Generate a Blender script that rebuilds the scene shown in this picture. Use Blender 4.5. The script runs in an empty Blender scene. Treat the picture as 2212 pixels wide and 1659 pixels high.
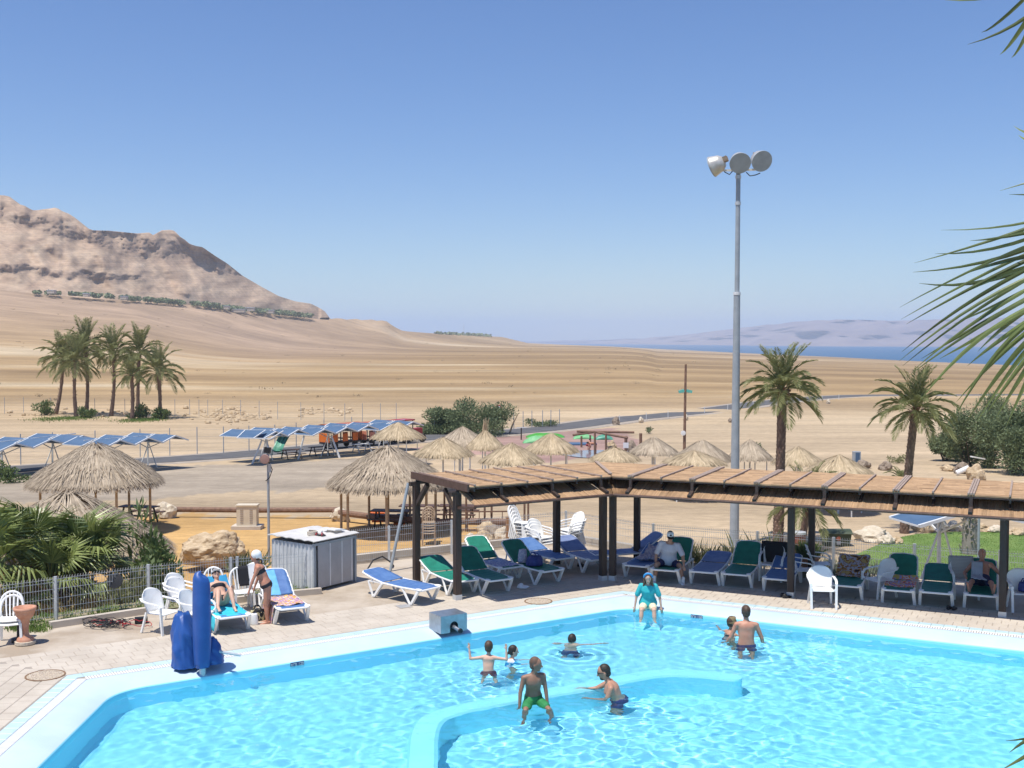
import bpy, bmesh, math, random
import numpy as np
from mathutils import Vector, Matrix, noise as mnoise

S = bpy.context.scene
COL = S.collection
rad = math.radians
random.seed(7)

# ------------------------------------------------------------------ camera
F, CX, CY, HZ, EYE = 2441.0, 1106.0, 829.5, 735.0, 6.0     # focal and picture measures (2212 px wide), eye height
PITCH = math.atan((CY - HZ) / F)
cam_data = bpy.data.cameras.new('camera')
cam = bpy.data.objects.new('camera', cam_data)
COL.objects.link(cam)
cam.location = (0, 0, EYE)
cam.rotation_euler = (rad(90) - PITCH, 0, 0)
cam_data.sensor_width = 36.0
cam_data.lens = 36.0 * F / 2212.0
cam_data.clip_start = 0.1
cam_data.clip_end = 30000
S.camera = cam

# ------------------------------------------------------------------ sky, sun, exposure
SUN_SHIFT = Vector((0.22, 0.24, -1.0))                      # a shadow moves by this per metre of drop
SUN_DIR = SUN_SHIFT.normalized()
SUN_EL = math.asin(-SUN_DIR.z)
world = bpy.data.worlds.new('World')
S.world = world
world.use_nodes = True
wn = world.node_tree
sky = wn.nodes.new('ShaderNodeTexSky')
sky.sky_type = 'NISHITA'
sky.sun_disc = False
sky.sun_elevation = SUN_EL
sky.sun_rotation = math.atan2(-SUN_DIR.x, -SUN_DIR.y)
sky.air_density = 1.0
sky.dust_density = 0.3
sky.ozone_density = 8.0
hsv = wn.nodes.new('ShaderNodeHueSaturation')
hsv.inputs['Saturation'].default_value = 1.10
hsv.inputs['Hue'].default_value = 0.507
hsv.inputs['Value'].default_value = 1.30
wn.links.new(sky.outputs[0], hsv.inputs['Color'])
wn.links.new(hsv.outputs[0], wn.nodes['Background'].inputs[0])
wn.nodes['Background'].inputs[1].default_value = 0.095
sun_data = bpy.data.lights.new('sun', 'SUN')
sun = bpy.data.objects.new('sun', sun_data)
COL.objects.link(sun)
sun_data.energy = 5.0
sun_data.angle = rad(0.53)
sun_data.color = (1.0, 0.95, 0.87)
sun_data.cycles.is_caustics_light = True
sun.rotation_euler = SUN_DIR.to_track_quat('-Z', 'Y').to_euler()
S.view_settings.view_transform = 'Standard'
S.view_settings.look = 'None'
S.view_settings.exposure = 0.12
S.view_settings.gamma = 1.0
S.view_settings.use_curve_mapping = False
S.cycles.use_denoising = True
S.cycles.max_bounces = 8
S.cycles.transparent_max_bounces = 12
S.cycles.transmission_bounces = 8
S.cycles.volume_bounces = 1
S.cycles.sample_clamp_indirect = 6.0

# ------------------------------------------------------------------ picture point -> world point
_cp, _sp = math.cos(PITCH), math.sin(PITCH)
def ray(px, py):
    u, v = (px - CX) / F, (py - CY) / F
    return Vector((u, _cp - v * _sp, -_sp - v * _cp))
def G(px, py, z=0.0):
    d = ray(px, py); t = (z - EYE) / d.z
    return Vector((d.x * t, d.y * t, z))
def AT(px, py, Y):
    d = ray(px, py); t = Y / d.y
    return Vector((d.x * t, Y, EYE + d.z * t))

# ------------------------------------------------------------------ terrain height
def ip(x, xs, ys): return float(np.interp(x, xs, ys))
_ND, _NZ = [0, 36, 45, 60, 75, 90, 110, 130, 160, 200, 260], [-1.8, -1.8, -1.95, -2.35, -2.8, -3.3, -3.7, -4.0, -4.3, -4.7, -5.2]
_TX = [-4200, -2000, -900, 0, 74, 235, 437, 672, 707, 830, 870, 900, 1000, 1090, 1140, 1250, 1430, 1800, 2212, 3000, 4000, 6400]
_TY = [600, 600, 608, 621, 629, 643, 656, 683, 686, 691, 714, 717, 722, 728, 741, 746, 754, 771, 790, 830, 880, 960]
_TD = [900, 900, 950, 1050, 1060, 1120, 1250, 1500, 1550, 1800, 1900, 2000, 2400, 2800, 3300, 3700, 4400, 2450, 1598, 930, 610, 400]
SEA_Z = -30.0
def zt(X, Y):
    if Y <= 200: return ip(Y, _ND, _NZ)
    px = CX + F * X / Y
    dt, yt = ip(px, _TX, _TD), ip(px, _TX, _TY)
    ztop = EYE + (HZ - yt) / F * dt
    z0 = ip(200, _ND, _NZ)
    if Y <= dt:
        return z0 + (ztop - z0) * ((Y - 200) / (dt - 200)) ** ip(px, [300, 650, 1140, 1420], [2.0, 4.5, 5, 1])
    return ztop - (Y - dt) * 0.12 - 0.3
def TP(px, py):
    d = ray(px, py); lo, t = 20.0, 20.0
    while t < 3000:
        p = d * (t / d.y)
        if EYE + p.z < zt(p.x, p.y):
            a, b = t / 1.01, t
            for _ in range(24):
                m = (a + b) / 2; q = d * (m / d.y)
                if EYE + q.z < zt(q.x, q.y): b = m
                else: a = m
            q = d * (b / d.y)
            return Vector((q.x, q.y, zt(q.x, q.y)))
        t *= 1.01
    q = d * (t / d.y)
    return Vector((q.x, q.y, zt(q.x, q.y)))

# ------------------------------------------------------------------ materials
def mat(name, col, rough=0.7, col2=None, scale=6.0, bump=0.0, bscale=None, metal=0.0, spec=0.5, stretch=(1, 1, 1),
        coords='Object', attr=None, detail=5.0, trans=None, lo=0.38, hi=0.62):
    m = bpy.data.materials.new(name); m.use_nodes = True
    t = m.node_tree; N, L = t.nodes, t.links
    b = N['Principled BSDF']
    b.inputs['Roughness'].default_value = rough
    b.inputs['Metallic'].default_value = metal
    b.inputs['Specular IOR Level'].default_value = spec
    b.inputs['Base Color'].default_value = (*col, 1)
    src = None
    if col2 is not None or bump:
        if coords == 'World':
            g = N.new('ShaderNodeNewGeometry'); co = g.outputs['Position']
        else:
            g = N.new('ShaderNodeTexCoord'); co = g.outputs[coords]
        mp = N.new('ShaderNodeMapping'); mp.inputs['Scale'].default_value = stretch
        L.new(co, mp.inputs[0]); co = mp.outputs[0]
    if col2 is not None:
        n = N.new('ShaderNodeTexNoise'); n.inputs['Scale'].default_value = scale; n.inputs['Detail'].default_value = detail
        n.inputs['Roughness'].default_value = 0.62
        L.new(co, n.inputs['Vector'])
        r = N.new('ShaderNodeValToRGB')
        r.color_ramp.elements[0].position = lo; r.color_ramp.elements[1].position = hi
        r.color_ramp.elements[0].color = (*col, 1); r.color_ramp.elements[1].color = (*col2, 1)
        L.new(n.outputs[0], r.inputs[0]); src = r.outputs[0]
    if attr:                                                  # per-piece value stored on the faces
        a = N.new('ShaderNodeAttribute'); a.attribute_name = attr
        r2 = N.new('ShaderNodeValToRGB'); e = r2.color_ramp.elements
        cols = [col] + ([col2] if col2 else []) if not isinstance(attr, tuple) else attr
        e[0].color = (*[c * 0.62 for c in col], 1); e[1].color = (*[min(1, c * 1.35) for c in (col2 or col)], 1)
        L.new(a.outputs['Fac'], r2.inputs[0])
        if src is None: src = r2.outputs[0]
        else:
            mx = N.new('ShaderNodeMix'); mx.data_type = 'RGBA'; mx.inputs[0].default_value = 0.55
            L.new(src, mx.inputs[6]); L.new(r2.outputs[0], mx.inputs[7]); src = mx.outputs[2]
    if src is not None: L.new(src, b.inputs['Base Color'])
    if bump:
        nb = N.new('ShaderNodeTexNoise'); nb.inputs['Scale'].default_value = bscale or scale * 3; nb.inputs['Detail'].default_value = 4
        L.new(co, nb.inputs['Vector'])
        bp = N.new('ShaderNodeBump'); bp.inputs['Strength'].default_value = bump; bp.inputs['Distance'].default_value = 0.02
        L.new(nb.outputs[0], bp.inputs['Height']); L.new(bp.outputs[0], b.inputs['Normal'])
    if trans:                                                 # thin leaves and cloth let light through
        tr = N.new('ShaderNodeBsdfTranslucent')
        if src is not None: L.new(src, tr.inputs['Color'])
        else: tr.inputs['Color'].default_value = (*col, 1)
        ms = N.new('ShaderNodeMixShader'); ms.inputs[0].default_value = trans
        L.new(b.outputs[0], ms.inputs[1]); L.new(tr.outputs[0], ms.inputs[2])
        L.new(ms.outputs[0], N['Material Output'].inputs[0])
    return m

# ------------------------------------------------------------------ mesh builder
class MB:
    def __init__(self): self.v, self.f, self.r = [], [], []
    def add(self, vs, fs, rnd=None):
        o = len(self.v); self.v += [tuple(p) for p in vs]
        self.f += [tuple(i + o for i in f) for f in fs]
        x = random.random() if rnd is None else rnd
        self.r += [x] * len(fs)
        return self
    def box(self, c, s, R=None, rnd=None):
        c = Vector(c); h = [k / 2 for k in s]
        vs = [Vector((sx * h[0], sy * h[1], sz * h[2])) for sz in (-1, 1) for sy in (-1, 1) for sx in (-1, 1)]
        if R is not None: vs = [R @ p for p in vs]
        return self.add([p + c for p in vs], [(0, 2, 3, 1), (4, 5, 7, 6), (0, 1, 5, 4), (2, 6, 7, 3), (0, 4, 6, 2), (1, 3, 7, 5)], rnd)
    def bar(self, a, b, w, h=None, up=(0, 0, 1), rnd=None):      # rectangular bar from a to b
        a, b = Vector(a), Vector(b); h = h or w
        z = (b - a); ln = z.length; z.normalize()
        u = Vector(up); x = u.cross(z)
        if x.length < 1e-4: x = Vector((1, 0, 0)).cross(z)
        x.normalize(); y = z.cross(x)
        R = Matrix((x, y, z)).transposed()
        return self.box((a + b) / 2, (w, h, ln), R, rnd)
    def tube(self, pts, rs, n=8, caps=True, rnd=None):
        pts = [Vector(p) for p in pts]
        if not hasattr(rs, '__len__'): rs = [rs] * len(pts)
        vs, fs = [], []; prev = None
        for i, p in enumerate(pts):
            d = (pts[min(i + 1, len(pts) - 1)] - pts[max(i - 1, 0)])
            if d.length < 1e-6: d = Vector((0, 0, 1))
            d.normalize()
            if prev is None:
                x = d.orthogonal().normalized()
            else:
                x = (prev - d * prev.dot(d))
                x = x.normalized() if x.length > 1e-5 else d.orthogonal().normalized()
            prev = x; y = d.cross(x)
            for k in range(n):
                a = 2 * math.pi * k / n
                vs.append(p + (x * math.cos(a) + y * math.sin(a)) * rs[i])
        for i in range(len(pts) - 1):
            for k in range(n):
                k2 = (k + 1) % n
                fs.append((i * n + k, i * n + k2, (i + 1) * n + k2, (i + 1) * n + k))
        if caps:
            fs.append(tuple(range(n - 1, -1, -1))); fs.append(tuple((len(pts) - 1) * n + k for k in range(n)))
        return self.add(vs, fs, rnd)
    def cyl(self, a, b, r, r2=None, n=10, rnd=None): return self.tube([a, b], [r, r if r2 is None else r2], n, True, rnd)
    def lathe(self, prof, c=(0, 0, 0), n=18, R=None):            # prof: list of (radius, z)
        vs, fs = [], []; c = Vector(c)
        for r, z in prof:
            for k in range(n):
                a = 2 * math.pi * k / n; p = Vector((r * math.cos(a), r * math.sin(a), z))
                vs.append((R @ p if R is not None else p) + c)
        for i in range(len(prof) - 1):
            for k in range(n):
                k2 = (k + 1) % n
                fs.append((i * n + k, i * n + k2, (i + 1) * n + k2, (i + 1) * n + k))
        if prof[0][0] > 1e-4: fs.append(tuple(range(n - 1, -1, -1)))
        if prof[-1][0] > 1e-4: fs.append(tuple((len(prof) - 1) * n + k for k in range(n)))
        return self.add(vs, fs)
    def ell(self, c, r, n=12, m=8, R=None):
        c = Vector(c); vs, fs = [], []
        for i in range(1, m):
            th = math.pi * i / m
            for k in range(n):
                a = 2 * math.pi * k / n
                p = Vector((r[0] * math.sin(th) * math.cos(a), r[1] * math.sin(th) * math.sin(a), r[2] * math.cos(th)))
                vs.append((R @ p if R is not None else p) + c)
        t = Vector((0, 0, r[2])); 
        top = len(vs); vs.append((R @ t if R is not None else t) + c); vs.append((R @ -t if R is not None else -t) + c)
        for i in range(m - 2):
            for k in range(n):
                k2 = (k + 1) % n
                fs.append((i * n + k, (i + 1) * n + k, (i + 1) * n + k2, i * n + k2))
        for k in range(n):
            k2 = (k + 1) % n
            fs.append((top, k, k2)); fs.append((top + 1, (m - 2) * n + k2, (m - 2) * n + k))
        return self.add(vs, fs)
    def sheet(self, fn, nu, nv, th=0.0):                         # fn(u, v) -> point, u and v in 0..1; th gives it thickness
        P = [[Vector(fn(i / nu, j / nv)) for j in range(nv + 1)] for i in range(nu + 1)]
        w = nv + 1
        if not th:
            return self.add([p for r in P for p in r], [(i * w + j, (i + 1) * w + j, (i + 1) * w + j + 1, i * w + j + 1) for i in range(nu) for j in range(nv)])
        Q = []
        for i in range(nu + 1):
            row = []
            for j in range(nv + 1):
                du = P[min(i + 1, nu)][j] - P[max(i - 1, 0)][j]; dv = P[i][min(j + 1, nv)] - P[i][max(j - 1, 0)]
                nn = du.cross(dv); nn = nn.normalized() if nn.length > 1e-9 else Vector((0, 0, 1))
                row.append(P[i][j] - nn * th)
            Q.append(row)
        o = w * (nu + 1)
        vs = [p for r in P for p in r] + [p for r in Q for p in r]
        fs = []
        for i in range(nu):
            for j in range(nv):
                a, b, c, d = i * w + j, (i + 1) * w + j, (i + 1) * w + j + 1, i * w + j + 1
                fs += [(a, b, c, d), (d + o, c + o, b + o, a + o)]
        for i in range(nu):
            a, b = i * w, (i + 1) * w; fs.append((b, a, a + o, b + o))
            a, b = i * w + nv, (i + 1) * w + nv; fs.append((a, b, b + o, a + o))
        for j in range(nv):
            a, b = j, j + 1; fs.append((a, b, b + o, a + o))
            a, b = nu * w + j, nu * w + j + 1; fs.append((b, a, a + o, b + o))
        return self.add(vs, fs)
    def mesh(self, name, m, smooth=False, attr=False):
        me = bpy.data.meshes.new(name); me.from_pydata(self.v, [], self.f)
        if m is not None: me.materials.append(m)
        if smooth: me.polygons.foreach_set('use_smooth', [True] * len(self.f))
        if attr:
            a = me.attributes.new('rnd', 'FLOAT', 'FACE'); a.data.foreach_set('value', self.r)
        me.update()
        return me
    def build(self, name, m, parent=None, smooth=False, attr=False, loc=None, rz=None, **props):
        return link(name, self.mesh(name, m, smooth, attr), parent, loc, rz, **props)

def link(name, me, parent=None, loc=None, rz=None, **props):
    o = bpy.data.objects.new(name, me); COL.objects.link(o)
    if parent is not None: o.parent = parent
    if loc is not None: o.location = loc
    if rz is not None: o.rotation_euler = (0, 0, rz)
    for k, v in props.items(): o[k] = v
    return o
def thing(name, label, cat, loc=(0, 0, 0), rz=0.0, group=None, kind=None, scale=None):
    o = bpy.data.objects.new(name, None); COL.objects.link(o)
    o.location = loc; o.rotation_euler = (0, 0, rz); o['label'] = label; o['category'] = cat
    o.empty_display_size = 0.2
    if group: o['group'] = group
    if kind: o['kind'] = kind
    if scale: o.scale = (scale,) * 3 if not hasattr(scale, '__len__') else scale
    return o
def copy_tree(o, parent=None):
    c = o.copy(); COL.objects.link(c)
    if parent is not None: c.parent = parent
    for ch in o.children: copy_tree(ch, c)
    return c
def clone(o, label, loc, rz, scale=None):
    c = copy_tree(o); c['label'] = label; c.location = loc; c.rotation_euler = (0, 0, rz)
    if scale: c.scale = (scale,) * 3
    return c
def nz(x, y, z=0.0, sc=1.0, oct=4):
    return mnoise.fractal(Vector((x * sc, y * sc, z * sc)), 1.0, 2.0, oct)
def rot(axis, deg): return Matrix.Rotation(rad(deg), 3, axis)

# ------------------------------------------------------------------ shared materials
M = {}
M['concrete'] = mat('concrete', (.35, .28, .205), .85, (.50, .43, .345), .8, .25, 40, coords='World')
M['tile'] = mat('paving_tile_stone', (.47, .41, .335), .8, (.56, .495, .41), 1.1, .15, 60, coords='World')
M['joint'] = mat('tile_joint', (.36, .31, .26), .9)
M['edge_tile'] = mat('pale_blue_tile', (.47, .62, .65), .4, (.54, .68, .70), 2.0, coords='World')
M['grate'] = mat('white_grate', (.78, .78, .77), .5)
M['coping'] = mat('pale_blue_plaster', (.48, .605, .72), .55, (.54, .66, .765), .9, coords='World')
M['plaster'] = mat('pool_blue_paint', (.30, .75, .89), .7, (.34, .79, .91), .5, coords='World')
M['white_plastic'] = mat('white_plastic', (.87, .87, .85), .35, (.82, .81, .78), 7.0)
M['white_metal'] = mat('white_painted_steel', (.74, .75, .75), .4, (.66, .67, .66), 5.0)
M['steel'] = mat('galvanised_steel', (.52, .54, .55), .45, (.60, .62, .63), 8.0, metal=.3)
M['grey_pole'] = mat('grey_painted_pole', (.30, .34, .37), .5, (.36, .40, .43), 3.0)
M['dark_wood'] = mat('dark_stained_wood', (.035, .022, .017), .65, (.06, .038, .028), 9.0, .4, 40, stretch=(1, 1, .15))
M['fascia'] = mat('brown_stained_wood', (.085, .045, .03), .6, (.12, .065, .045), 9.0, .3, 40)
M['batten'] = mat('weathered_batten_wood', (.30, .22, .17), .8, (.40, .31, .25), 12.0, .3, 50)
M['log'] = mat('brown_log', (.16, .09, .06), .75, (.24, .14, .09), 6.0, .4, 30)
M['pale_wood'] = mat('pale_pole_wood', (.36, .27, .18), .8, (.45, .35, .24), 8.0, .3, 40)
M['reed'] = mat('reed_mat', (.33, .205, .11), .9, (.46, .30, .17), 7.0, .7, 70, attr='rnd')
M['thatch'] = mat('dry_thatch', (.33, .25, .15), .9, (.54, .43, .28), 3.0, attr='rnd', coords='Object')
M['thatch_grey'] = mat('weathered_thatch', (.28, .22, .155), .9, (.48, .395, .29), 3.0, attr='rnd', coords='Object')
M['blue_sling'] = mat('blue_sling_fabric', (.065, .15, .36), .6, (.10, .20, .42), 6.0, .1, 90)
M['grey_blue_sling'] = mat('faded_blue_sling_fabric', (.14, .19, .36), .6, (.19, .25, .43), 6.0, .1, 90)
M['green_sling'] = mat('green_sling_fabric', (.005, .16, .105), .6, (.01, .21, .14), 6.0, .1, 90)
M['black'] = mat('black_material', (.012, .012, .014), .6)
M['rubber'] = mat('black_rubber', (.02, .02, .02), .8)
M['canopy'] = mat('blue_canopy_cloth', (.065, .13, .23), .7, (.085, .155, .265), 1.5, trans=.12)
M['rock'] = mat('tan_limestone', (.38, .27, .155), .9, (.56, .44, .29), 2.2, .8, 9)
M['pale_rock'] = mat('pale_limestone', (.50, .42, .31), .9, (.64, .56, .44), 3.0, .8, 9)
M['dark_rock'] = mat('brown_rock', (.20, .15, .11), .9, (.30, .24, .18), 3.0, .8, 9)
M['palm_leaf'] = mat('date_palm_leaf', (.20, .215, .07), .5, (.32, .33, .15), 2.0, attr='rnd', trans=.35)
M['fan_leaf'] = mat('fan_palm_leaf', (.10, .145, .035), .4, (.25, .29, .09), 2.0, attr='rnd', trans=.15)
M['dry_leaf'] = mat('dry_palm_leaf', (.28, .21, .07), .7, (.36, .28, .11), 2.0, attr='rnd', trans=.15)
M['palm_trunk'] = mat('palm_trunk_bark', (.16, .10, .075), .9, (.27, .18, .13), 5.0, .6, 20, attr='rnd')
M['bark'] = mat('shrub_bark', (.12, .09, .06), .9)
M['tamarisk'] = mat('tamarisk_leaf', (.10, .14, .06), .7, (.19, .235, .115), .8, attr='rnd', trans=.15)
M['shrub'] = mat('shrub_leaf', (.08, .125, .035), .6, (.145, .20, .065), 2.0, attr='rnd', trans=.2)
M['dry_grass'] = mat('dry_grass_blade', (.24, .22, .10), .8, (.16, .19, .07), 2.0, attr='rnd', trans=.2)
M['grass'] = mat('lawn_grass', (.10, .18, .03), .8, (.17, .25, .055), 1.2, attr='rnd', trans=.2)
M['terracotta'] = mat('terracotta', (.48, .22, .13), .75, (.56, .30, .20), 5.0)
# ================================================================== TERRAIN AND SETTING
def poly_mask(X, Y, poly):
    inside = np.zeros(X.shape, bool); n = len(poly)
    for i in range(n):
        (x1, y1), (x2, y2) = poly[i], poly[(i + 1) % n]
        c = ((y1 > Y) != (y2 > Y))
        with np.errstate(divide='ignore', invalid='ignore'):
            xi = (x2 - x1) * (Y - y1) / ((y2 - y1) if y2 != y1 else 1e-9) + x1
        inside ^= c & (X < xi)
    return inside
def zone(pts): return [(TP(*p).x, TP(*p).y) for p in pts]
ZONES = [   # ground cover zones, as outlines on the ground: (outline, colour)
    (zone([(-700, 1030), (0, 1030), (300, 1008), (540, 1002), (900, 985), (960, 985), (880, 1010), (790, 1050), (640, 1060), (420, 1068), (330, 1080), (-100, 1085), (-700, 1090)]), (.33, .275, .21)),
    (zone([(930, 985), (890, 968), (1000, 950), (1100, 942), (1240, 945), (1300, 960), (1290, 985), (1180, 1000), (1060, 985)]), (.34, .22, .185)),
    (zone([(1100, 946), (1130, 938), (1320, 925), (1385, 950), (1390, 985), (1250, 985)]), (.34, .225, .19)),
    (zone([(-900, 1480), (-300, 1150), (250, 1118), (380, 1113), (740, 1117), (930, 1128), (1110, 1138), (1115, 1300), (640, 1420), (-300, 1500)]), (.50, .315, .13)),
]
NC, us = 330, None
us = np.concatenate([np.linspace(-1.9, -.62, 26)[:-1], np.linspace(-.62, .62, 281), np.linspace(.62, 2.2, 30)[1:]])
Ds = np.concatenate([np.geomspace(24, 300, 190)[:-1], np.geomspace(300, 5200, 150)])
nu, nd = len(us), len(Ds)
XX = us[None, :] * Ds[:, None]; YY = np.repeat(Ds[:, None], nu, 1)
ZZ = np.zeros_like(XX); CC = np.zeros(XX.shape + (3,))
pxs = CX + F * us
dts, yts = np.interp(pxs, _TX, _TD), np.interp(pxs, _TX, _TY)
ztops = EYE + (HZ - yts) / F * dts
z0 = ip(200, _ND, _NZ)
pw = np.interp(pxs, [300, 650, 1140, 1420], [2.0, 4.5, 5, 1])
for j, D in enumerate(Ds):
    if D <= 200: ZZ[j] = ip(D, _ND, _NZ)
    else:
        w = np.clip((D - 200) / (dts - 200), 0, 1) ** pw
        ZZ[j] = np.where(D <= dts, z0 + (ztops - z0) * w, ztops - (D - dts) * .12 - .3)
base = np.array((.435, .335, .22))
PALE, TAN, BROWN, PINK = np.array((.485, .385, .25)), np.array((.36, .25, .13)), np.array((.25, .168, .085)), np.array((.37, .262, .175))
for j in range(nd):
    D = Ds[j]
    for i in range(0, nu):
        x = XX[j, i]
        a = nz(x * .006 / (1 + D / 400) + 3, D * .03 / (1 + D / 700), 0, 1, 5)
        b = nz(x * .03 / (1 + D / 250) + 9, D * .11 / (1 + D / 300), 4, 1, 4)
        k = .5 + a * .62 + b * .18 - .07
        far = min(1, max(0, (D - 110) / 120))
        if far > 0: k += -.06 * far - .30 * math.exp(-((math.log(D / 850)) / .6) ** 2) * min(1, max(0, (pxs[i] - 250) / 500)) + (.12 if D < 230 else 0)
        c = PALE if k > .78 else (PALE * ((k - .5) / .28) + TAN * (1 - (k - .5) / .28) if k > .5 else
            (TAN * (k / .5) + BROWN * (1 - k / .5) if k > 0 else BROWN))
        c = c * far + (base * (1 + .12 * b)) * (1 - far)
        if pxs[i] < 1000:
            pk = min(1, max(0, (D - 450) / 500)) * min(1, (1000 - pxs[i]) / 400)
            c = c * (1 - pk) + (PINK * (1 + .25 * a)) * pk
        CC[j, i] = c
        if D < 900: ZZ[j, i] += b * min(.12, max(0, D - 60) * .002) + (a * .12 * min(1, max(0, (D - 160) / 300)))
        elif D < 3000: ZZ[j, i] += b * .06 + a * .25
jit = np.array([[nz(XX[j, i] * .5, YY[j, i] * .5, 2, 1, 3) for i in range(nu)] if Ds[j] < 140 else [0.0] * nu for j in range(nd)])
for poly, c in ZONES:
    msk = poly_mask(XX + jit * 1.4, YY + jit * 2.2, poly)
    CC[msk] = np.array(c) * (1 + .10 * jit[msk][:, None])
v = np.stack([XX.ravel(), YY.ravel(), ZZ.ravel()], 1)
k = np.arange((nu - 1) * (nd - 1)); r_, c_ = k // (nu - 1), k % (nu - 1); a_ = r_ * nu + c_
f = np.stack([a_, a_ + 1, a_ + nu + 1, a_ + nu], 1)
def np_mesh(name, v, f, m, smooth=True):
    me = bpy.data.meshes.new(name)
    me.vertices.add(len(v)); me.vertices.foreach_set('co', np.asarray(v, dtype=np.float32).ravel())
    me.loops.add(f.size); me.loops.foreach_set('vertex_index', f.ravel().astype(np.int32))
    me.polygons.add(len(f)); me.polygons.foreach_set('loop_start', np.arange(len(f), dtype=np.int32) * f.shape[1])
    me.polygons.foreach_set('loop_total', np.full(len(f), f.shape[1], dtype=np.int32))
    me.polygons.foreach_set('use_smooth', np.full(len(f), smooth))
    me.update(); me.validate()
    me.materials.append(m)
    return me
def ground_mat(name, attr, streak=(.006, .10), fine=1.3):
    m = bpy.data.materials.new(name); m.use_nodes = True
    t = m.node_tree; N, L = t.nodes, t.links; b = N['Principled BSDF']
    b.inputs['Roughness'].default_value = .95; b.inputs['Specular IOR Level'].default_value = .15
    at = N.new('ShaderNodeAttribute'); at.attribute_name = attr
    g = N.new('ShaderNodeNewGeometry')
    src = at.outputs['Color']
    for sc, stx, amt in ((1.0, (streak[0], streak[1], .1), .26), (1.0, (streak[0] * 9, streak[1] * 3, .1), .18), (1.0, (.012, .022, .1), .40), (1.0, (.05, .35, .1), .30), (1.0, (fine, fine * 1.6, 1), .32), (9.0, (1, 1, 1), .16)):
        mp = N.new('ShaderNodeMapping'); mp.inputs['Scale'].default_value = stx; L.new(g.outputs['Position'], mp.inputs[0])
        n = N.new('ShaderNodeTexNoise'); n.inputs['Scale'].default_value = sc; n.inputs['Detail'].default_value = 6; n.inputs['Roughness'].default_value = .65
        L.new(mp.outputs[0], n.inputs['Vector'])
        mr = N.new('ShaderNodeMapRange'); mr.inputs[1].default_value = .3; mr.inputs[2].default_value = .7
        mr.inputs[3].default_value = 1 - amt / 2; mr.inputs[4].default_value = 1 + amt / 2
        L.new(n.outputs[0], mr.inputs[0])
        mx = N.new('ShaderNodeVectorMath'); mx.operation = 'SCALE'
        L.new(src, mx.inputs[0]); L.new(mr.outputs[0], mx.inputs[3]); src = mx.outputs[0]
    L.new(src, b.inputs['Base Color'])
    bp = N.new('ShaderNodeBump'); bp.inputs['Strength'].default_value = .35; bp.inputs['Distance'].default_value = .06
    L.new(n.outputs[0], bp.inputs['Height']); L.new(bp.outputs[0], b.inputs['Normal'])
    return m
def colour_attr(me, cols):
    a = me.attributes.new('ground_colour', 'FLOAT_COLOR', 'POINT')
    a.data.foreach_set('color', np.concatenate([cols, np.ones((len(cols), 1))], 1).astype(np.float32).ravel())
terr = np_mesh('desert_ground', v, f, ground_mat('desert_ground', 'ground_colour'))
colour_attr(terr, CC.reshape(-1, 3))
link('desert_ground', terr, kind='structure', label='sandy desert plain sloping down to the sea')

# sea
sea_m = mat('sea_water', (.006, .085, .19), .5, (.009, .10, .22), 1.0, .25, 1.0, coords='World', stretch=(.004, .02, 1), spec=.15)
MB().add([(-14000, 350, SEA_Z), (14000, 350, SEA_Z), (14000, 14500, SEA_Z), (-14000, 14500, SEA_Z)], [(0, 1, 2, 3)]).build('sea', sea_m, kind='structure', label='flat blue sea beyond the plain')

# mountain: outline of the ridge as seen, built at its distance with real slopes and cliffs
RIDGE = [(0, 72), (30, 74), (60, 80), (85, 100), (110, 130), (135, 133), (160, 140), (185, 156), (210, 168), (235, 169), (260, 165), (300, 160), (325, 157), (350, 152), (375, 158), (400, 175), (440, 190), (480, 215), (515, 250), (550, 280), (600, 298),
         (700, 300), (800, 310), (880, 318), (960, 312), (985, 328), (1010, 315), (1040, 298), (1090, 295), (1120, 300), (1160, 340), (1185, 355), (1220, 385), (1260, 398), (1300, 405), (1330, 425),
         (1380, 460), (1460, 510), (1560, 590), (1680, 660), (1790, 720), (1900, 755), (2000, 770), (2050, 795), (2090, 820), (2108, 852)]
rx = [-3000, -1800, -900, -400, -150] + [p[0] * .3359 for p in RIDGE]
ry = [470, 450, 440, 425, 427] + [397.4 + p[1] * .3359 for p in RIDGE]
cols = np.concatenate([np.linspace(-2600, 0, 60)[:-1], np.linspace(0, 708, 230)])
NR = 84
mv, mc = [], []
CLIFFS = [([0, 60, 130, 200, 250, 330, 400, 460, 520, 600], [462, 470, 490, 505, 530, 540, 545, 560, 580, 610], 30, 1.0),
          ([-900, 0, 60, 150, 260], [560, 580, 582, 592, 603], 12, 1.15), ([280, 330, 370, 420, 470], [505, 528, 540, 545, 560], 15, 1.0), ([420, 450, 480], [572, 578, 590], 8, .8)]
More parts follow.
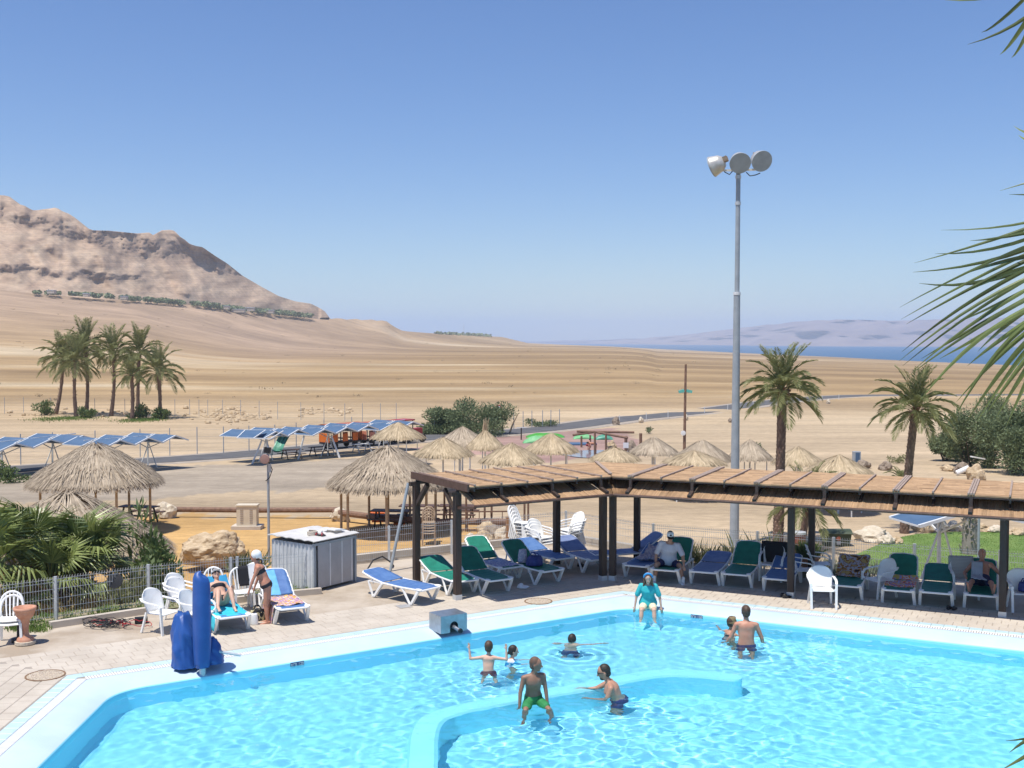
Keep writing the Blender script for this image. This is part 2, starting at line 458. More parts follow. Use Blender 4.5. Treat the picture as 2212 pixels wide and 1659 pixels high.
for px in cols:
    yb, yr = ip(px, _TX, _TY) + 6, ip(px, rx, ry)
    if px >= 690: yb = ip(px, [690, 708], [686, 686])
    d = ip(px, _TX, _TD) - 25
    ys = np.linspace(yb, yr, NR)
    for j, y in enumerate(ys):
        if j:
            dz = abs(ys[j - 1] - y) / F * d
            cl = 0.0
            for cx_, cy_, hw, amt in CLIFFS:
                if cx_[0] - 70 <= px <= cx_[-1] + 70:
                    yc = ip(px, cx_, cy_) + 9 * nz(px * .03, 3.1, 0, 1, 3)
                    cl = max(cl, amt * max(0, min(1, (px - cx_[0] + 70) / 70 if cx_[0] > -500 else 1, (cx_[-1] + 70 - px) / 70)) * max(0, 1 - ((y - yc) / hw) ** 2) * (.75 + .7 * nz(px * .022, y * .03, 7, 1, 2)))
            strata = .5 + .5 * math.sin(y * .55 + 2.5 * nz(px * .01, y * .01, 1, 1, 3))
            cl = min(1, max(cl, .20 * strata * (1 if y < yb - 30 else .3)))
            d += dz * (1.75 * (1 - cl) + .08 * cl)
        g = (nz(px * .018, y * .022, 5, 1, 3) * 5 + nz(px * .011 - y * .006, y * .005, 11, 1, 3) * 20 + nz(px * .05 + y * .03, y * .06, 8, 1, 3) * .8) * min(1, (yb - y) / 25) * min(1, (y - yr) / 14 + .15)
        if cl > .45 if j else False: g += 4 * abs(nz(px * .10, y * .09, 2, 1, 3))
        mv.append(AT(px, y, d + g))
        t = .5 + .5 * nz(px * .02, y * .05, 3, 1, 5) + .30 * nz(px * .03 + y * .035, y * .012, 13, 1, 4) + .16 * math.sin(y * 1.25 + px * .02 + 3 * nz(px * .012, y * .02, 17, 1, 3))
        cc = np.array((.35, .245, .17)) * (1 - t) + np.array((.49, .37, .26)) * t
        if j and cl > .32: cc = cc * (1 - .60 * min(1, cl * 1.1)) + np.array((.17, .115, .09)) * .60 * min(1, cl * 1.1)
        mc.append(cc)
    top = mv[-1]
    for q in range(1, 7):
        mv.append(Vector((top.x, top.y + 40 * q * q, top.z - 6 * q * q - 2))); mc.append(mc[-1])
nm = NR + 6; ncol = len(cols)
k = np.arange((ncol - 1) * (nm - 1)); r_, c_ = k // (nm - 1), k % (nm - 1); a_ = r_ * nm + c_
mm = np_mesh('mountain', np.array([tuple(p) for p in mv]), np.stack([a_, a_ + nm, a_ + nm + 1, a_ + 1], 1), ground_mat('mountain_rock', 'ground_colour', (.03, .03), .12))
colour_attr(mm, np.array(mc))
link('mountain', mm, kind='structure', label='bare rocky mountain with cliff bands')

# far shore hills
fx = [600, 900, 1100, 1300, 1400, 1500, 1600, 1700, 1760, 1850, 1930, 2000, 2100, 2212, 2600, 3600]
fy = [742, 738, 738, 734, 730, 721, 708, 697, 692, 690, 693, 691, 687, 686, 680, 670]
fv = []; cols = np.linspace(600, 3600, 200); NR = 26
for px in cols:
    yb = ip(px, [600, 1100, 1430, 1750, 2212, 3600], [741, 741.5, 744.5, 748, 750, 752]); d = 36.2 * F / (yb - HZ) + 150 * nz(px * .004, 1.3, 0, 1, 3)
    yr = ip(px, fx, fy) + 2 * nz(px * .03, 0, 0, 1, 3)
    for j, y in enumerate(np.linspace(yb + .3, min(yr, yb - .5), NR)):
        s = j / (NR - 1)
        fv.append(AT(px, y, d + 1100 * s + 350 * nz(px * .012, s * 2, 6, 1, 4) * min(1, s * 3)))
    tp = fv[-1]
    for q in (1, 2): fv.append(Vector((tp.x, tp.y + 300 * q, tp.z - 90 * q)))
nm = NR + 2; ncol = len(cols)
k = np.arange((ncol - 1) * (nm - 1)); r_, c_ = k // (nm - 1), k % (nm - 1); a_ = r_ * nm + c_
link('far_hills', np_mesh('far_hills', np.array([tuple(p) for p in fv]), np.stack([a_, a_ + nm, a_ + nm + 1, a_ + 1], 1),
     mat('far_hill_rock', (.20, .15, .14), .95, (.27, .21, .19), .004, coords='World')), kind='structure', label='hills on the far shore fading into haze')

# haze: one closed box of thin air round everything
hz = bpy.data.materials.new('haze_air'); hz.use_nodes = True
hz.node_tree.nodes.clear()
ho = hz.node_tree.nodes.new('ShaderNodeOutputMaterial'); hv = hz.node_tree.nodes.new('ShaderNodeVolumePrincipled')
hv.inputs['Color'].default_value = (.74, .84, 1.0, 1); hv.inputs['Density'].default_value = 1.35e-4; hv.inputs['Anisotropy'].default_value = 0.1
hz.node_tree.links.new(hv.outputs[0], ho.inputs['Volume'])
MB().box((0, 7200, 105), (32000, 15000, 286)).build('haze', hz, kind='stuff', label='thin bluish haze over the distance')

# road: asphalt strip with pale shoulders and guide posts
asphalt = mat('asphalt', (.085, .083, .085), .9, (.12, .117, .115), .7, .3, 30, coords='World')
shoulder = mat('road_shoulder_gravel', (.30, .25, .20), .95, (.40, .34, .27), 1.5, .3, 20, coords='World')
def ribbon(name, pts, w0, w1, lift, m, label, drop=.25):
    P = [TP(*p) for p in pts]; C = []
    for i in range(len(P) - 1):
        n = max(2, int((P[i + 1] - P[i]).length / 3))
        p0, p1, p2, p3 = P[max(i - 1, 0)], P[i], P[i + 1], P[min(i + 2, len(P) - 1)]
        for q in range(n):
            t = q / n
            C.append(.5 * ((2 * p1) + (p2 - p0) * t + (2 * p0 - 5 * p1 + 4 * p2 - p3) * t * t + (3 * p1 - p0 - 3 * p2 + p3) * t ** 3))
    C.append(P[-1]); vs, fs = [], []
    for i, p in enumerate(C):
        d = (C[min(i + 1, len(C) - 1)] - C[max(i - 1, 0)]); nrm = Vector((d.y, -d.x, 0)).normalized()
        w = w0 + (w1 - w0) * i / (len(C) - 1)
        for s, dz in ((-w / 2 - .3, -drop), (-w / 2, lift), (w / 2, lift), (w / 2 + .3, -drop)):
            q = p + nrm * s; vs.append((q.x, q.y, zt(q.x, q.y) + dz))
    for i in range(len(C) - 1):
        for k in range(3): fs.append((i * 4 + k, (i + 1) * 4 + k, (i + 1) * 4 + k + 1, i * 4 + k + 1))
    return MB().add(vs, fs).build(name, m, kind='structure', label=label)
ROAD = [(-900, 1065), (-300, 1035), (0, 1017), (250, 1001), (400, 992), (560, 980), (700, 967), (830, 955), (960, 943), (1080, 936), (1199, 925), (1336, 907), (1440, 897), (1524, 888), (1656, 870), (1740, 862), (1814, 857), (1881, 854.5), (2030, 854), (2212, 853), (2500, 852), (2900, 851)]
ribbon('road_shoulder', ROAD, 7.4, 9.5, .04, shoulder, 'pale gravel shoulder along the asphalt road')
ribbon('road', ROAD, 4.6, 6.5, .08, asphalt, 'grey asphalt road curving across the plain')

# ================================================================== POOL
PA, PB = G(144, 1458.7), G(1344, 1276)
dC = (G(2212, 1367) - PB).normalized(); PC = PB + dC * 16.0
dA = (G(0, 1578.7) - PA).normalized(); PL = PA + dA * 14.6
PR = Vector((PC.x + .2, PL.y, 0))
OUT = [PL, PA, PB, PC, PR]                                     # outer edge of the pale tile row, clockwise seen from above
def offset_ring(off, rnd, K=8):
    n = len(OUT); ed = []
    for i in range(n):
        a, b = OUT[i], OUT[(i + 1) % n]; d = (b - a).normalized(); inn = Vector((d.y, -d.x, 0))
        ed.append((a + inn * off, d))
    ring = []
    for i in range(n):
        (p, d), (q, e) = ed[i - 1], ed[i]
        cr = d.x * e.y - d.y * e.x; t = ((q.x - p.x) * e.y - (q.y - p.y) * e.x) / cr
        c = p + d * t
        ang = math.acos(max(-1, min(1, d.dot(e)))); tl = max(rnd, .002) * math.tan(ang / 2)
        a, b = c - d * tl, c + e * tl
        for k in range(K + 1):
            s = k / K; ring.append((1 - s) ** 2 * a + 2 * s * (1 - s) * c + s * s * b)
    return ring
def ring_strip(mb, levels):
    rs = [[Vector((p.x, p.y, z)) for p in offset_ring(o, r)] for o, r, z in levels]; n = len(rs[0])
    vs = [p for r in rs for p in r]; fs = []
    for i in range(len(rs) - 1):
        for k in range(n):
            k2 = (k + 1) % n; fs.append((i * n + k, i * n + k2, (i + 1) * n + k2, (i + 1) * n + k))
    mb.add(vs, fs); return rs
WATER_Z, BOTTOM_Z = -.185, -1.25
pool = MB()
rs = ring_strip(pool, [(1.02, 1.0, -.118), (1.032, 1.005, -.135), (1.04, 1.01, -.30), (1.06, 1.03, -1.08), (1.16, 1.08, -1.17), (1.3, 1.15, BOTTOM_Z)])
b0 = len(pool.v); pool.v += [tuple(p) for p in rs[-1]]; pool.f.append(tuple(range(b0, b0 + len(rs[-1])))); pool.r.append(.5)
basin = pool.build('pool_basin', M['plaster'], smooth=False, kind='structure', label='bright blue painted swimming pool basin')
basin.cycles.is_caustics_receiver = True
cp = MB(); ring_strip(cp, [(.43, .1, -.02), (.44, .12, -.004), (.50, .2, -.004), (.75, .6, -.035), (.95, .9, -.085), (1.02, 1.0, -.118)])
cpo = cp.build('coping', M['coping'], basin, smooth=True); cpo.cycles.is_caustics_receiver = True
gr = MB()
ring_strip(gr, [(.245, .02, -.03), (.245, .02, -.014), (.43, .1, -.014)])
gr.build('overflow_channel', M['joint'], basin)
gb = MB()                                                       # grate bars across the channel
def edges_visible():
    for i in (0, 1, 2): yield OUT[i], OUT[i + 1]
for a, b in edges_visible():
    d = (b - a).normalized(); inn = Vector((d.y, -d.x, 0)); L_ = (b - a).length
    for k in range(int(L_ / .05)):
        c = a + d * (k * .05 + .025) + inn * .337
        if k * .05 < .22 or k * .05 > L_ - .22: continue
        gb.bar(c - inn * .088 + Vector((0, 0, -.009)), c + inn * .088 + Vector((0, 0, -.009)), .032, .012)
gb.build('overflow_grate', M['grate'], basin, kind='stuff')

def tile_mesh(name, lx, ly, h, m, bev=.006):
    mb = MB(); x, y = lx / 2, ly / 2
    lo = [(-x, -y, -h), (x, -y, -h), (x, y, -h), (-x, y, -h)]; mid = [(p[0], p[1], -bev) for p in lo]
    hi = [(p[0] * (1 - bev / x), p[1] * (1 - bev / y), 0) for p in lo]
    fs = [(0, 1, 5, 4), (1, 2, 6, 5), (2, 3, 7, 6), (3, 0, 4, 7), (4, 5, 9, 8), (5, 6, 10, 9), (6, 7, 11, 10), (7, 4, 8, 11), (8, 9, 10, 11)]
    mb.add(lo + mid + hi, fs)
    return mb.mesh(name, m)
# paving: rows of tiles parallel to each pool side
TS = .30
tiles, etiles = [], []
for i in (0, 1, 2):
    a, b = OUT[i], OUT[i + 1]; d = (b - a).normalized(); outw = Vector((-d.y, d.x, 0)); L_ = (b - a).length; ang = math.atan2(d.y, d.x)
    prev = (OUT[i] - OUT[i - 1]).normalized() if i else d; nxt = (OUT[i + 2] - OUT[i + 1]).normalized()
    m0 = math.tan(math.acos(max(-1, min(1, prev.dot(d)))) / 2) if i else 0; m1 = math.tan(math.acos(max(-1, min(1, d.dot(nxt)))) / 2)
    rows = 16 if i == 0 else 6
    for r in range(rows):
        w = .02 + (r + .5) * TS; x0, x1 = -w * m0, L_ + w * m1
        n = int((x1 - x0) / TS)
        for k in range(n):
            s = x0 + (x1 - x0) * (k + .5) / n
            tiles.append((a + d * s + outw * w, ang, (x1 - x0) / n - (.020 if i == 0 else .013), TS - .012))
    n = int(L_ / .25)
    for k in range(n):
        etiles.append((a + d * (L_ * (k + .5) / n) - outw * .122, ang, L_ / n - .007, .236))
def seen(p):
    px = CX + F * p.x / max(p.y, .1); py = HZ + F * EYE / max(p.y, .1)
    return -40 < px < 2250 and py < 1700 and p.y > 3
deck_parent_tiles = (tiles, etiles)
# deck slab round the pool
FENCE_L = [Vector((-19.5, 16.2, 0)), Vector((-9.77, 24.0, 0)), Vector((-8.2, 25.3, 0)), Vector((-6.55, 26.15, 0)), Vector((-4.72, 27.0, 0))]
FENCE_R = [Vector((-5.0, 29.6, 0)), Vector((-1.7, 31.6, 0)), Vector((1.6, 33.3, 0)), Vector((3.9, 31.0, 0)), Vector((6.5, 29.75, 0)), Vector((10.0, 27.9, 0)), Vector((17.0, 24.4, 0)), Vector((24, 20.9, 0))]
deck_out = [Vector((-32, -4, 0)), Vector((-32, 9, 0)), Vector((-19.8, 16.6, 0)), Vector((-10.2, 24.5, 0)), Vector((-8.4, 26.0, 0)), Vector((-6.4, 28.0, 0)), Vector((-5.4, 30.1, 0)), Vector((-1.8, 32.1, 0)), Vector((1.65, 33.9, 0)), Vector((4.1, 31.5, 0)), Vector((6.7, 30.25, 0)), Vector((10.2, 28.4, 0)), Vector((17.2, 24.9, 0)), Vector((24.4, 21.3, 0)), Vector((34, 16, 0)), Vector((34, -4, 0))]
bm = bmesh.new()
TOPZ = -.013
def loop_edges(pts, z):
    vs = [bm.verts.new((p.x, p.y, z)) for p in pts]
    return vs, [bm.edges.new((vs[i], vs[(i + 1) % len(vs)])) for i in range(len(vs))]
hole = [Vector((p.x, p.y, 0)) for p in offset_ring(.004, .002, 1)]
ov, oe = loop_edges(deck_out, TOPZ); hv_, he = loop_edges(hole, TOPZ)
bmesh.ops.triangle_fill(bm, edges=oe + he, use_beauty=True)
for f_ in bm.faces:
    if f_.normal.z < 0: f_.normal_flip()
for i in range(len(ov)):
    a, b = ov[i], ov[(i + 1) % len(ov)]
    bm.faces.new((a, b, bm.verts.new((b.co.x, b.co.y, -2.2)), bm.verts.new((a.co.x, a.co.y, -2.2))))
for i in range(len(hv_)):
    a, b = hv_[i], hv_[(i + 1) % len(hv_)]
    bm.faces.new((a, b, bm.verts.new((b.co.x, b.co.y, -.06)), bm.verts.new((a.co.x, a.co.y, -.06))))
me = bpy.data.meshes.new('pool_deck'); bm.to_mesh(me); bm.free(); me.materials.append(M['concrete'])
deck = link('pool_deck', me, kind='structure', label='sunlit concrete and paving deck around the pool')
# bed under the pale blue edge tiles
eb = MB(); ring_strip(eb, [(0, .002, -.012), (.246, .02, -.012)]); eb.build('tile_bed', M['joint'], basin)

def lay_tiles(lst, name, h, m, parent, lift=0.0):
    vis = [t for t in lst if seen(t[0])]; hid = [t for t in lst if not seen(t[0])]
    vis.sort(key=lambda t: t[0].length)
    meshes = {}
    for p, ang, lx, ly in vis[:300]:
        key = (round(lx, 3), round(ly, 3))
        if key not in meshes: meshes[key] = tile_mesh(name, lx, ly, h, m)
        o = link(name, meshes[key], parent, (p.x, p.y, lift + random.uniform(-.0012, .0012)), ang)
    mb = MB()
    for p, ang, lx, ly in vis[300:] + [t for t in hid if t[0].y > 2]:
        R = Matrix.Rotation(ang, 3, 'Z'); x, y = lx / 2, ly / 2; z = lift + random.uniform(-.0012, .0012)
        hi = [R @ Vector((sx * (x - .005), sy * (y - .005), z)) + p for sx, sy in ((-1, -1), (1, -1), (1, 1), (-1, 1))]
        lo = [R @ Vector((sx * x, sy * y, z - .012)) + p for sx, sy in ((-1, -1), (1, -1), (1, 1), (-1, 1))]
        mb.add(lo + hi, [(0, 1, 5, 4), (1, 2, 6, 5), (2, 3, 7, 6), (3, 0, 4, 7), (4, 5, 6, 7)])
    if mb.v: mb.build(name + '_field', m, parent, kind='stuff')
bed = MB()
for i in (0, 1, 2):
    a, b = OUT[i], OUT[i + 1]; d = (b - a).normalized(); ow = Vector((-d.y, d.x, 0)); L_ = (b - a).length
    prev = (OUT[i] - OUT[i - 1]).normalized() if i else d; nxt = (OUT[i + 2] - OUT[i + 1]).normalized()
    m0 = math.tan(math.acos(max(-1, min(1, prev.dot(d)))) / 2) if i else 0; m1 = math.tan(math.acos(max(-1, min(1, d.dot(nxt)))) / 2)
    w = .02 + (16 if i == 0 else 6) * TS; z = Vector((0, 0, -.0085))
    bed.add([a + ow * .005 + z, b + ow * .005 + z, b + d * w * m1 + ow * w + z, a - d * w * m0 + ow * w + z], [(0, 1, 2, 3)])
bed.build('tile_bed', M['joint'], deck)
lay_tiles(tiles, 'paving_tile', .03, M['tile'], deck)
lay_tiles(etiles, 'edge_tile', .02, M['edge_tile'], basin)

# depth markers on the wall just above the water
def marker(a, b, px, py, label):
    c = G(px, py, -.16); d = (b - a).normalized(); inn = Vector((d.y, -d.x, 0))
    # slide the point onto the wall face
    off = (c - a).dot(inn); c = c + inn * (1.030 - off); c.z = -.165
    R = Matrix((d, inn * -1, Vector((0, 0, 1)))).transposed()
    t = thing('depth_marker', label, 'pool marker')
    MB().box(c + inn * .012, (.27, .012, .085), R).build('plate', mat('marker_plate', (.03, .05, .16), .4), t)
    cu = bpy.data.curves.new('digits', 'FONT'); cu.body = '\u05e1"\u05de 120'; cu.size = .075; cu.align_x = 'CENTER'; cu.align_y = 'CENTER'; cu.extrude = .002
    tmp = bpy.data.objects.new('digits', cu); COL.objects.link(tmp)
    dg = bpy.context.evaluated_depsgraph_get(); dg.update()
    tm = bpy.data.meshes.new_from_object(tmp.evaluated_get(dg)); bpy.data.objects.remove(tmp)
    tm.name = 'digits'; tm.materials.clear(); tm.materials.append(M['grate'])
    o = link('digits', tm, t); o['kind'] = 'stuff'
    X = Vector((-d.x, -d.y, 0)); X = d if d.x > 0 else X
    o.matrix_local = Matrix.Translation(c + inn * .021) @ Matrix((X, Vector((0, 0, 1)), X.cross(Vector((0, 0, 1))))).transposed().to_4x4()
    return t
marker(PA, PB, 634, 1429, 'dark depth plate on the pool wall right of the blue covered lift')
marker(PB, PC, 1513, 1326, 'dark depth plate on the pool wall right of the turquoise shirted bather')

# curved low wall standing in the pool, its top just under the surface
DIV = [(938, 1780), (937, 1652), (940, 1588), (956, 1558), (1000, 1541), (1047, 1531), (1114, 1518), (1193, 1505), (1290, 1488), (1363, 1473), (1436, 1462), (1510, 1464), (1575, 1471)]
DP = [G(x, y, -.225) for x, y in DIV]
dc = []
for i in range(len(DP) - 1):
    p0, p1, p2, p3 = DP[max(i - 1, 0)], DP[i], DP[i + 1], DP[min(i + 2, len(DP) - 1)]
    for q in range(8):
        t = q / 8
        dc.append(.5 * ((2 * p1) + (p2 - p0) * t + (2 * p0 - 5 * p1 + 4 * p2 - p3) * t * t + (3 * p1 - p0 - 3 * p2 + p3) * t ** 3))
dc.append(DP[-1])
vs, fs = [], []
for i, p in enumerate(dc):
    d = dc[min(i + 1, len(dc) - 1)] - dc[max(i - 1, 0)]; n_ = Vector((d.y, -d.x, 0)).normalized()
    for s, z in ((-.40, BOTTOM_Z - .01), (-.40, -.29), (-.36, -.225), (.0, -.225), (.06, -.29), (.06, BOTTOM_Z - .01)):
        q = p + n_ * s; vs.append((q.x, q.y, z))
cw_ = (dc[-1] - dc[-2]).normalized(); nn_ = Vector((cw_.y, -cw_.x, 0)); ND_ = 5
for q in range(1, ND_ + 1):
    a_ = math.pi / 2 * q / ND_; p = dc[-1] + cw_ * (.20 * math.sin(a_)); kx = max(.04, math.cos(a_))
    for s, z in ((-.40, BOTTOM_Z - .01), (-.40, -.29), (-.36, -.225), (.0, -.225), (.06, -.29), (.06, BOTTOM_Z - .01)):
        w_ = p + nn_ * (-.17 + (s + .17) * kx); vs.append((w_.x, w_.y, z))
dc += [dc[-1]] * ND_
for i in range(len(dc) - 1):
    for k in range(5): fs.append((i * 6 + k, (i + 1) * 6 + k, (i + 1) * 6 + k + 1, i * 6 + k + 1))
fs.append(tuple(range(5, -1, -1))); fs.append(tuple((len(dc) - 1) * 6 + k for k in range(6)))
dm = MB().add(vs, fs)
wall_top = mat('divider_paint', (.37, .82, .92), .7, (.42, .85, .93), .6, coords='World')
dv = dm.build('pool_divider', wall_top, kind='structure', label='curved low wall standing under water in the pool')
dv.cycles.is_caustics_receiver = True

# water surface: real waves, so that the sun really throws caustics on the bottom
ring = [(p.x, p.y) for p in offset_ring(1.0, 1.0)]
x0, x1, y0, y1, st = -8.3, 18.2, 6.4, 27.3, .036
gx, gy = np.arange(x0, x1, st), np.arange(y0, y1, st)
WX, WY = np.meshgrid(gx, gy)
rng = np.random.default_rng(5)
WZ = np.zeros_like(WX); NW = 90
for q in range(NW):
    lam = .145 * 2 ** (rng.random() * 1.75); th = rng.normal(.3, 1.1) + (math.pi if rng.random() < .5 else 0); kk = 6.2832 / lam
    WZ += 0.56 / kk ** 1.62 / NW ** .5 * np.sin(kk * (WX * math.cos(th) + WY * math.sin(th)) + rng.random() * 6.28)
swell = .75 + .6 * np.sin(WX * .31 + 1.1) * np.sin(WY * .43 + .4) + .25 * np.sin(WX * .9 + WY * .7)
WZ = WZ * np.clip(swell, .3, 1.35) + WATER_Z
for bx, by in ((1055, 1446), (1100, 1428), (1232, 1388), (1152, 1530), (1342, 1496), (1574, 1368), (1612, 1390), (1400, 1318)):
    c_ = G(bx, by, WATER_Z); RR = np.hypot(WX - c_.x, WY - c_.y); WZ += .011 * np.exp(-RR / .45) * np.sin(RR * 23 + 1.5 * np.arctan2(WY - c_.y, WX - c_.x))
ins = poly_mask(WX, WY, ring)
ny, nx = WX.shape
cell = ins[:-1, :-1] | ins[1:, :-1] | ins[:-1, 1:] | ins[1:, 1:]
jj, ii = np.nonzero(cell); a_ = jj * nx + ii
f = np.stack([a_, a_ + 1, a_ + nx + 1, a_ + nx], 1)
used = np.unique(f); remap = -np.ones(nx * ny, int); remap[used] = np.arange(len(used))
v = np.stack([WX.ravel(), WY.ravel(), WZ.ravel()], 1)[used]
wm = bpy.data.materials.new('pool_water'); wm.use_nodes = True
wt = wm.node_tree; wt.nodes.clear(); wo = wt.nodes.new('ShaderNodeOutputMaterial')
gl = wt.nodes.new('ShaderNodeBsdfGlass'); gl.inputs['IOR'].default_value = 1.33; gl.inputs['Roughness'].default_value = 0; gl.inputs['Color'].default_value = (.92, .98, 1, 1)
wt.links.new(gl.outputs[0], wo.inputs[0])
water = link('pool_water', np_mesh('pool_water', v, remap[f], wm), kind='structure', label='clear rippled pool water')
water.cycles.is_caustics_caster = True
# ================================================================== VEGETATION
def frond_mesh(name, m, L=2.2, e0=50, droop=110, pairs=26, wid=.045, ll=.30, seed=0, rach=.018):
    rn = random.Random(seed); mb = MB(); pts = []; p = Vector((0, 0, 0)); n = 14
    for i in range(n + 1):
        pts.append(p.copy()); e = rad(e0 - droop * (i / n) ** 1.35)
        p = p + Vector((math.cos(e), 0, math.sin(e))) * (L / n)
    mb.tube(pts, [rach * (1 - .85 * i / n) for i in range(n + 1)], 4, False, rnd=.8)
    for q in range(pairs):
        t = .14 + .86 * (q + .5) / pairs
        i = min(n - 1, int(t * n)); fr = t * n - i
        c = pts[i].lerp(pts[i + 1], fr); d = (pts[i + 1] - pts[i]).normalized(); up = Vector((-d.z, 0, d.x))
        ln = L * ll * (math.sin(math.pi * (t * .80 + .16)) ** .7) * rn.uniform(.85, 1.1)
        for s in (-1, 1):
            a = rn.uniform(.55, .85) + .5 * t
            dir_ = (d * a + Vector((0, s, 0)) * .75 + up * rn.uniform(.05, .40)).normalized()
            mid = c + dir_ * ln * .5; tip = c + dir_ * ln + Vector((0, 0, -ln * rn.uniform(.08, .3)))
            w = d.cross(dir_).cross(dir_).normalized() * wid * .5
            mb.add([c, mid + w, tip, mid - w], [(0, 1, 2), (0, 2, 3)], rn.random())
    return mb.mesh(name, m, attr=True)
FR = [frond_mesh('frond', M['palm_leaf'], 2.2, e, d, 30, .034, .25, i) for i, (e, d) in enumerate([(82, 40), (68, 70), (52, 85), (36, 90), (20, 85), (0, 70), (-22, 45)])]
def trunk_scaled(h, r0, r1, lean=(0, 0), bend=0.0, rows=None, seed=0, per=9):
    rn = random.Random(seed); mb = MB(); n = 14; pts, rs_ = [], []
    for i in range(n + 1):
        t = i / n
        pts.append(Vector((lean[0] * t + bend * math.sin(t * math.pi), lean[1] * t, h * t - .15 * (1 - t)))); rs_.append(r0 + (r1 - r0) * min(1, t * 1.6))
    mb.tube(pts, [r * .93 for r in rs_], 12, True, .3)
    rows = rows or int(h / .13)
    for q in range(rows):
        t = (q + .5) / rows; i = min(n - 1, int(t * n)); fr = t * n - i; c = pts[i].lerp(pts[i + 1], fr); r = rs_[i] + (rs_[i + 1] - rs_[i]) * fr
        hh = h / rows
        for k in range(per):
            a = 2 * math.pi * (k + (q % 2) * .5) / per + rn.uniform(-.06, .06); w = math.pi / per * .92
            u = lambda an, rr, z: c + Vector((math.cos(an) * rr, math.sin(an) * rr, z))
            o = r * rn.uniform(1.02, 1.10)
            mb.add([u(a - w, r * .9, -hh * .1), u(a, r * .9, -hh * .95), u(a + w, r * .9, -hh * .1), u(a - w * .5, o, hh * .55), u(a + w * .5, o, hh * .55), u(a, r * .92, hh * .8)],
                   [(0, 1, 3), (1, 4, 3), (1, 2, 4), (3, 4, 5)], rn.random())
    return mb, pts[-1]
def date_palm(base, crown_px, crown_py, r0, frond_len, n_fronds, label, group, seed=0, scaled=True, name='date_palm'):
    rn = random.Random(seed)
    top = AT(crown_px, crown_py, base.y); h = top.z - base.z
    t = thing(name, label, 'palm tree', base, 0, group)
    if scaled: mb, tp = trunk_scaled(h, r0, r0 * .82, (top.x - base.x, 0), -.12 * h / 5 * rn.uniform(-.4, 1), seed=seed)
    else:
        mb = MB(); n = 16; b = rn.uniform(-.3, .3)
        pts = [Vector((( top.x - base.x) * i / n + b * math.sin(i / n * math.pi), 0, h * i / n - .2 * (1 - i / n))) for i in range(n + 1)]
        mb.tube(pts, [r0 * (1.25 - .35 * min(1, i / 6)) * rn.uniform(.92, 1.1) for i in range(n + 1)], 9, True, .35); tp = pts[-1]
        for q in range(60):
            i = rn.randrange(n); c = pts[i]; a = rn.random() * 6.28; z = Vector((math.cos(a), math.sin(a), 0))
            mb.bar(c + z * r0 * .7 + Vector((0, 0, rn.random() * .4)), c + z * r0 * rn.uniform(1.1, 1.5) + Vector((0, 0, rn.random() * .4 + .12)), .08, .03)
    mb.build('trunk', M['palm_trunk'], t, attr=True)
    hd = MB()                                                   # boots of old leaf stalks under the crown
    for q in range(46):
        a = rn.random() * 6.283; z = rn.uniform(-.55, .1); d = Vector((math.cos(a), math.sin(a), 0))
        c = tp + Vector((0, 0, z)); hd.bar(c + d * r0 * .5, c + d * r0 * rn.uniform(1.15, 1.65) + Vector((0, 0, rn.uniform(.05, .22))), .07, .03)
    hd.build('leaf_boots', M['log'], t)
    sc = frond_len / 2.2
    for q in range(n_fronds):
        u = (q + .5) / n_fronds; var = min(6, max(0, int(u ** 1.1 * 7 + rn.uniform(-.6, .6))))
        o = link('frond', FR[var], t, tp + Vector((0, 0, .05)))
        o.rotation_euler = (rn.uniform(-.12, .12), rn.uniform(-.1, .1), q * 2.39996 + rn.uniform(-.2, .2)); s = sc * rn.uniform(.85, 1.1); o.scale = (s, s, s)
    return t
LP = [((120, 895), (136, 778), 'leftmost palm of the far clump, leaning right over a round bush'), ((165, 900), (163, 782), 'thin slightly curved palm second from the left in the far clump'),
      ((186, 896), (184, 752), 'tallest palm of the far clump with the highest crown'), ((239.5, 899), (245, 765), 'palm standing alone in the middle gap of the far clump'),
      ((285, 906), (284, 812), 'shortest palm of the far clump with a small low crown'), ((298, 900), (301, 765), 'tall palm right behind the shortest palm of the far clump'),
      ((345, 904), (341, 803), 'rightmost palm of the far clump with wide drooping fronds')]
for i, (b, c, lb) in enumerate(LP):
    bp = TP(*b); date_palm(bp, c[0], c[1], .24, (2.8 if i == 4 else 4.3) * bp.y / 150, 30, lb, 'palm clump on the far plain', 20 + i, False)
PALM1 = date_palm(TP(1680, 1178), 1690, 846, .215, 1.95, 40, 'tall date palm rising behind the pergola just right of the floodlight mast', 'palms behind the pergola', 3)
PALM2 = date_palm(TP(1953, 1152), 1977, 887, .20, 2.0, 38, 'date palm with thick boot ball under its crown, left of the big green bushes', 'palms behind the pergola', 5)
b3 = TP(1728, 1192); date_palm(b3, 1745, 1085, .16, 1.7, 24, 'young low palm whose crown droops behind the pergola roof beside the bin', 'palms behind the pergola', 8)
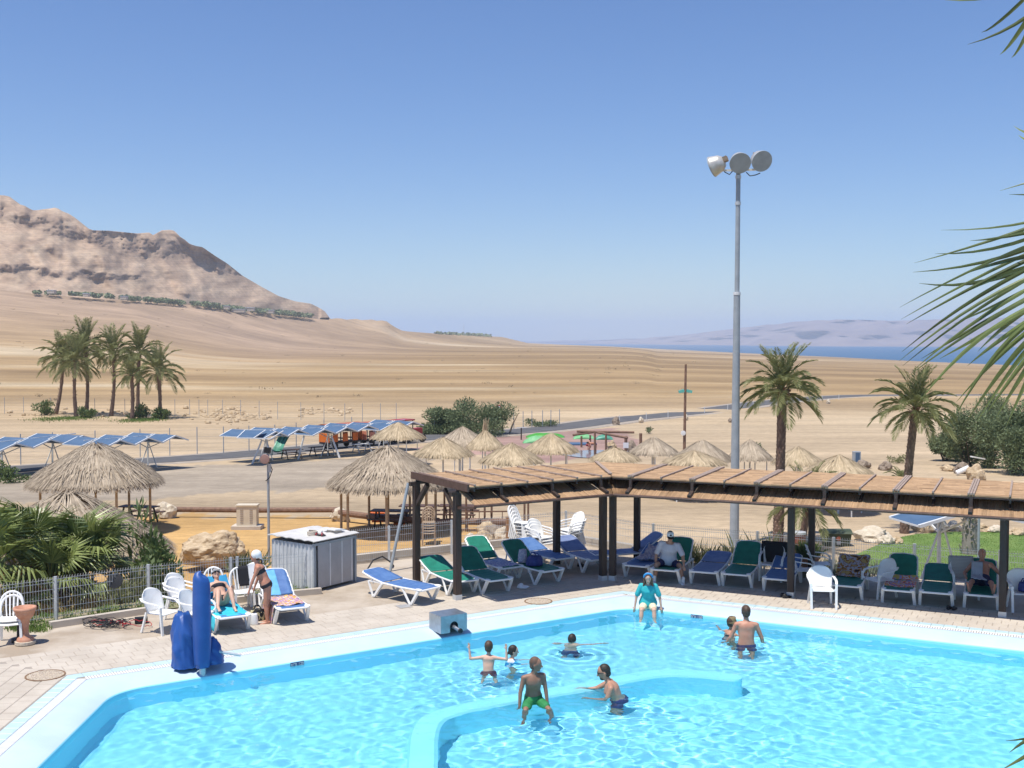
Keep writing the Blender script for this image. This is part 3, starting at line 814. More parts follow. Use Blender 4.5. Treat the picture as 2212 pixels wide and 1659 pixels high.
# shaggy stub of a palm on the lawn
sb = TP(2094, 1199); t = thing('palm_stump', 'shaggy grey stub of a cut palm standing on the lawn', 'palm tree', sb)
mb = MB(); rn = random.Random(4); mb.tube([(0, 0, -.1), (0, 0, .5), (.02, 0, 1.0), (.02, 0, 1.55)], [.27, .27, .25, .14], 12, True, .3)
for q in range(170):
    a = rn.random() * 6.283; z = rn.uniform(.0, 1.5); d = Vector((math.cos(a), math.sin(a), 0)); r = .26 - .04 * z
    mb.bar(Vector((0, 0, z)) + d * r * .85, Vector((0, 0, z + rn.uniform(.12, .28))) + d * (r + rn.uniform(.02, .12)), .05, .015, rnd=rn.random())
mb.build('trunk', mat('grey_palm_fibre', (.26, .22, .19), .9, (.40, .36, .31), 4, attr='rnd'), t, attr=True)
mb = MB()
for q in range(16):
    a = rn.random() * 6.283; d = Vector((math.cos(a), math.sin(a), 0)); mb.bar(d * .2 + Vector((0, 0, .02)), d * rn.uniform(.35, .6), .09, .03)
mb.build('root_flare', M['log'], t)

def leafy(name, label, cat, base, w, h, n, m, leaf=.09, stems=6, seed=0, group=None, deep=None, lobes=7, elong=2.2, spread=.5):
    rn = random.Random(seed); t = thing(name, label, cat, base, 0, group)
    st = MB()
    L_ = []
    for q in range(lobes):
        a = rn.random() * 6.283; r = math.sqrt(rn.random()) * .36
        x, y = math.cos(a) * r * w, math.sin(a) * r * (deep or w); z = h * rn.uniform(.14, .80) * (1 - .8 * r * r * 2)
        L_.append((Vector((x, y, z)), Vector((w * rn.uniform(.14, .27), (deep or w) * rn.uniform(.14, .27), h * rn.uniform(.16, .28)))))
    for c, r in L_[:max(stems, 2)]:
        st.tube([(c.x * .15, c.y * .15, -.1), (c.x * .5, c.y * .5, c.z * .45), (c.x, c.y, c.z)], [.012 + .02 * w / 2, .012 * w / 2 + .006, .006], 5)
    st.build('trunk', M['bark'], t)
    mb = MB()
    for q in range(n):
        c, r = rn.choice(L_)
        d = Vector((rn.gauss(0, 1), rn.gauss(0, 1), rn.gauss(0, 1))).normalized() * (rn.random() ** .42) * rn.uniform(.85, 1.12)
        p = c + Vector((d.x * r.x, d.y * r.y, d.z * r.z))
        if p.z < .02: continue
        ax = (d * .8 + Vector((rn.gauss(0, .6), rn.gauss(0, .6), rn.gauss(0, .6) + spread))).normalized()
        s = leaf * rn.uniform(.6, 1.4); sd = ax.orthogonal().normalized(); sd = Matrix.Rotation(rn.random() * 6.28, 3, ax) @ sd
        mb.add([p, p + ax * s * elong * .5 + sd * s * .5, p + ax * s * elong, p + ax * s * elong * .5 - sd * s * .5], [(0, 1, 2, 3)], min(1, max(0, rn.gauss(.5, .22))))
    mb.build('crown', m, t, attr=True)
    return t
TB = [((955, 938), 4.3, 2.9, 'left half of the tamarisk thicket by the road, lower and rounder'), ((1036, 940), 5.6, 4.4, 'right half of the tamarisk thicket by the road, taller')]
for i, (p, w, h, lb) in enumerate(TB): leafy('tamarisk_bush', lb, 'bush', TP(*p), w * 1.25, h * .92, 13000, M['tamarisk'], .085, 8, 40 + i, 'tamarisk bushes by the road', lobes=14, elong=3)
RB = [((2040, 995), 3.0, 2.1, 'lowest left bush of the green cluster at the right edge'), ((2098, 1008), 4.2, 4.3, 'tall middle bush of the green cluster at the right edge'), ((2190, 1022), 5.2, 5.0, 'largest bush of the green cluster, cut by the right edge'),
      ((2150, 965), 5.0, 5.4, 'thin loose bush rising behind the green cluster'), ((2290, 1010), 6, 6, 'bush outside the right edge behind the cluster')]
for i, (p, w, h, lb) in enumerate(RB): leafy('tamarisk_bush', lb, 'bush', TP(*p), w, h, [7000, 14000, 17000, 8000, 3000][i], M['tamarisk'], .075, 8, 50 + i, 'green bushes at the right edge', lobes=[8, 14, 16, 12, 10][i], elong=2.8)
for i, (p, w, h, lb) in enumerate([((95, 897), 3.3, 2.6, 'round dark bush left of the leaning palm on the plain'), ((192, 903), 3.0, 1.7, 'dark bush at the foot of the tallest far palm'), ((300, 905), 3.6, 1.9, 'green bush round the feet of the short far palm'), ((348, 906), 2.2, 1.4, 'little bush at the foot of the rightmost far palm')]):
    leafy('desert_bush', lb, 'bush', TP(*p), w, h, 1100, M['shrub'], .13, 5, 60 + i, 'bushes under the far palm clump')
gb_ = MB(); rn = random.Random(2)
for q in range(2600):
    c = TP(140 + 70 * rn.gauss(0, .5), 905) if q % 2 else TP(310 + 45 * rn.gauss(0, .5), 908)
    p = Vector((c.x, c.y + rn.gauss(0, 2.2), 0)); p.z = zt(p.x, p.y) - .02; a = rn.random() * 6.28
    gb_.add([p, p + Vector((.12 * math.cos(a), .12 * math.sin(a), 0)), p + Vector((rn.gauss(0, .08), rn.gauss(0, .08), rn.uniform(.1, .32)))], [(0, 1, 2)], rn.random())
gb_.build('far_grass', M['grass'], attr=True, kind='stuff', label='patches of green grass under the far palm clump')
leafy('desert_bush', 'low green scrub on the roadside left of the thatched hut with the shadow', 'bush', TP(1165, 922), 4.5, 1.1, 1300, M['tamarisk'], .10, 4, 71)
leafy('desert_bush', 'small green tuft on the bank below the road by the boulder', 'bush', TP(1402, 938), .9, .8, 260, M['tamarisk'], .07, 3, 72)
leafy('desert_bush', 'green tuft at the foot of the floodlight mast behind the huts', 'bush', TP(1641, 982), 1.0, 1.0, 320, M['tamarisk'], .07, 3, 73)
leafy('desert_bush', 'yellowish round tuft right of the small grey box', 'bush', TP(1938, 1000), 1.4, .8, 420, M['dry_grass'], .06, 3, 74)
leafy('desert_bush', 'small bush at the left edge by the blue canopy post', 'bush', TP(30, 1043), 2.2, 1.1, 800, M['shrub'], .08, 4, 75)
leafy('desert_bush', 'bright green bush cut by the left edge near the road', 'bush', TP(-8, 1035), 1.0, 1.5, 500, M['shrub'], .08, 4, 76)

# belt of trees and low white houses at the foot of the mountain
rn = random.Random(11); tb = MB()
for q in range(1700):
    u = rn.random(); px = 74 + 600 * u; py = ip(px, [74, 120, 235, 300, 437, 520, 672], [632, 634, 640, 646, 657, 668, 682]) + rn.uniform(-1, 5) * (1 if px > 200 else .5)
    if 130 < px < 150 or nz(px * .06, 2.2, 0, 1, 2) < -.28: continue
    d = ip(px, _TX, _TD) - 30 - rn.random() * 25; s = rn.uniform(.6, 1.7) * d / 1100
    c = AT(px, py, d)
    for k in range(9):
        o = Vector((rn.gauss(0, .7), rn.gauss(0, .7), rn.uniform(0, 1.6))) * s; a = Vector((rn.gauss(0, 1), rn.gauss(0, 1), rn.gauss(0, 1))).normalized() * s * .75; b = a.orthogonal().normalized() * s * .75
        tb.add([c + o + a, c + o + b, c + o - a, c + o - b], [(0, 1, 2, 3)], rn.random())
tb.build('far_tree_belt', M['tamarisk'], attr=True, kind='stuff', label='dark green belt of trees at the foot of the mountain')
sc_ = MB()
for q in range(170):
    px, py = rn.uniform(-300, 1500), 0
    py = ip(px, _TX, _TY) + rn.uniform(6, 60) if rn.random() < .5 else rn.uniform(700, 870)
    c = TP(px, max(py, ip(px, _TX, _TY) + 4)); s = rn.uniform(.2, .6) * (1 + c.y / 700)
    for k in range(16):
        o = Vector((rn.gauss(0, .7), rn.gauss(0, .5), rn.uniform(0, .6))) * s; a = Vector((rn.gauss(0, 1), rn.gauss(0, 1), rn.gauss(0, 1.4))).normalized() * s * .34; b = a.orthogonal().normalized() * s * .10
        sc_.add([c + o + a, c + o + b, c + o - a, c + o - b], [(0, 1, 2, 3)], rn.random())
sc_.build('desert_scrub', mat('dry_scrub', (.22, .17, .10), .9, (.30, .24, .15), 3, attr='rnd'), attr=True, kind='stuff', label='sparse dry scrub dotted over the plain')
for i, (px, py, w, lb) in enumerate([(112, 633, 16, 'leftmost low white house among the trees below the mountain'), (187, 640, 12, 'small white house in the left part of the tree belt'), (268, 646, 14, 'white house in the middle of the tree belt'), (490, 667, 11, 'white house above the long pale roof at the end of the tree belt'), (515, 674, 30, 'long low pale roof at the right end of the tree belt'), (540, 671, 20, 'white building behind the long pale roof'), (583, 676, 18, 'rightmost white house of the tree belt')]):
    d = ip(px, _TX, _TD) - 60; c = AT(px, py, d); k = d / 1100; t = thing('white_house', lb, 'house', c, 0, 'white houses below the mountain')
    MB().box((0, 0, 1.0 * k), (w * .42 * k, 6 * k, 3.0 * k)).build('wall', M['tile'], t)
    MB().box((0, 0, 2.7 * k), (w * .45 * k, 6.6 * k, .4 * k)).build('roof', M['coping'], t)
for px0, px1, py, lb in ((735, 795, 714, 'dark line of trees below the pale bluff'), (940, 1060, 726, 'distant line of palms on the end of the plain')):
    tl = MB()
    for q in range(130):
        px = rn.uniform(px0, px1); d = ip(px, _TX, _TD) * .985; c = AT(px, ip(px, _TX, _TY) + (22 if px < 800 else 1) * .9, d); s = rn.uniform(1.5, 4) * d / 1800
        for k in range(4):
            o = Vector((rn.gauss(0, .8), 0, rn.uniform(-.4, .8))) * s; a = Vector((rn.gauss(0, 1), rn.gauss(0, 1), rn.gauss(0, 1))).normalized() * s * .6; b = a.orthogonal().normalized() * s * .6
            tl.add([c + o + a, c + o + b, c + o - a, c + o - b], [(0, 1, 2, 3)], rn.random())
    tl.build('far_tree_line', M['tamarisk'], attr=True, kind='stuff', label=lb)
c = AT(1002, 726, 2350); t = thing('radio_mast', 'hair thin radio mast on the horizon among distant palms', 'mast', c)
MB().cyl((0, 0, -5), (0, 0, 26), .45, .3, 6).build('pole', M['steel'], t)

# ================================================================== ROCKS
def rock_mesh(name, m, seed, sub=3, rough=.35, flat=.0):
    bm = bmesh.new(); bmesh.ops.create_icosphere(bm, subdivisions=sub, radius=1)
    o = Vector((seed * 7.3, seed * 3.1, seed))
    for v_ in bm.verts:
        p = v_.co.copy(); k = 1 + rough * mnoise.fractal(p * 1.1 + o, 1, 2, 2) + rough * .45 * mnoise.fractal(p * 3.2 + o, 1, 2, 3)
        cell = mnoise.cell_vector(p * 1.4 + o); k += .10 * (cell.x - .5)
        v_.co = p * k
        if v_.co.z < -.55: v_.co.z = -.55 - .2 * (v_.co.z + .55)
    me = bpy.data.meshes.new(name); bm.to_mesh(me); bm.free(); me.materials.append(m)
    return me
RK = {(k, s): rock_mesh('rock', M[k], s) for k in ('rock', 'pale_rock', 'dark_rock') for s in (1, 2, 3)}
def rock(px, py, wpx, hpx, label, k='rock', s=1, group=None, rz=0, name='boulder', p=None):
    p = p or TP(px, py); w = wpx / F * p.y / 2; h = hpx / F * p.y / 1.55
    o = link(name, RK[(k, s)], None, (p.x, p.y + w * .6, p.z + h * .45), rz)
    o.scale = (w, w * .85, h); o['label'] = label; o['category'] = 'rock'
    if group: o['group'] = group
    return o
big = rock_mesh('boulder', M['rock'], 14, 5, .30)
p = TP(455, 1238); o = link('boulder', big, None, (p.x, p.y + .7, p.z + .62), .4); o.scale = (.98, .8, .66); o.rotation_euler = (.12, -.08, .5); o['label'] = 'large tan boulder on the orange sand behind the fence'; o['category'] = 'rock'
rock(733, 1127, 46, 28, 'pale boulder under the joint of the two brown logs', 'pale_rock', 2)
rock(352, 1121, 46, 34, 'pale boulder under the left end of the long brown log', 'pale_rock', 3)
for i, (x, y, w, h, k, lb) in enumerate([(1052, 1158, 44, 30, 'rock', 'pointed boulder at the back of the rock group left of the white chairs'), (1066, 1163, 66, 26, 'dark_rock', 'flat brown slab leaning in the rock group left of the white chairs'), (1086, 1166, 32, 26, 'pale_rock', 'pale boulder at the right end of the rock group'), (1043, 1182, 44, 34, 'rock', 'tan boulder at the front of the rock group'), (1016, 1182, 30, 28, 'pale_rock', 'pale front boulder just right of the pergola post')]):
    rock(x, y, w, h, lb, k, i % 3 + 1, 'rock group behind the pool fence', i * 1.3)
for i, (x, y, w, h, k, lb) in enumerate([(1893, 1172, 70, 32, 'pale_rock', 'big pale boulder right of the green chest at the lawn edge'), (1919, 1178, 38, 20, 'pale_rock', 'lower pale stone in front of the big one by the green chest'), (1938, 1176, 34, 16, 'rock', 'small tan stone at the corner of the lawn'), (2000, 1150, 44, 22, 'rock', 'stone on the far lawn edge right of the palm trunk'), (2034, 1148, 46, 24, 'pale_rock', 'middle stone on the far lawn edge'), (2064, 1147, 34, 20, 'pale_rock', 'stone left of the palm stub on the lawn edge'), (2122, 1150, 40, 18, 'rock', 'stone right of the palm stub on the lawn edge'), (2160, 1153, 44, 16, 'pale_rock', 'flat stone on the lawn edge by the dark post'), (2205, 1158, 50, 16, 'rock', 'last stone of the lawn edge, at the right frame edge')]):
    rock(x, y, w, h, lb, k, i % 3 + 1, 'stones round the lawn', i * .9)
for i, (x, y, w, h, k, lb) in enumerate([(1331, 918, 15, 18, 'dark_rock', 'brown boulder standing beside the road'), (1385, 913, 12, 12, 'pale_rock', 'pale stone on the road edge right of the brown boulder'), (1482, 907, 13, 12, 'pale_rock', 'pale wedge stone below the road left of the wooden pole'), (1578, 912, 9, 9, 'dark_rock', 'small dark stone on the slope right of the wooden pole'), (1790, 872, 10, 9, 'pale_rock', 'stone beside the road right of the palm crown'),
        (1322, 974, 20, 22, 'rock', 'tan boulder behind the shower frame, left one'), (1336, 980, 26, 12, 'rock', 'low rocks at the foot of the shower frame'), (1365, 978, 24, 26, 'dark_rock', 'brown boulder behind the right shower frame post'), (1402, 972, 38, 20, 'rock', 'wide tan boulder right of the shower frame'), (1514, 976, 14, 16, 'dark_rock', 'brown boulder at the foot of the wooden pole'),
        (1867, 1012, 36, 17, 'dark_rock', 'flat topped brown boulder right of the small grey box'), (1917, 1016, 32, 19, 'dark_rock', 'rounded brown boulder left of the palm foot'), (2052, 1018, 30, 14, 'rock', 'tan rock at the left of the rock heap by the bushes'), (2083, 1024, 38, 24, 'dark_rock', 'brown rock in the heap below the bushes'), (2112, 1038, 42, 34, 'rock', 'rounded tan rock in front of the bushes'), (1990, 889, 12, 9, 'rock', 'stone on the plain near the road')]):
    rock(x, y, w, h, lb, k, i % 3 + 1, 'scattered boulders', i * .7)
t = MB(); rn = random.Random(21)
base_rocks = []
for q in range(260):
    px, py = 495 + rn.gauss(0, 40), 900 + rn.gauss(0, 8)
    if q % 4 == 0: px, py = rn.uniform(640, 760), 890 + rn.gauss(0, 5)
    if q % 5 == 1: px, py = rn.uniform(-20, 420), 893 + rn.gauss(0, 4)
    p = TP(px, py); s = rn.uniform(.09, .36) * (1.3 if q % 7 == 0 else 1)
    bmv = RK[('pale_rock', q % 3 + 1)]
    vv = [Vector((v_.co.x * s * 1.2, v_.co.y * s, v_.co.z * s * .8)) for v_ in bmv.vertices][:]
    vv = [Matrix.Rotation(q * 1.1, 3, 'Z') @ a + p + Vector((0, 0, s * .3)) for a in vv]
    if q < 20: t.add(vv, [tuple(pl.vertices) for pl in bmv.polygons])
    else: t.ell(p + Vector((0, 0, s * .3)), (s * rn.uniform(.8, 1.5), s, s * rn.uniform(.5, .9)), 6, 4, Matrix.Rotation(q * 1.3, 3, 'Z'))
t.build('rubble', M['rock'], kind='stuff', label='heap of pale rubble on the plain behind the road fence')
# ================================================================== THATCHED HUTS
def hut_depth(px, ye, he):
    D = 30.0
    while D < 140:
        c = AT(px, ye, D)
        if c.z - zt(c.x, c.y) < he: return D
        D += .25
    return D
def thatch_hut(apex, ye, x0, x1, label, he=1.9, big=False, posts=4, seed=0, m='thatch', steel=True, dark=False, D=None, post_m=None, group='thatched sunshade huts'):
    rn = random.Random(seed + 100)
    D = D or hut_depth(apex[0], ye, he)
    r = (x1 - x0) / 2 / F * D
    c = AT(apex[0], ye, D); D2 = D + r * .85                   # ye is the near rim, the apex stands one radius behind it
    r = (x1 - x0) / 2 / F * D2
    ax = AT(apex[0], apex[1], D2); ez = c.z; g = zt(ax.x, D2)
    H = ax.z - ez; base = Vector((ax.x, D2, g))
    t = thing('thatched_hut', label, 'thatched hut', base, 0, group)
    zo = Vector((0, 0, ez - g))
    under = MB(); n = 24
    under.lathe([(r * .90, .03), (r * .5, H * .48), (.05, H * .96)], zo, n); under.build('roof_lining', M[m], t, attr=True)
    mb = MB()
    tiers = [(0, 1)] if not big else [(0, .36), (.30, .70), (.62, 1.0)]
    nb = 2900 if big else 1050
    for k, (t0, t1) in enumerate(tiers):
        cnt = int(nb * (t0 + t1 + .25) * (.9 if big else .8))
        for q in range(cnt):
            a = rn.random() * 6.283; s0 = max(.0, t0 + rn.uniform(-.02, .12) if not (k == 0) else rn.random() ** .6 * .75); s1 = min(1.10, max(s0 + .2, t1 + rn.uniform(-.05, .05)))
            if not big: s1 = rn.uniform(.86, 1.04) if rn.random() < .6 else min(1.0, s0 + rn.uniform(.3, .5))
            da = rn.gauss(0, .035 + .05 * (1 - s0))
            up = .05 + .05 * (len(tiers) - 1 - k) + rn.uniform(0, .04)
            P = lambda s, an, dz: Vector((math.cos(an) * r * s, math.sin(an) * r * s, H * (1 - s) * (1 + (.03 if not big else .07) * math.sin(s * 3.14)) + dz)) + zo
            w = (.018 if big else .023) * rn.uniform(.6, 1.5) / max(.25, r)
            if not big: w *= 1.1
            rnd = min(1, max(0, rn.gauss(.5, .24)))
            p0, p1 = P(s0, a, up), P((s0 + s1) / 2, a + da * .5, up + .015)
            tipdz = up - (rn.uniform(.02, .30) if big and k == len(tiers) - 1 else (rn.uniform(0, .12)))
            p2 = P(s1, a + da, tipdz)
            sd = Vector((-math.sin(a), math.cos(a), 0)) * r
            mb.add([p0 - sd * w * .5 * max(.25, s0), p0 + sd * w * .5 * max(.25, s0), p1 + sd * w, p1 - sd * w, p2 + sd * w * .4, p2 - sd * w * .4], [(0, 1, 2, 3), (3, 2, 4, 5)], rnd)
    mb.build('thatch', M[m], t, attr=True, kind='stuff')
    if big:
        rg = MB()
        for s in (.34, .68):
            rg.tube([Vector((math.cos(a) * r * s, math.sin(a) * r * s, H * (1 - s) * 1.08 + .10)) + zo for a in [i / 20 * 6.2832 for i in range(21)]], .03, 5, False)
        rg.build('binding_rope', M['log'], t)
        cap = MB()
        for q in range(60):
            a = rn.random() * 6.28; d = Vector((math.cos(a), math.sin(a), 0)); cap.bar(zo + Vector((0, 0, H * .96)), zo + d * rn.uniform(.15, .4) + Vector((0, 0, H * rn.uniform(.9, 1.04))), .05, .02, rnd=rn.random())
        cap.build('cap', M[m], t, attr=True, kind='stuff')
    pm = M[post_m] if post_m else (M['white_metal'] if steel else M['pale_wood'])
    for q in range(posts):
        a = q * 6.2832 / posts + (.5 if posts == 4 else .2) + seed; rr = r * (.72 if not big else .80)
        d = Vector((math.cos(a) * rr, math.sin(a) * rr, 0)); gz = zt(base.x + d.x, base.y + d.y) - g
        MB().cyl(d + Vector((0, 0, gz - .1)), d + Vector((0, 0, ez - g + H * .22)), .035 if steel else .055, n=8).build('post', pm, t)
    MB().cyl((0, 0, -.1), (0, 0, ez - g + H * .9), .05, n=8).build('centre_post', pm, t)
    fr = MB()
    for q in range(8):
        a = q * .7854; fr.bar(Vector((0, 0, H * .9)) + zo, Vector((math.cos(a) * r * .92, math.sin(a) * r * .92, .02)) + zo, .05)
    fr.build('rafter_frame', pm, t)
    return t
HUT_BIG = [((205, 960), 1053, 62, 345, 'big grey thatched hut at the left in front of the blue canopies', 2.1), ((838, 968), 1055, 708, 972, 'big thatched hut in the centre with log benches under it', 2.1)]
for i, (ap, ye, x0, x1, lb, he) in enumerate(HUT_BIG): thatch_hut(ap, ye, x0, x1, lb, he, True, 7 if i else 6, i, 'thatch_grey', False, group='big tiered thatched huts')
thatch_hut((146, 1066), 1222, -60, 378, 'thatched hut close behind the fan palms at the left', 1.75, True, 6, 5, 'thatch_grey', False, group='big tiered thatched huts')
HUTS = [((860, 911), 952, 797, 922, 'thatched hut standing farthest left in front of the orange train', 'thatch'), ((957, 944), 992, 886, 1029, 'thatched hut on white poles between the train hut and the pergola roof', 'thatch'),
        ((999, 921), 968, 935, 1063, 'greyish thatched hut half hidden, with upright straw tuft behind its right side', 'thatch_grey'), ((1048, 929), 974, 1003, 1095, 'thatched hut with a white pole end showing at its left rim', 'thatch'),
        ((1105, 957), 1007, 1026, 1176, 'thatched hut right behind the left wing of the pergola roof', 'thatch'), ((1190, 935), 983, 1127, 1258, 'thatched hut in front of the green slides', 'thatch'),
        ((1328, 966), 1001, 1262, 1382, 'thatched hut just behind the corner of the pergola roof', 'thatch'), ((1412, 944), 986, 1352, 1468, 'thatched hut left of the wooden lamp pole', 'thatch_grey'),
        ((1517, 950), 1003, 1439, 1583, 'thatched hut behind the lower one, right of the wooden lamp pole', 'thatch_grey'), ((1499, 974), 1010, 1422, 1572, 'lower thatched hut in front, between wooden pole and floodlight mast', 'thatch'),
        ((1620, 950), 997, 1572, 1676, 'thatched hut between the floodlight mast and the tall palm', 'thatch_grey'), ((1724, 965), 1009, 1656, 1776, 'thatched hut just right of the tall palm trunk', 'thatch'),
        ((1812, 983), 1032, 1735, 1890, 'rightmost thatched hut, low behind the pergola roof', 'thatch')]
for i, (ap, ye, x0, x1, lb, mm_) in enumerate(HUTS): thatch_hut(ap, ye, x0, x1, lb, 1.85, False, 4, i * .37, mm_)
p = TP(1040, 975); mb = MB(); rn = random.Random(3)
for q in range(60):
    a = rn.random() * 6.28; mb.bar((rn.gauss(0, .08), rn.gauss(0, .08), 0), (rn.gauss(.35, .15), rn.gauss(0, .15), rn.uniform(1.2, 2.9)), .06, .02, rnd=rn.random())
t = thing('straw_bundle', 'upright bundle of dry straw between two thatched huts', 'straw bundle', (p.x, p.y, p.z)); mb.build('straw', M['thatch'], t, attr=True, kind='stuff')

# ================================================================== BLUE FOLDED CANOPIES
def canopy(p0, p1, n, label, rows=(0.0, 2.25), length=2.0, hgt=2.15, ridge=.40, posts=2, gz=None, missing=()):
    e = (p1 - p0); L_ = e.length / n; e.z = 0; e.normalize(); dv = Vector((-e.y, e.x, 0)); org = p0
    g = zt(p0.x, p0.y); base = Vector((p0.x, p0.y, g)); t = thing('blue_canopy', label, 'sunshade', base, 0, 'blue folded canopies')
    z = p0.z - g
    slope = (p1.z - p0.z) / n
    fr = MB()
    for r_, off in enumerate(rows):
        for k in range(n):
            for s in (0, 1):
                a = e * (L_ * (k + .5 * s)) + dv * off; b = e * (L_ * (k + .5 + .5 * s)) + dv * off
                za, zb = (z + slope * k + (0 if s == 0 else ridge)), (z + slope * k + (ridge if s == 0 else 0))
                A, B = Vector((a.x, a.y, za)), Vector((b.x, b.y, zb))
                fr.bar(A, B, .09); fr.bar(A + dv * length, B + dv * length, .09)
                if s == 1: fr.bar(A, A + dv * length, .05)
                if s == 0: fr.bar(A, A + dv * length, .05)
                if (r_, k, s) in missing: continue
                MB().sheet(lambda u, v: A.lerp(B, u) + dv * (length * v) + Vector((0, 0, .035 - .07 * math.sin(u * 3.14) * math.sin(v * 3.14))), 4, 4, .012).build('panel', M['canopy'], t)
    fr.bar(Vector((0, 0, z + ridge * .9)) + dv * (rows[0] + length + .1), e * (L_ * n) + Vector((0, 0, z + slope * n + ridge * .9)) + dv * (rows[0] + length + .1), .06)
    fr.build('frame', M['white_metal'], t)
    for q in range(posts):
        u = (q + .5) / posts if posts > 1 else .5
        c = e * (L_ * n * u) + dv * (rows[0] + length + .1); gz_ = zt(base.x + c.x, base.y + c.y) - g; zz = z + slope * n * u
        pm = MB(); pm.bar(c + Vector((0, 0, gz_ - .1)), c + Vector((0, 0, zz + .1)), .09); pm.build('post', M['white_metal'], t)
        st = MB()
        for s1 in (-1, 1):
            st.bar(c + Vector((0, 0, zz - .5)), c + dv * (s1 * length * .9) + Vector((0, 0, zz + .12)), .05)
            st.bar(c + dv * (s1 * .1) + e * .1 + Vector((0, 0, zz)), c + e * .8 * s1 + Vector((0, 0, gz_)), .05)
        st.build('brace', M['white_metal'], t)
    return t
Z_ = lambda px, py, Y: AT(px, py, Y)
canopy(Z_(-4, 976, 70.5), Z_(212, 950, 78), 3, 'leftmost blue folded canopy by the road, cut by the left edge', posts=2)
canopy(Z_(-75, 990, 66.0), Z_(-8, 979, 69.8), 1, 'blue canopy mostly outside the left edge', posts=1)
canopy(Z_(228, 967, 72.5), Z_(407, 951.5, 78.5), 3, 'second blue folded canopy, above the big grey thatched hut', posts=2)
canopy(Z_(571, 947, 81.5), Z_(668, 938.5, 86), 2, 'blue folded canopy at the left end of the train stop row', posts=1)
canopy(Z_(676, 941, 86.3), Z_(818, 928, 92.5), 3, 'middle blue folded canopy in front of the orange train', posts=1)
canopy(Z_(822, 930, 92.8), Z_(915, 918, 97.5), 2, 'far blue folded canopy behind the leftmost small thatched hut', posts=1)
# low flat blue panel with a torn green sheet
q0, q1, q2, q3 = Z_(512, 946, 80), Z_(548, 946.5, 80), Z_(574, 929, 82.5), Z_(530, 929, 82.5)
g = zt(q0.x, q0.y); t = thing('blue_canopy', 'flat tilted blue shade panel with slanting white post at the road', 'sunshade', (q0.x, q0.y, g), 0, 'blue folded canopies')
o_ = Vector((q0.x, q0.y, g)); MB().add([q - o_ for q in (q0, q1, q2, q3)] + [q - o_ - Vector((0, 0, .03)) for q in (q0, q1, q2, q3)], [(0, 1, 2, 3), (7, 6, 5, 4), (0, 4, 5, 1), (1, 5, 6, 2), (2, 6, 7, 3), (3, 7, 4, 0)]).build('panel', M['canopy'], t)
fm = MB()
for a, b in ((q0, q1), (q1, q2), (q2, q3), (q3, q0), (q1, Z_(585, 948, 80)), (Z_(585, 948, 80), Z_(612, 931, 82.5))): fm.bar(a - o_, b - o_, .07)
fm.build('frame', M['white_metal'], t)
for (x0, y0, x1, y1) in ((543, 1003, 566, 950), (579, 1000, 577, 950), (643, 993, 657, 941), (735, 990, 716, 943)):
    f0 = TP(x0, y0); MB().bar(f0 - o_ - Vector((0, 0, .1)), AT(x1, y1, f0.y + .3) - o_, .11).build('post', M['white_metal'], t)
gs = TP(604, 990); c4 = [AT(588, 974, gs.y), AT(609, 974, gs.y), AT(628, 937, gs.y + 1), AT(604, 938, gs.y + 1.3)]
t = thing('green_sheet', 'sagging green plastic sheet hung below the blue canopies', 'tarpaulin', gs)
gm = mat('green_tarp', (.05, .24, .15), .45, (.10, .33, .23), 3.0)
MB().sheet(lambda u, v: (c4[0].lerp(c4[1], u)).lerp(c4[3].lerp(c4[2], u), v) - gs + Vector((0, -.25 * math.sin(v * 3.14), -.12 * math.sin(u * 3.14) + .05 * math.sin(u * 17) * v)), 10, 10, .012).build('sheet', gm, t)
MB().tube([c4[0] - gs + Vector((0, -.05, -.35)), c4[0] - gs, c4[1] - gs, c4[1] - gs + Vector((0, -.05, -.4))], .05, 6).build('hem', gm, t)
# right-hand blue shade in front of the lawn
a0, a1 = AT(1978, 1135, 33.0), AT(2128, 1113, 34.5)
t = canopy(AT(1985, 1137, 32.5), AT(2215, 1134, 33.2), 1, 'blue canopy with white frame on the lawn behind the pergola', rows=(0.0,), length=1.6, hgt=2, ridge=.42, posts=1)
lamp = TP(2113, 1222); t = thing('garden_lamp_post', 'slim grey post on the lawn beside the palm stub', 'post', lamp)
MB().cyl((0, 0, -.1), (0, 0, 2.0), .045, n=10).build('pole', M['grey_pole'], t)

def picnic_table(px, py, label, rz=0, m='fascia', s=1.0, group='picnic tables'):
    p = TP(px, py); t = thing('picnic_table', label, 'table', p, rz, group, scale=s)
    top = MB()
    for k in range(4): MB().box((0, -.27 + k * .18, .74), (1.7, .165, .04)).build('plank', M[m], t)
    for sg in (-1, 1):
        MB().box((0, sg * .68, .44), (1.7, .26, .04)).build('bench', M[m], t)
        lg = MB(); lg.bar((sg * .6, -.66, .42), (sg * .6, .66, .42), .05); lg.bar((sg * .6, -.55, 0), (sg * .6, -.2, .72), .06); lg.bar((sg * .6, .55, 0), (sg * .6, .2, .72), .06); lg.build('trestle', M['dark_wood'] if m == 'fascia' else M['steel'], t)
    return t
picnic_table(630, 992, 'picnic table under the left blue canopy of the train stop', .7)
picnic_table(690, 985, 'picnic table under the middle canopy of the train stop', .7)
picnic_table(782, 978, 'greyish picnic table in front of the orange train', .7, 'grate')
picnic_table(300, 1130, 'dark bench table behind the spindly shrub at the left log end', -.25)
picnic_table(845, 1140, 'dark bench table in the shade of the central thatched hut', -.15)
picnic_table(905, 1128, 'dark bench table farther back under the central thatched hut', -.1)
picnic_table(990, 1128, 'dark bench table right of the pergola posts by the railing', -.1)

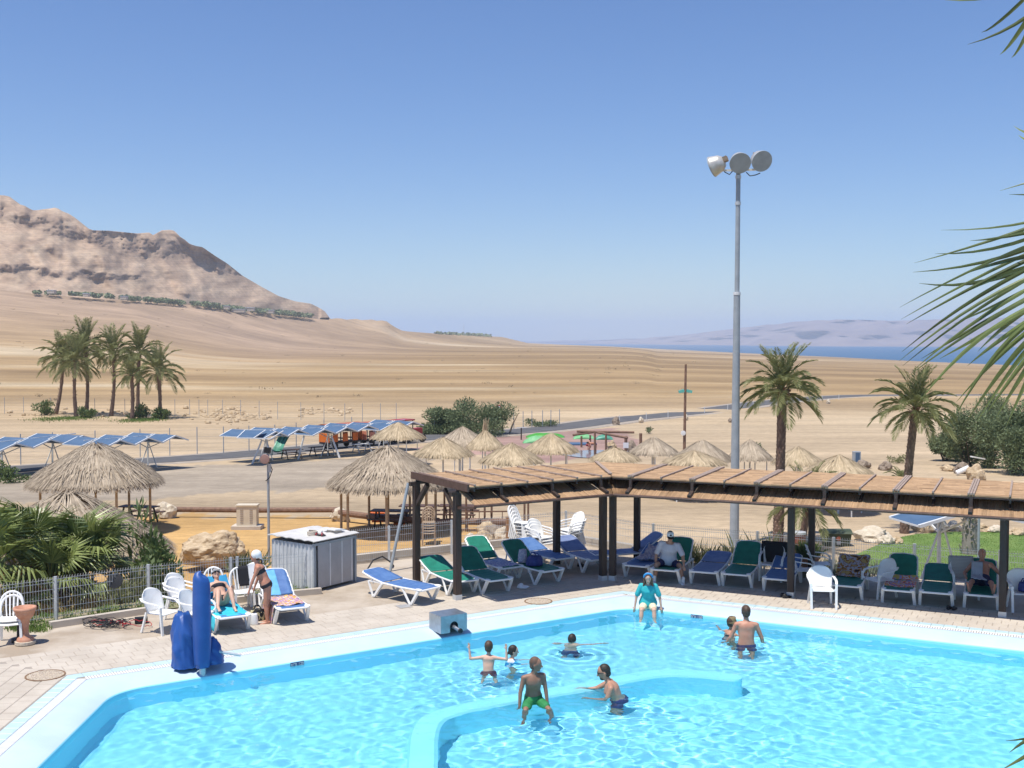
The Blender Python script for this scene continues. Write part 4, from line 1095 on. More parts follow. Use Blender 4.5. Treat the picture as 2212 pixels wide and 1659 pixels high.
# ================================================================== TRACTOR TRAIN
tr0, tr1 = TP(700, 972), TP(938, 953)
td = (tr1 - tr0); td.z = 0; TL = td.length; td.normalize(); TA = math.atan2(td.y, td.x)
orange, red_roof, redp = mat('orange_panel', (.75, .17, .015), .5, (.62, .13, .01), 2), mat('faded_red_roof', (.36, .10, .05), .7, (.44, .16, .09), 2), mat('tractor_red', (.42, .03, .035), .4)
pinkish = mat('sun_faded_orange', (.62, .25, .16), .6)
def wheel(parent, c, r, w):
    wl = MB(); wl.lathe([(r * .6, -w / 2), (r * .95, -w / 2), (r, -w / 4), (r, w / 4), (r * .95, w / 2), (r * .6, w / 2)], c, 16, Matrix.Rotation(rad(90), 3, 'X')); o = wl.build('wheel', M['rubber'], parent)
    MB().lathe([(.02, -w * .4), (r * .6, -w * .4), (r * .6, w * .4), (.02, w * .4)], c, 12, Matrix.Rotation(rad(90), 3, 'X')).build('rim', M['steel'], o)
def wagon(s, ln, label, roof, side, open_side=False):
    p = tr0 + td * s; p.z = zt(p.x, p.y) + .05; t = thing('train_wagon', label, 'train wagon', p, TA, 'wagons of the tractor train')
    MB().box((ln / 2, 0, .52), (ln, 1.25, .14)).build('chassis', M['black'], t)
    for x in (ln * .2, ln * .8):
        for y in (-.55, .55): wheel(t, (x, y, .3), .30, .18)
    for x in ((0.03, ln - .03)): MB().box((x, 0, 1.0), (.05, 1.3, .78)).build('end_panel', side, t)
    for k in range(3):
        for y in (-.64, .64): MB().box((ln * (.13 + .30 * k) + .22, y, .95), (ln * .15, .04, .66)).build('side_panel', side, t)
        MB().box((ln * (.22 + .28 * k), 0, .85), (.4, 1.15, .08)).build('seat', M['fascia'], t)
    for x in (.06, ln * .35, ln * .65, ln - .06):
        for y in (-.6, .6): MB().bar((x, y, .6), (x, y, 2.02), .05).build('roof_post', M['black'], t)
    MB().sheet(lambda u, v: Vector((-.15 + (ln + .3) * u, -.8 + 1.6 * v, 2.02 + .16 * math.sin(v * math.pi))), 8, 8, .05).build('roof', roof, t)
    return t
w1 = wagon(0, 3.9, 'orange open train wagon at the rear, nearest the viewer', red_roof, orange)
w2 = wagon(4.4, 3.9, 'second train wagon with faded side and brown roof, behind the tractor', red_roof, pinkish)
p = tr0 + td * 9.0; p.z = zt(p.x, p.y) + .05; t = thing('tractor', 'dark red tractor pulling the orange train', 'tractor', p, TA)
MB().box((2.3, 0, 1.0), (1.5, .6, .6)).build('bonnet', redp, t); MB().box((.9, 0, .8), (1.4, .8, .35)).build('body', M['black'], t)
MB().box((.75, 0, 2.15), (1.7, 1.4, .12)).build('roof', redp, t)
for x, y in ((.1, .6), (.1, -.6), (1.4, .6), (1.4, -.6)): MB().bar((x, y, .9), (x, y, 2.1), .07).build('roof_post', M['black'], t)
for y in (-.7, .7): wheel(t, (.45, y, .62), .62, .34); wheel(t, (2.6, y, .4), .40, .25); MB().box((.45, y, 1.28), (1.1, .4, .08)).build('mudguard', redp, t)
MB().box((.7, 0, 1.1), (.5, .5, .12)).build('seat', M['black'], t)

# ================================================================== WIRE FENCES FAR OFF, POLES, SIGNS
def post_fence(pts, h, label, m='steel', r=.03, wires=4):
    P = [TP(x, y) for x, y in pts]; b = P[0]; t = thing('wire_fence', label, 'fence', b, 0)
    for p in P: MB().cyl(p - b - Vector((0, 0, .1)), p - b + Vector((0, 0, h)), r, n=6).build('post', M[m], t)
    w = MB()
    for i in range(len(P) - 1):
        for k in range(wires): z = h * (k + .6) / wires; w.bar(P[i] - b + Vector((0, 0, z)), P[i + 1] - b + Vector((0, 0, z)), .008)
    w.build('wire', M[m], t, kind='stuff')
post_fence([(-60, 1012), (45, 1004), (114, 999), (206, 993), (303, 988), (367, 985), (426, 982), (483, 980), (538, 977), (594, 974), (640, 968), (700, 958), (760, 950)], 2.25, 'line of steel fence posts along the near side of the plain road', 'grey_pole', .04)
post_fence([(-60, 893), (10, 893), (51, 893), (110, 894), (205, 897), (270, 898), (378, 899), (410, 899), (430, 900), (449, 900), (481, 900), (520, 901), (560, 903), (600, 906), (650, 908), (700, 910), (745, 911), (783, 911), (822, 911), (856, 910)], 2.3, 'thin far wire fence behind the palm clump', 'grey_pole', .035)
post_fence([(938, 939), (971, 937), (1011, 935), (1040, 934), (1070, 932), (1110, 929), (1130, 927), (1149, 925), (1172, 924), (1190, 923), (1208.7, 921)], 2.0, 'tall mesh fence in front of the tamarisk thicket, ending by the road', 'grey_pole', .04)
for i, (x, y) in enumerate([(1338, 909), (1396, 903), (1443, 899), (1522, 889), (1572, 883), (1627, 877), (1735, 866), (1776, 862), (1812, 859)]):
    p = TP(x, y + 4); t = thing('road_marker', ['white post at the road edge nearest the tall brown boulder', 'white road edge post just right of the two roadside boulders', 'white road edge post midway between the boulders and the wooden pole', 'white road edge post just right of the wooden pole', 'second white road edge post right of the wooden pole', 'white road edge post just right of the floodlight mast', 'white road edge post right of the tall palm crown', 'last but one white post along the road towards the right', 'farthest white post along the road, where it levels out'][i], 'road post', p, 0, 'white posts along the road edge'); MB().bar((0, 0, -.1), (0, 0, .95), .13, .05).build('post', M['white_metal'], t)
sg = TP(1078, 930); t = thing('road_sign', 'round speed sign with red rim in front of the tamarisks', 'road sign', sg)
MB().cyl((0, 0, -.1), (0, 0, 2.3), .035, n=8).build('pole', M['steel'], t)
R90 = Matrix.Rotation(rad(90), 3, 'X')
MB().lathe([(.01, -.02), (.36, -.02), (.36, .02), (.01, .02)], (0, -.05, 2.45), 20, R90).build('rim', redp, t); MB().lathe([(.01, -.01), (.25, -.01), (.25, .01), (.01, .01)], (0, -.085, 2.45), 20, R90).build('face', M['grate'], t)
# wooden lamp pole
wp = TP(1478, 985); t = thing('wooden_pole', 'tall brown wooden pole with two green floodlights and a loudspeaker', 'pole', wp)
hp = AT(1483, 787, wp.y).z - wp.z; MB().cyl((0, 0, -.2), (.08, 0, hp), .13, .09, 10).build('pole', M['log'], t)
zf = AT(1480, 845, wp.y).z - wp.z; gl_ = mat('green_lamp_glass', (.12, .45, .38), .3)
for s in (-1, 1):
    b = MB(); b.box((s * .32 + .05, -.05, zf), (.44, .3, .22), rot('Y', s * 14)); b.build('floodlight', gl_, t)
MB().bar((-.3, 0, zf - .12), (.4, 0, zf - .12), .05).build('arm', M['steel'], t)
zs = AT(1480, 935, wp.y).z - wp.z; MB().lathe([(.05, -.12), (.2, .1), (.2, .12), (.02, .13)], (-.12, -.12, zs), 14, R90).build('loudspeaker', M['grate'], t)
# leaning log and short posts
p = TP(1100, 937); t = thing('leaning_log', 'thin log leaning up to the right beside the tamarisks', 'log', p); MB().tube([(0, 0, -.1), tuple(AT(1108, 915, p.y) - p), tuple(AT(1120, 892, p.y) - p)], [.10, .09, .05], 8).build('stem', M['pale_wood'], t)
p = TP(1085, 937); t = thing('wood_stub', 'short split stump post left of the leaning log', 'post', p); MB().tube([(0, 0, -.1), (0, 0, .7), (.05, 0, 1.15)], [.14, .12, .08], 8).build('stem', M['log'], t)
p = TP(1126, 950); t = thing('sign_post', 'dark post with a pale crossbar left of the green slides', 'post', p); hh = AT(1126, 924, p.y).z - p.z; MB().cyl((0, 0, -.1), (0, 0, hh), .06, n=8).build('pole', M['dark_wood'], t); MB().bar((-.45, 0, hh), (.5, 0, hh + .02), .07).build('crossbar', M['white_metal'], t)
# small light pole near the shed with lamp and box on top
p = TP(581, 1216); t = thing('lamp_pole', 'thin grey lamp pole behind the white headscarf woman, boxes on its top', 'lamp post', p)
hh = AT(579, 965, p.y).z - p.z; MB().cyl((0, 0, -.2), (0, 0, hh), .05, .042, 10).build('pole', M['grey_pole'], t)
MB().box((-.02, 0, hh - .12), (.22, .18, .2), rot('Y', 8)).build('lamp_box', M['black'], t); MB().lathe([(.02, -.16), (.10, -.14), (.17, .05), (.16, .12), (.02, .13)], (-.08, -.1, hh - .42), 14, R90).build('loudspeaker', mat('dusty_pink_plastic', (.36, .22, .19), .6), t)
MB().box((.06, -.02, hh - .75), (.10, .10, .3)).build('junction_box', M['steel'], t); MB().tube([(.02, -.05, hh - .5), (.16, -.06, hh - .8), (.05, -.05, hh - 1.1), (-.08, -.05, hh - 1.2)], .015, 5).build('cable', M['black'], t)
# floodlight mast
p = TP(1586, 1178); t = thing('floodlight_mast', 'tall grey floodlight mast with three big round lamps', 'floodlight mast', p)
topz = AT(1595, 366, p.y).z - p.z; jz = AT(1592, 634, p.y).z - p.z; lx = AT(1595, 366, p.y).x - p.x
at = lambda z: Vector((lx * z / topz, 0, z))
MB().tube([at(-.3), at(jz)], [.185, .125], 16).build('lower_pole', M['grey_pole'], t); MB().tube([at(jz), at(topz)], [.095, .085], 14).build('upper_pole', M['grey_pole'], t)
MB().tube([at(jz - .06), at(jz + .05)], .14, 16).build('joint_ring', M['white_metal'], t)
for z in (topz - .35, topz - 1.35): MB().tube([at(z), at(z + .12)], .11, 14).build('collar', M['steel'], t)
cz = topz - .05
MB().bar(at(cz) + Vector((-1.0, 0, .0)), at(cz) + Vector((.95, 0, .05)), .07).build('crossarm', M['white_metal'], t)
lampglass = mat('floodlight_glass', (.17, .24, .21), .25, (.20, .28, .25), 30); shell = mat('floodlight_shell', (.62, .60, .55), .35, (.50, .47, .42), 4, metal=.3)
def flood(c, tilt_x, yaw, lb=None):
    R = Matrix.Rotation(yaw, 3, 'Z') @ Matrix.Rotation(rad(90 - tilt_x), 3, 'X')
    o = MB().lathe([(.03, -.46), (.20, -.44), (.31, -.30), (.39, .0), (.40, .04), (.385, .05)], c, 28, R).build('lamp_head', shell, t, smooth=True)
    MB().lathe([(.005, .045), (.375, .05), (.375, .06), (.005, .062)], c, 28, R).build('lens', lampglass, o)
    MB().lathe([(.375, .035), (.405, .035), (.405, .075), (.375, .075)], c, 28, R).build('rim', M['grey_pole'], o)
    MB().box(Vector(c) + R @ Vector((0, .06, -.52)), (.22, .2, .16), R).build('ballast_box', M['dark_rock'], o)
F_ = lambda px, py: AT(px, py, p.y) - p
flood(F_(1595, 354) + Vector((0, -.30, 0)), -28, 0); flood(F_(1641, 350) + Vector((0, -.30, 0)), -24, rad(14)); flood(F_(1540, 360) + Vector((0, -.1, 0)), -20, rad(-118))
MB().tube([F_(1612, 372), F_(1620, 380), F_(1632, 378), F_(1642, 374)], .02, 5).build('cable', M['black'], t)
MB().tube([F_(1560, 362), F_(1566, 372), F_(1576, 377), F_(1582, 370)], .02, 5).build('cable', M['black'], t)

# ================================================================== PLAYGROUND BEYOND THE HUTS
def hill(px, py, w, h, m, name, label, seed):
    p = TP(px, py); ww = w / F * p.y / 2; hh = h / F * p.y
    t = thing(name, label, 'slide', p, 0, 'green play mats')
    MB().sheet(lambda u, v: Vector(((u * 2 - 1) * ww, (v * 2 - 1) * ww * .55, hh * max(0, (math.sin(u * 3.14) ** .6) * (math.sin(v * 3.14) ** .5) * (.8 + .35 * nz(u * 4, v * 4, seed, 1, 2))))), 18, 10, .03).build('mat', m, t, smooth=True)
lime = mat('bright_green_plastic', (.14, .40, .16), .6, (.20, .47, .22), 2); lime2 = mat('vivid_green_plastic', (.06, .32, .03), .5)
hill(1162, 956, 66, 16, lime, 'green_slide', 'pale green lumpy play mat right of the dark sign post', 1); hill(1178, 944, 84, 11, lime2, 'green_slide', 'vivid green mat behind the pale green one', 2)
hill(1262, 948, 50, 12, lime, 'green_slide', 'pale green mat right of the thatched hut top', 3); hill(1305, 950, 40, 14, gm, 'green_slide', 'dark green sheet under the shower frame', 4)
blue_mat = TP(1252, 960); t = thing('play_mat', 'small blue mat on the pink paving', 'mat', blue_mat); MB().box((0, 0, .06), (2.4, 2.0, .1)).build('mat', M['canopy'], t)
pf = TP(1290, 975); t = thing('shower_frame', 'brown log frame with beams over the wet splash area', 'frame', pf)
for x, y0, y1 in ((1256, 966, 942), (1285, 983, 932), (1309, 981, 936), (1352, 976, 942), (1384, 972, 936), (1275, 960, 940)):
    f0 = TP(x, y0); MB().cyl(f0 - pf - Vector((0, 0, .1)), AT(x, y1, f0.y) - pf, .13 if x > 1340 else .09, n=8).build('post', M['log'], t)
for (xa, ya, xb, yb) in ((1246, 932, 1370, 934), (1237, 940, 1285, 933), (1285, 933, 1356, 946)):
    MB().cyl(AT(xa, ya, pf.y) - pf, AT(xb, yb, pf.y - (0 if yb < 940 else 1.5)) - pf, .10, n=8).build('beam', M['log'], t)
MB().box(AT(1352, 962, pf.y - 2) - pf, (.45, .03, .45)).build('notice', M['grate'], t)
wet = mat('wet_paving', (.24, .20, .21), .12); pw_ = TP(1296, 982); vs = []
MB().add([(pw_.x + math.cos(a) * 3.4 * (1 + .15 * math.sin(3 * a)), pw_.y + math.sin(a) * 4.2, zt(pw_.x, pw_.y + math.sin(a) * 4.2) + .05) for a in [i / 24 * 6.2832 for i in range(24)]], [tuple(range(24))]).build('puddle', wet, kind='structure', label='wet patch on the paving under the shower frame')
p = TP(1850, 1005); t = thing('metal_cabinet', 'small blue grey metal box left of the flat topped boulder', 'cabinet', p); MB().box((0, 0, .5), (.52, .4, 1.0)).build('cabinet', M['grey_pole'], t); MB().box((.02, -.21, .5), (.30, .02, .85)).build('door', M['canopy'], t)
p = TP(2085, 1026); t = thing('white_pipe', 'white broken pipe piece lying on the rock heap by the bushes', 'pipe', p)
MB().tube([AT(2066, 1022, p.y - .3) - p, AT(2092, 1010, p.y - .3) - p], .16, 10).build('pipe', M['grate'], t)
p = TP(2112, 1012); t = thing('white_board', 'pale flat board lying behind the rounded rock by the bushes', 'board', p); MB().box((0, 0, .75), (.9, .5, .08), rot('Y', 10)).build('board', M['white_plastic'], t)
mb = MB(); p = TP(1945, 1035); rn = random.Random(9); t = thing('cycad_plant', 'low grey green plant at the foot of the right palm', 'plant', p)
for q in range(26):
    a = rn.random() * 6.28; d = Vector((math.cos(a), math.sin(a), 0)); L_ = rn.uniform(.7, 1.3); o = link('leaf', FR[q % 4 + 1], t, (0, 0, 0)); o.rotation_euler = (0, 0, a); o.scale = (L_ * .45,) * 3

# ================================================================== LOG BARRIERS, ELECTRIC CABINET, RAILING
def log(pts, r, label):
    P = [TP(x, y) + Vector((0, 0, dz)) for x, y, dz in pts]; b = P[0]; t = thing('log_barrier', label, 'log', b, 0, 'brown log barriers'); MB().tube([q - b for q in P], r, 10).build('log', M['log'], t)
log([(356, 1117, .36), (560, 1119, .36), (737, 1121, .42)], .12, 'long brown log lying behind the grey electric cabinet')
log([(722, 1125, .40), (850, 1140, .36), (948, 1147, .42)], .14, 'brown log running under the central thatched hut')
log([(940, 1150, .40), (1000, 1146, .40), (1095, 1150, .42)], .15, 'brown log behind the rock group, right of the pergola post')
p = TP(534, 1143); t = thing('electric_cabinet', 'cream electric cabinet with slotted doors on a concrete base', 'cabinet', p)
cream = mat('cream_paint', (.58, .50, .37), .6, (.64, .56, .43), 3)
MB().box((0, .1, .08), (1.25, .75, .16)).build('plinth', M['tile'], t); MB().box((0, .1, .58), (.84, .45, .84)).build('cabinet', cream, t); MB().box((0, .1, 1.02), (.92, .52, .05)).build('lid', cream, t)
sl = MB()
for x in (-.2, .2):
    for k in range(7): sl.box((x, -.13, .30 + k * .09), (.13, .02, .025))
sl.build('vent_slot', M['joint'], t, kind='stuff')
pr = TP(1000, 1150); t = thing('metal_railing', 'brown metal railing and frame posts behind the rock group', 'railing', pr)
rb = MB()
for x in (985, 1007, 1047, 1062, 1103, 1112, 1133, 1141, 960, 972):
    f0 = TP(x, 1148); MB().cyl(f0 - pr - Vector((0, 0, .1)), AT(x, 1062, f0.y) - pr, .045, n=6).build('post', M['log'], t)
a, b = TP(960, 1150), TP(1110, 1148)
for z in (.85, .1): MB().bar(a - pr + Vector((0, 0, z)), b - pr + Vector((0, 0, z)), .05).build('rail', M['log'], t)
for k in range(7): c = a.lerp(b, k / 6); MB().bar(c - pr, c - pr + Vector((0, 0, .85)), .035).build('upright', M['log'], t)
p = TP(1104, 1177); t = thing('wooden_board', 'orange brown wooden board left of the white chair stack', 'panel', p); MB().box((0, 0, .55), (.42, .06, 1.1)).build('board', mat('orange_wood', (.33, .17, .07), .7), t)
for x, y, lb in ((815, 1128, 'small orange bench under the log at the hut'), (862, 1137, 'orange bench end beside the dark table in the hut')):
    p = TP(x, y); t = thing('orange_bench', lb, 'bench', p, 0, 'orange benches'); MB().box((0, 0, .42), (.7, .35, .05)).build('seat', orange, t); MB().box((0, .1, .2), (.5, .05, .4)).build('leg', orange, t)

# trash bin, green chest, planter
p = TP(1722, 1207); t = thing('litter_bin', 'red brown wooden litter bin with grey lid behind the pergola', 'bin', p)
rb_ = mat('red_brown_wood', (.20, .055, .03), .6, (.26, .08, .045), 8)
for k in range(10): a = k * .6283; MB().box((math.cos(a) * .25, math.sin(a) * .25, .45), (.05, .15, .9), Matrix.Rotation(a, 3, 'Z')).build('slat', rb_, t)
MB().lathe([(.01, .9), (.31, .9), (.31, .98), (.01, 1.0)], (0, 0, 0), 16).build('lid', M['steel'], t)
p = TP(1805, 1178); t = thing('green_chest', 'dark green chest with an orange round emblem on the sand', 'chest', p)
chest = mat('dark_green_plastic', (.045, .065, .035), .5, (.06, .08, .045), 4)
MB().add([(-.46, -.28, 0), (.46, -.28, 0), (.46, .28, 0), (-.46, .28, 0), (-.52, -.34, .5), (.52, -.34, .5), (.52, .34, .5), (-.52, .34, .5)], [(3, 2, 1, 0), (4, 5, 6, 7), (0, 1, 5, 4), (1, 2, 6, 5), (2, 3, 7, 6), (3, 0, 4, 7)]).build('body', chest, t)
MB().sheet(lambda u, v: Vector((-.56 + 1.12 * u, -.37 + .74 * v, .5 + .14 * math.sin(v * 3.14) ** .6)), 6, 8, .04).build('lid', chest, t)
MB().lathe([(.005, -.01), (.085, -.01), (.085, .01), (.005, .01)], (.02, -.325, .32), 16, R90).build('emblem', mat('orange_print', (.62, .16, .07), .5), t); MB().box((.03, -.312, .15), (.16, .012, .13)).build('badge', M['steel'], t)

# ================================================================== LAWN
lz = [TP(*q) for q in [(1900, 1178), (1930, 1166), (1980, 1156), (2060, 1151), (2140, 1152), (2240, 1158), (2420, 1170), (2420, 1330), (2212, 1290), (2000, 1262), (1860, 1240), (1810, 1222), (1850, 1200)]]
bm = bmesh.new(); vs_ = [bm.verts.new((q.x, q.y, 0)) for q in lz]; bm.faces.new(vs_)
bmesh.ops.triangulate(bm, faces=bm.faces[:]); 
for _ in range(4): bmesh.ops.subdivide_edges(bm, edges=[e_ for e_ in bm.edges if e_.calc_length() > .7], cuts=1); bmesh.ops.triangulate(bm, faces=bm.faces[:])
for v_ in bm.verts: v_.co.z = zt(v_.co.x, v_.co.y) + .05
me = bpy.data.meshes.new('lawn'); bm.to_mesh(me); bm.free(); me.materials.append(mat('lawn_soil_green', (.10, .175, .03), .95, (.16, .235, .055), .9, .5, 30, coords='World'))
for pl in me.polygons:
    if pl.normal.z < 0: pl.flip()
link('lawn', me, kind='structure', label='green lawn behind the pergola on the right')
gr_ = MB(); rn = random.Random(31)
xs_ = [q.x for q in lz]; ys_ = [q.y for q in lz]; poly = [(q.x, q.y) for q in lz]
PX = np.array([[rn.uniform(min(xs_), max(xs_)), rn.uniform(min(ys_), max(ys_))] for _ in range(30000)]); ok = poly_mask(PX[:, 0], PX[:, 1], poly)
for x, y in PX[ok][:22000]:
    z = zt(x, y) + .045; a = rn.random() * 6.28; s = .011
    gr_.add([(x - s * math.cos(a), y - s * math.sin(a), z), (x + s * math.cos(a), y + s * math.sin(a), z), (x + rn.gauss(0, .03), y + rn.gauss(0, .03), z + rn.uniform(.02, .055))], [(0, 1, 2)], rn.random())
gr_.build('lawn_blades', M['grass'], attr=True, kind='stuff', label='short grass blades of the lawn')
# ================================================================== PERGOLA (two wings meeting at an obtuse corner)
CORN = G(1312, 1252)
u1 = (G(988, 1295) - CORN); LEN1 = u1.length; u1.normalize()
u2 = (G(2165, 1332) - CORN); LEN2 = u2.length; u2.normalize()
n1, n2 = Vector((-u1.y, u1.x, 0)), Vector((u2.y, -u2.x, 0))    # outward, towards the pool
if n1.y > 0: n1 = -n1
if n2.y > 0: n2 = -n2
DEP, RZ = 2.15, 2.68                                           # depth between post rows, roof height
pg = thing('pergola', 'dark wood pergola with reed mat roof sheltering the sun loungers', 'pergola', CORN)
def W(u, n, s, o, z): return u * s + n * o + Vector((0, 0, z))    # local point: s along, o outward, z up
def wing(u, n, length, post_s, back_s, batt, end_cap, other_n, ang_sign, ext):
    for s in post_s:
        c = W(u, n, s, 0, 0); R = Matrix((u, n, Vector((0, 0, 1)))).transposed()
        MB().box(c + Vector((0, 0, 1.27)), (.15, .15, 2.46), R).build('post', M['dark_wood'], pg)
        MB().box(c + Vector((0, 0, .055)), (.165, .165, .13), R).build('post_shoe', M['steel'], pg)
    for s in back_s:
        R = Matrix((u, n, Vector((0, 0, 1)))).transposed(); MB().box(W(u, n, s, -DEP, 1.27), (.15, .15, 2.46), R).build('post', M['dark_wood'], pg)
    # front and back beams, mitred at the corner by the half angle
    mt = math.tan(ang_sign / 2)
    MB().bar(W(u, n, -mt * 0 + .02, 0, 2.53), W(u, n, length, 0, 2.53), .09, .16).build('beam', M['dark_wood'], pg)
    MB().bar(W(u, n, -mt * DEP * 0 + .6, -DEP, 2.53), W(u, n, length, -DEP, 2.53), .09, .16).build('beam', M['dark_wood'], pg)
    OF, OB = .58, -DEP - .10
    s_of = lambda o: mt * o + .012                              # where the mitre line crosses
    # rafters
    k = 0
    for s in batt:
        s0 = max(s, s_of(OB if mt * OB > mt * OF else OF) * 0)
        f, b = W(u, n, s, OF, 2.612), W(u, n, s, OB, 2.612)
        if s < s_of(OF) + .1: f = W(u, n, s, (s - .1) / mt if mt else OF, 2.612)
        MB().bar(f, b, .05 if k % 2 else .09, .11).build('rafter', M['dark_wood'], pg); k += 1
    # reed panels between battens
    bs = [None] + list(batt) + [length + ext]
    for i in range(len(bs) - 1):
        def pt(uu, vv, z, i=i):
            o = OB + (OF - OB) * vv
            sA = s_of(o) if bs[i] is None else bs[i] + .004
            sB = max(bs[i + 1] - .004, sA + .01)
            s = sA + (sB - sA) * uu
            return W(u, n, s, o, z + .012 * nz(s * 3, o * 2, i, 1, 3))
        rp_ = MB(); nst = 30
        for q in range(nst):
            v0, v1 = q / nst, (q + 1.15) / nst; cuts_ = [0] + sorted(random.uniform(.05, .95) for _ in range(2)) + [1]; lift = random.uniform(-.006, .012)
            for e_ in range(3):
                A, B, C_, D_ = pt(cuts_[e_], v0, RZ + lift), pt(cuts_[e_ + 1], v0, RZ + lift), pt(cuts_[e_ + 1], v1, RZ + lift), pt(cuts_[e_], v1, RZ + lift); mid = (A + D_) / 2 + Vector((0, 0, .014)); mid2 = (B + C_) / 2 + Vector((0, 0, .014)); dn = Vector((0, 0, -.03))
                rp_.add([A, B, mid2, mid, C_, D_, A + dn, B + dn, C_ + dn, D_ + dn], [(0, 1, 2, 3), (3, 2, 4, 5), (9, 8, 7, 6), (0, 6, 7, 1), (4, 8, 9, 5), (0, 3, 5, 9, 6), (1, 7, 8, 4, 2)], min(1, max(0, random.gauss(.5, .22))))
        rp_.build('reed_panel', M['reed'], pg, attr=True)
    for i, s in enumerate(batt):
        dbl = i % 2 == 0
        OFs = min(OF, (s - .06) / mt) if (mt > 0 and s < s_of(OF) + .1) else OF
        for j, ds in enumerate((-.052, .0, .052) if (dbl and u.x > 0) else (0,)):
            o0 = OF + .03 if OFs == OF else OFs
            MB().bar(W(u, n, s + ds, o0, RZ + .035), W(u, n, s + ds, OB + random.uniform(0, .12), RZ + .035), .042, .035).build('batten', M['batten'], pg)
    MB().bar(W(u, n, s_of(OF) + .02, OF, RZ - .042), W(u, n, length + ext, OF, RZ - .042), .03, .035).build('edge_beam', M['dark_wood'], pg)
    # sloping reed awning below the roof edge
    a0, a1 = (0.05, 2.525), (.86, 2.28)
    cuts = [None] + [s for i, s in enumerate(batt) if i % 2 == 0 and s > .6] + [length + ext * .3]
    for i in range(len(cuts) - 1):
        def pt2(uu, vv, i=i):
            o = a0[0] + (a1[0] - a0[0]) * vv; z = a0[1] + (a1[1] - a0[1]) * vv
            sA = s_of(o) if cuts[i] is None else cuts[i] + .03
            s = sA + (cuts[i + 1] - .03 - sA) * uu
            return W(u, n, s, o, z + .02 * nz(s * 4, o * 5, i, 1, 3))
        ap = MB(); nst = 40
        for q in range(nst):
            lift = Vector((0, 0, random.uniform(-.008, .008))); A, B, C_, D_ = [pt2(a_, b_) + lift for a_, b_ in ((q / nst, 0), ((q + 1.1) / nst, 0), ((q + 1.1) / nst, 1 + random.uniform(-.02, .03)), (q / nst, 1 + random.uniform(-.02, .03)))]; dn = Vector((0, 0, -.02)); m1, m2 = (A + B) / 2 - dn * .7, (C_ + D_) / 2 - dn * .7
            ap.add([A, B, C_, D_, m1, m2, A + dn, B + dn, C_ + dn, D_ + dn], [(0, 4, 5, 3), (4, 1, 2, 5), (9, 8, 7, 6), (0, 3, 9, 6), (1, 7, 8, 2), (3, 5, 2, 8, 9)], min(1, max(0, random.gauss(.5, .22))))
        ap.build('awning_panel', M['reed'], pg, attr=True)
    for i, s in enumerate(batt):
        if s < .35: continue
        MB().bar(W(u, n, s, a0[0], a0[1] + .05), W(u, n, s, a1[0] - (0 if i % 2 == 0 else .32), a1[1] + .055 + (0 if i % 2 == 0 else .08)), .05 if i % 2 else .085, .06).build('awning_rib', M['dark_wood'], pg)
        if i % 2 == 0: MB().bar(W(u, n, s, a1[0] - .28, a1[1] + .1), W(u, n, s, OF - .02, RZ - .03), .07, .07).build('awning_strut', M['dark_wood'], pg)
    MB().tube([W(u, n, s_of(a1[0]) + .01, a1[0], a1[1] - .01), W(u, n, length + ext * .3, a1[0], a1[1] - .01)], .035, 8).build('awning_pole', M['fascia'], pg)
    for s in post_s: MB().bar(W(u, n, s, .07, 2.14), W(u, n, s, a1[0], a1[1] - .04), .06, .06).build('awning_arm', M['fascia'], pg)
    if end_cap:
        MB().bar(W(u, n, length + ext + .03, OF + .05, RZ - .02), W(u, n, length + ext + .03, OB - .05, RZ - .02), .05, .17).build('fascia_board', M['fascia'], pg)
        for o in (-.0, -DEP): MB().bar(W(u, n, length, o, 2.46), W(u, n, length + ext + .16, o, 2.46), .12, .10).build('bracket', M['dark_wood'], pg)
        MB().bar(W(u, n, length, -DEP + .05, 1.95), W(u, n, length, -DEP + .62, 2.5), .10, .09).build('brace', M['dark_wood'], pg)
        MB().bar(W(u, n, length, -.05, 1.95), W(u, n, length, -.62, 2.5), .07, .09).build('brace', M['dark_wood'], pg)
half1 = math.acos(u1.dot(u2)); turn = math.pi - half1             # angle between the wings
B1 = [.62 + .70 * i for i in range(6)]
wing(u1, n1, LEN1, [.14, LEN1], [LEN1, .12], B1, True, n2, turn, .02)
B2 = [.80 + .765 * i for i in range(20)]
wing(u2, n2, LEN2 + 4.5, [.14, LEN2 * .5, LEN2, LEN2 + 4.4], [.06, LEN2 * .5 + .1, LEN2, LEN2 + 4.4], B2, False, n1, turn, .3)
MB().bar(Vector((0, 0, RZ + .05)) + (n1 + n2).normalized() * .5, Vector((0, 0, RZ + .05)) - (n1 + n2).normalized() * 2.3, .09, .03).build('batten', M['batten'], pg)
# leaning pipe brace
p0 = G(843, 1233); p1 = AT(882, 1043, p0.y + .35); t = thing('leaning_pipe', 'grey pipe leaning against the left back corner of the pergola', 'pipe', p0); MB().cyl((0, 0, 0), p1 - p0, .04, n=10).build('pipe', M['grey_pole'], t)

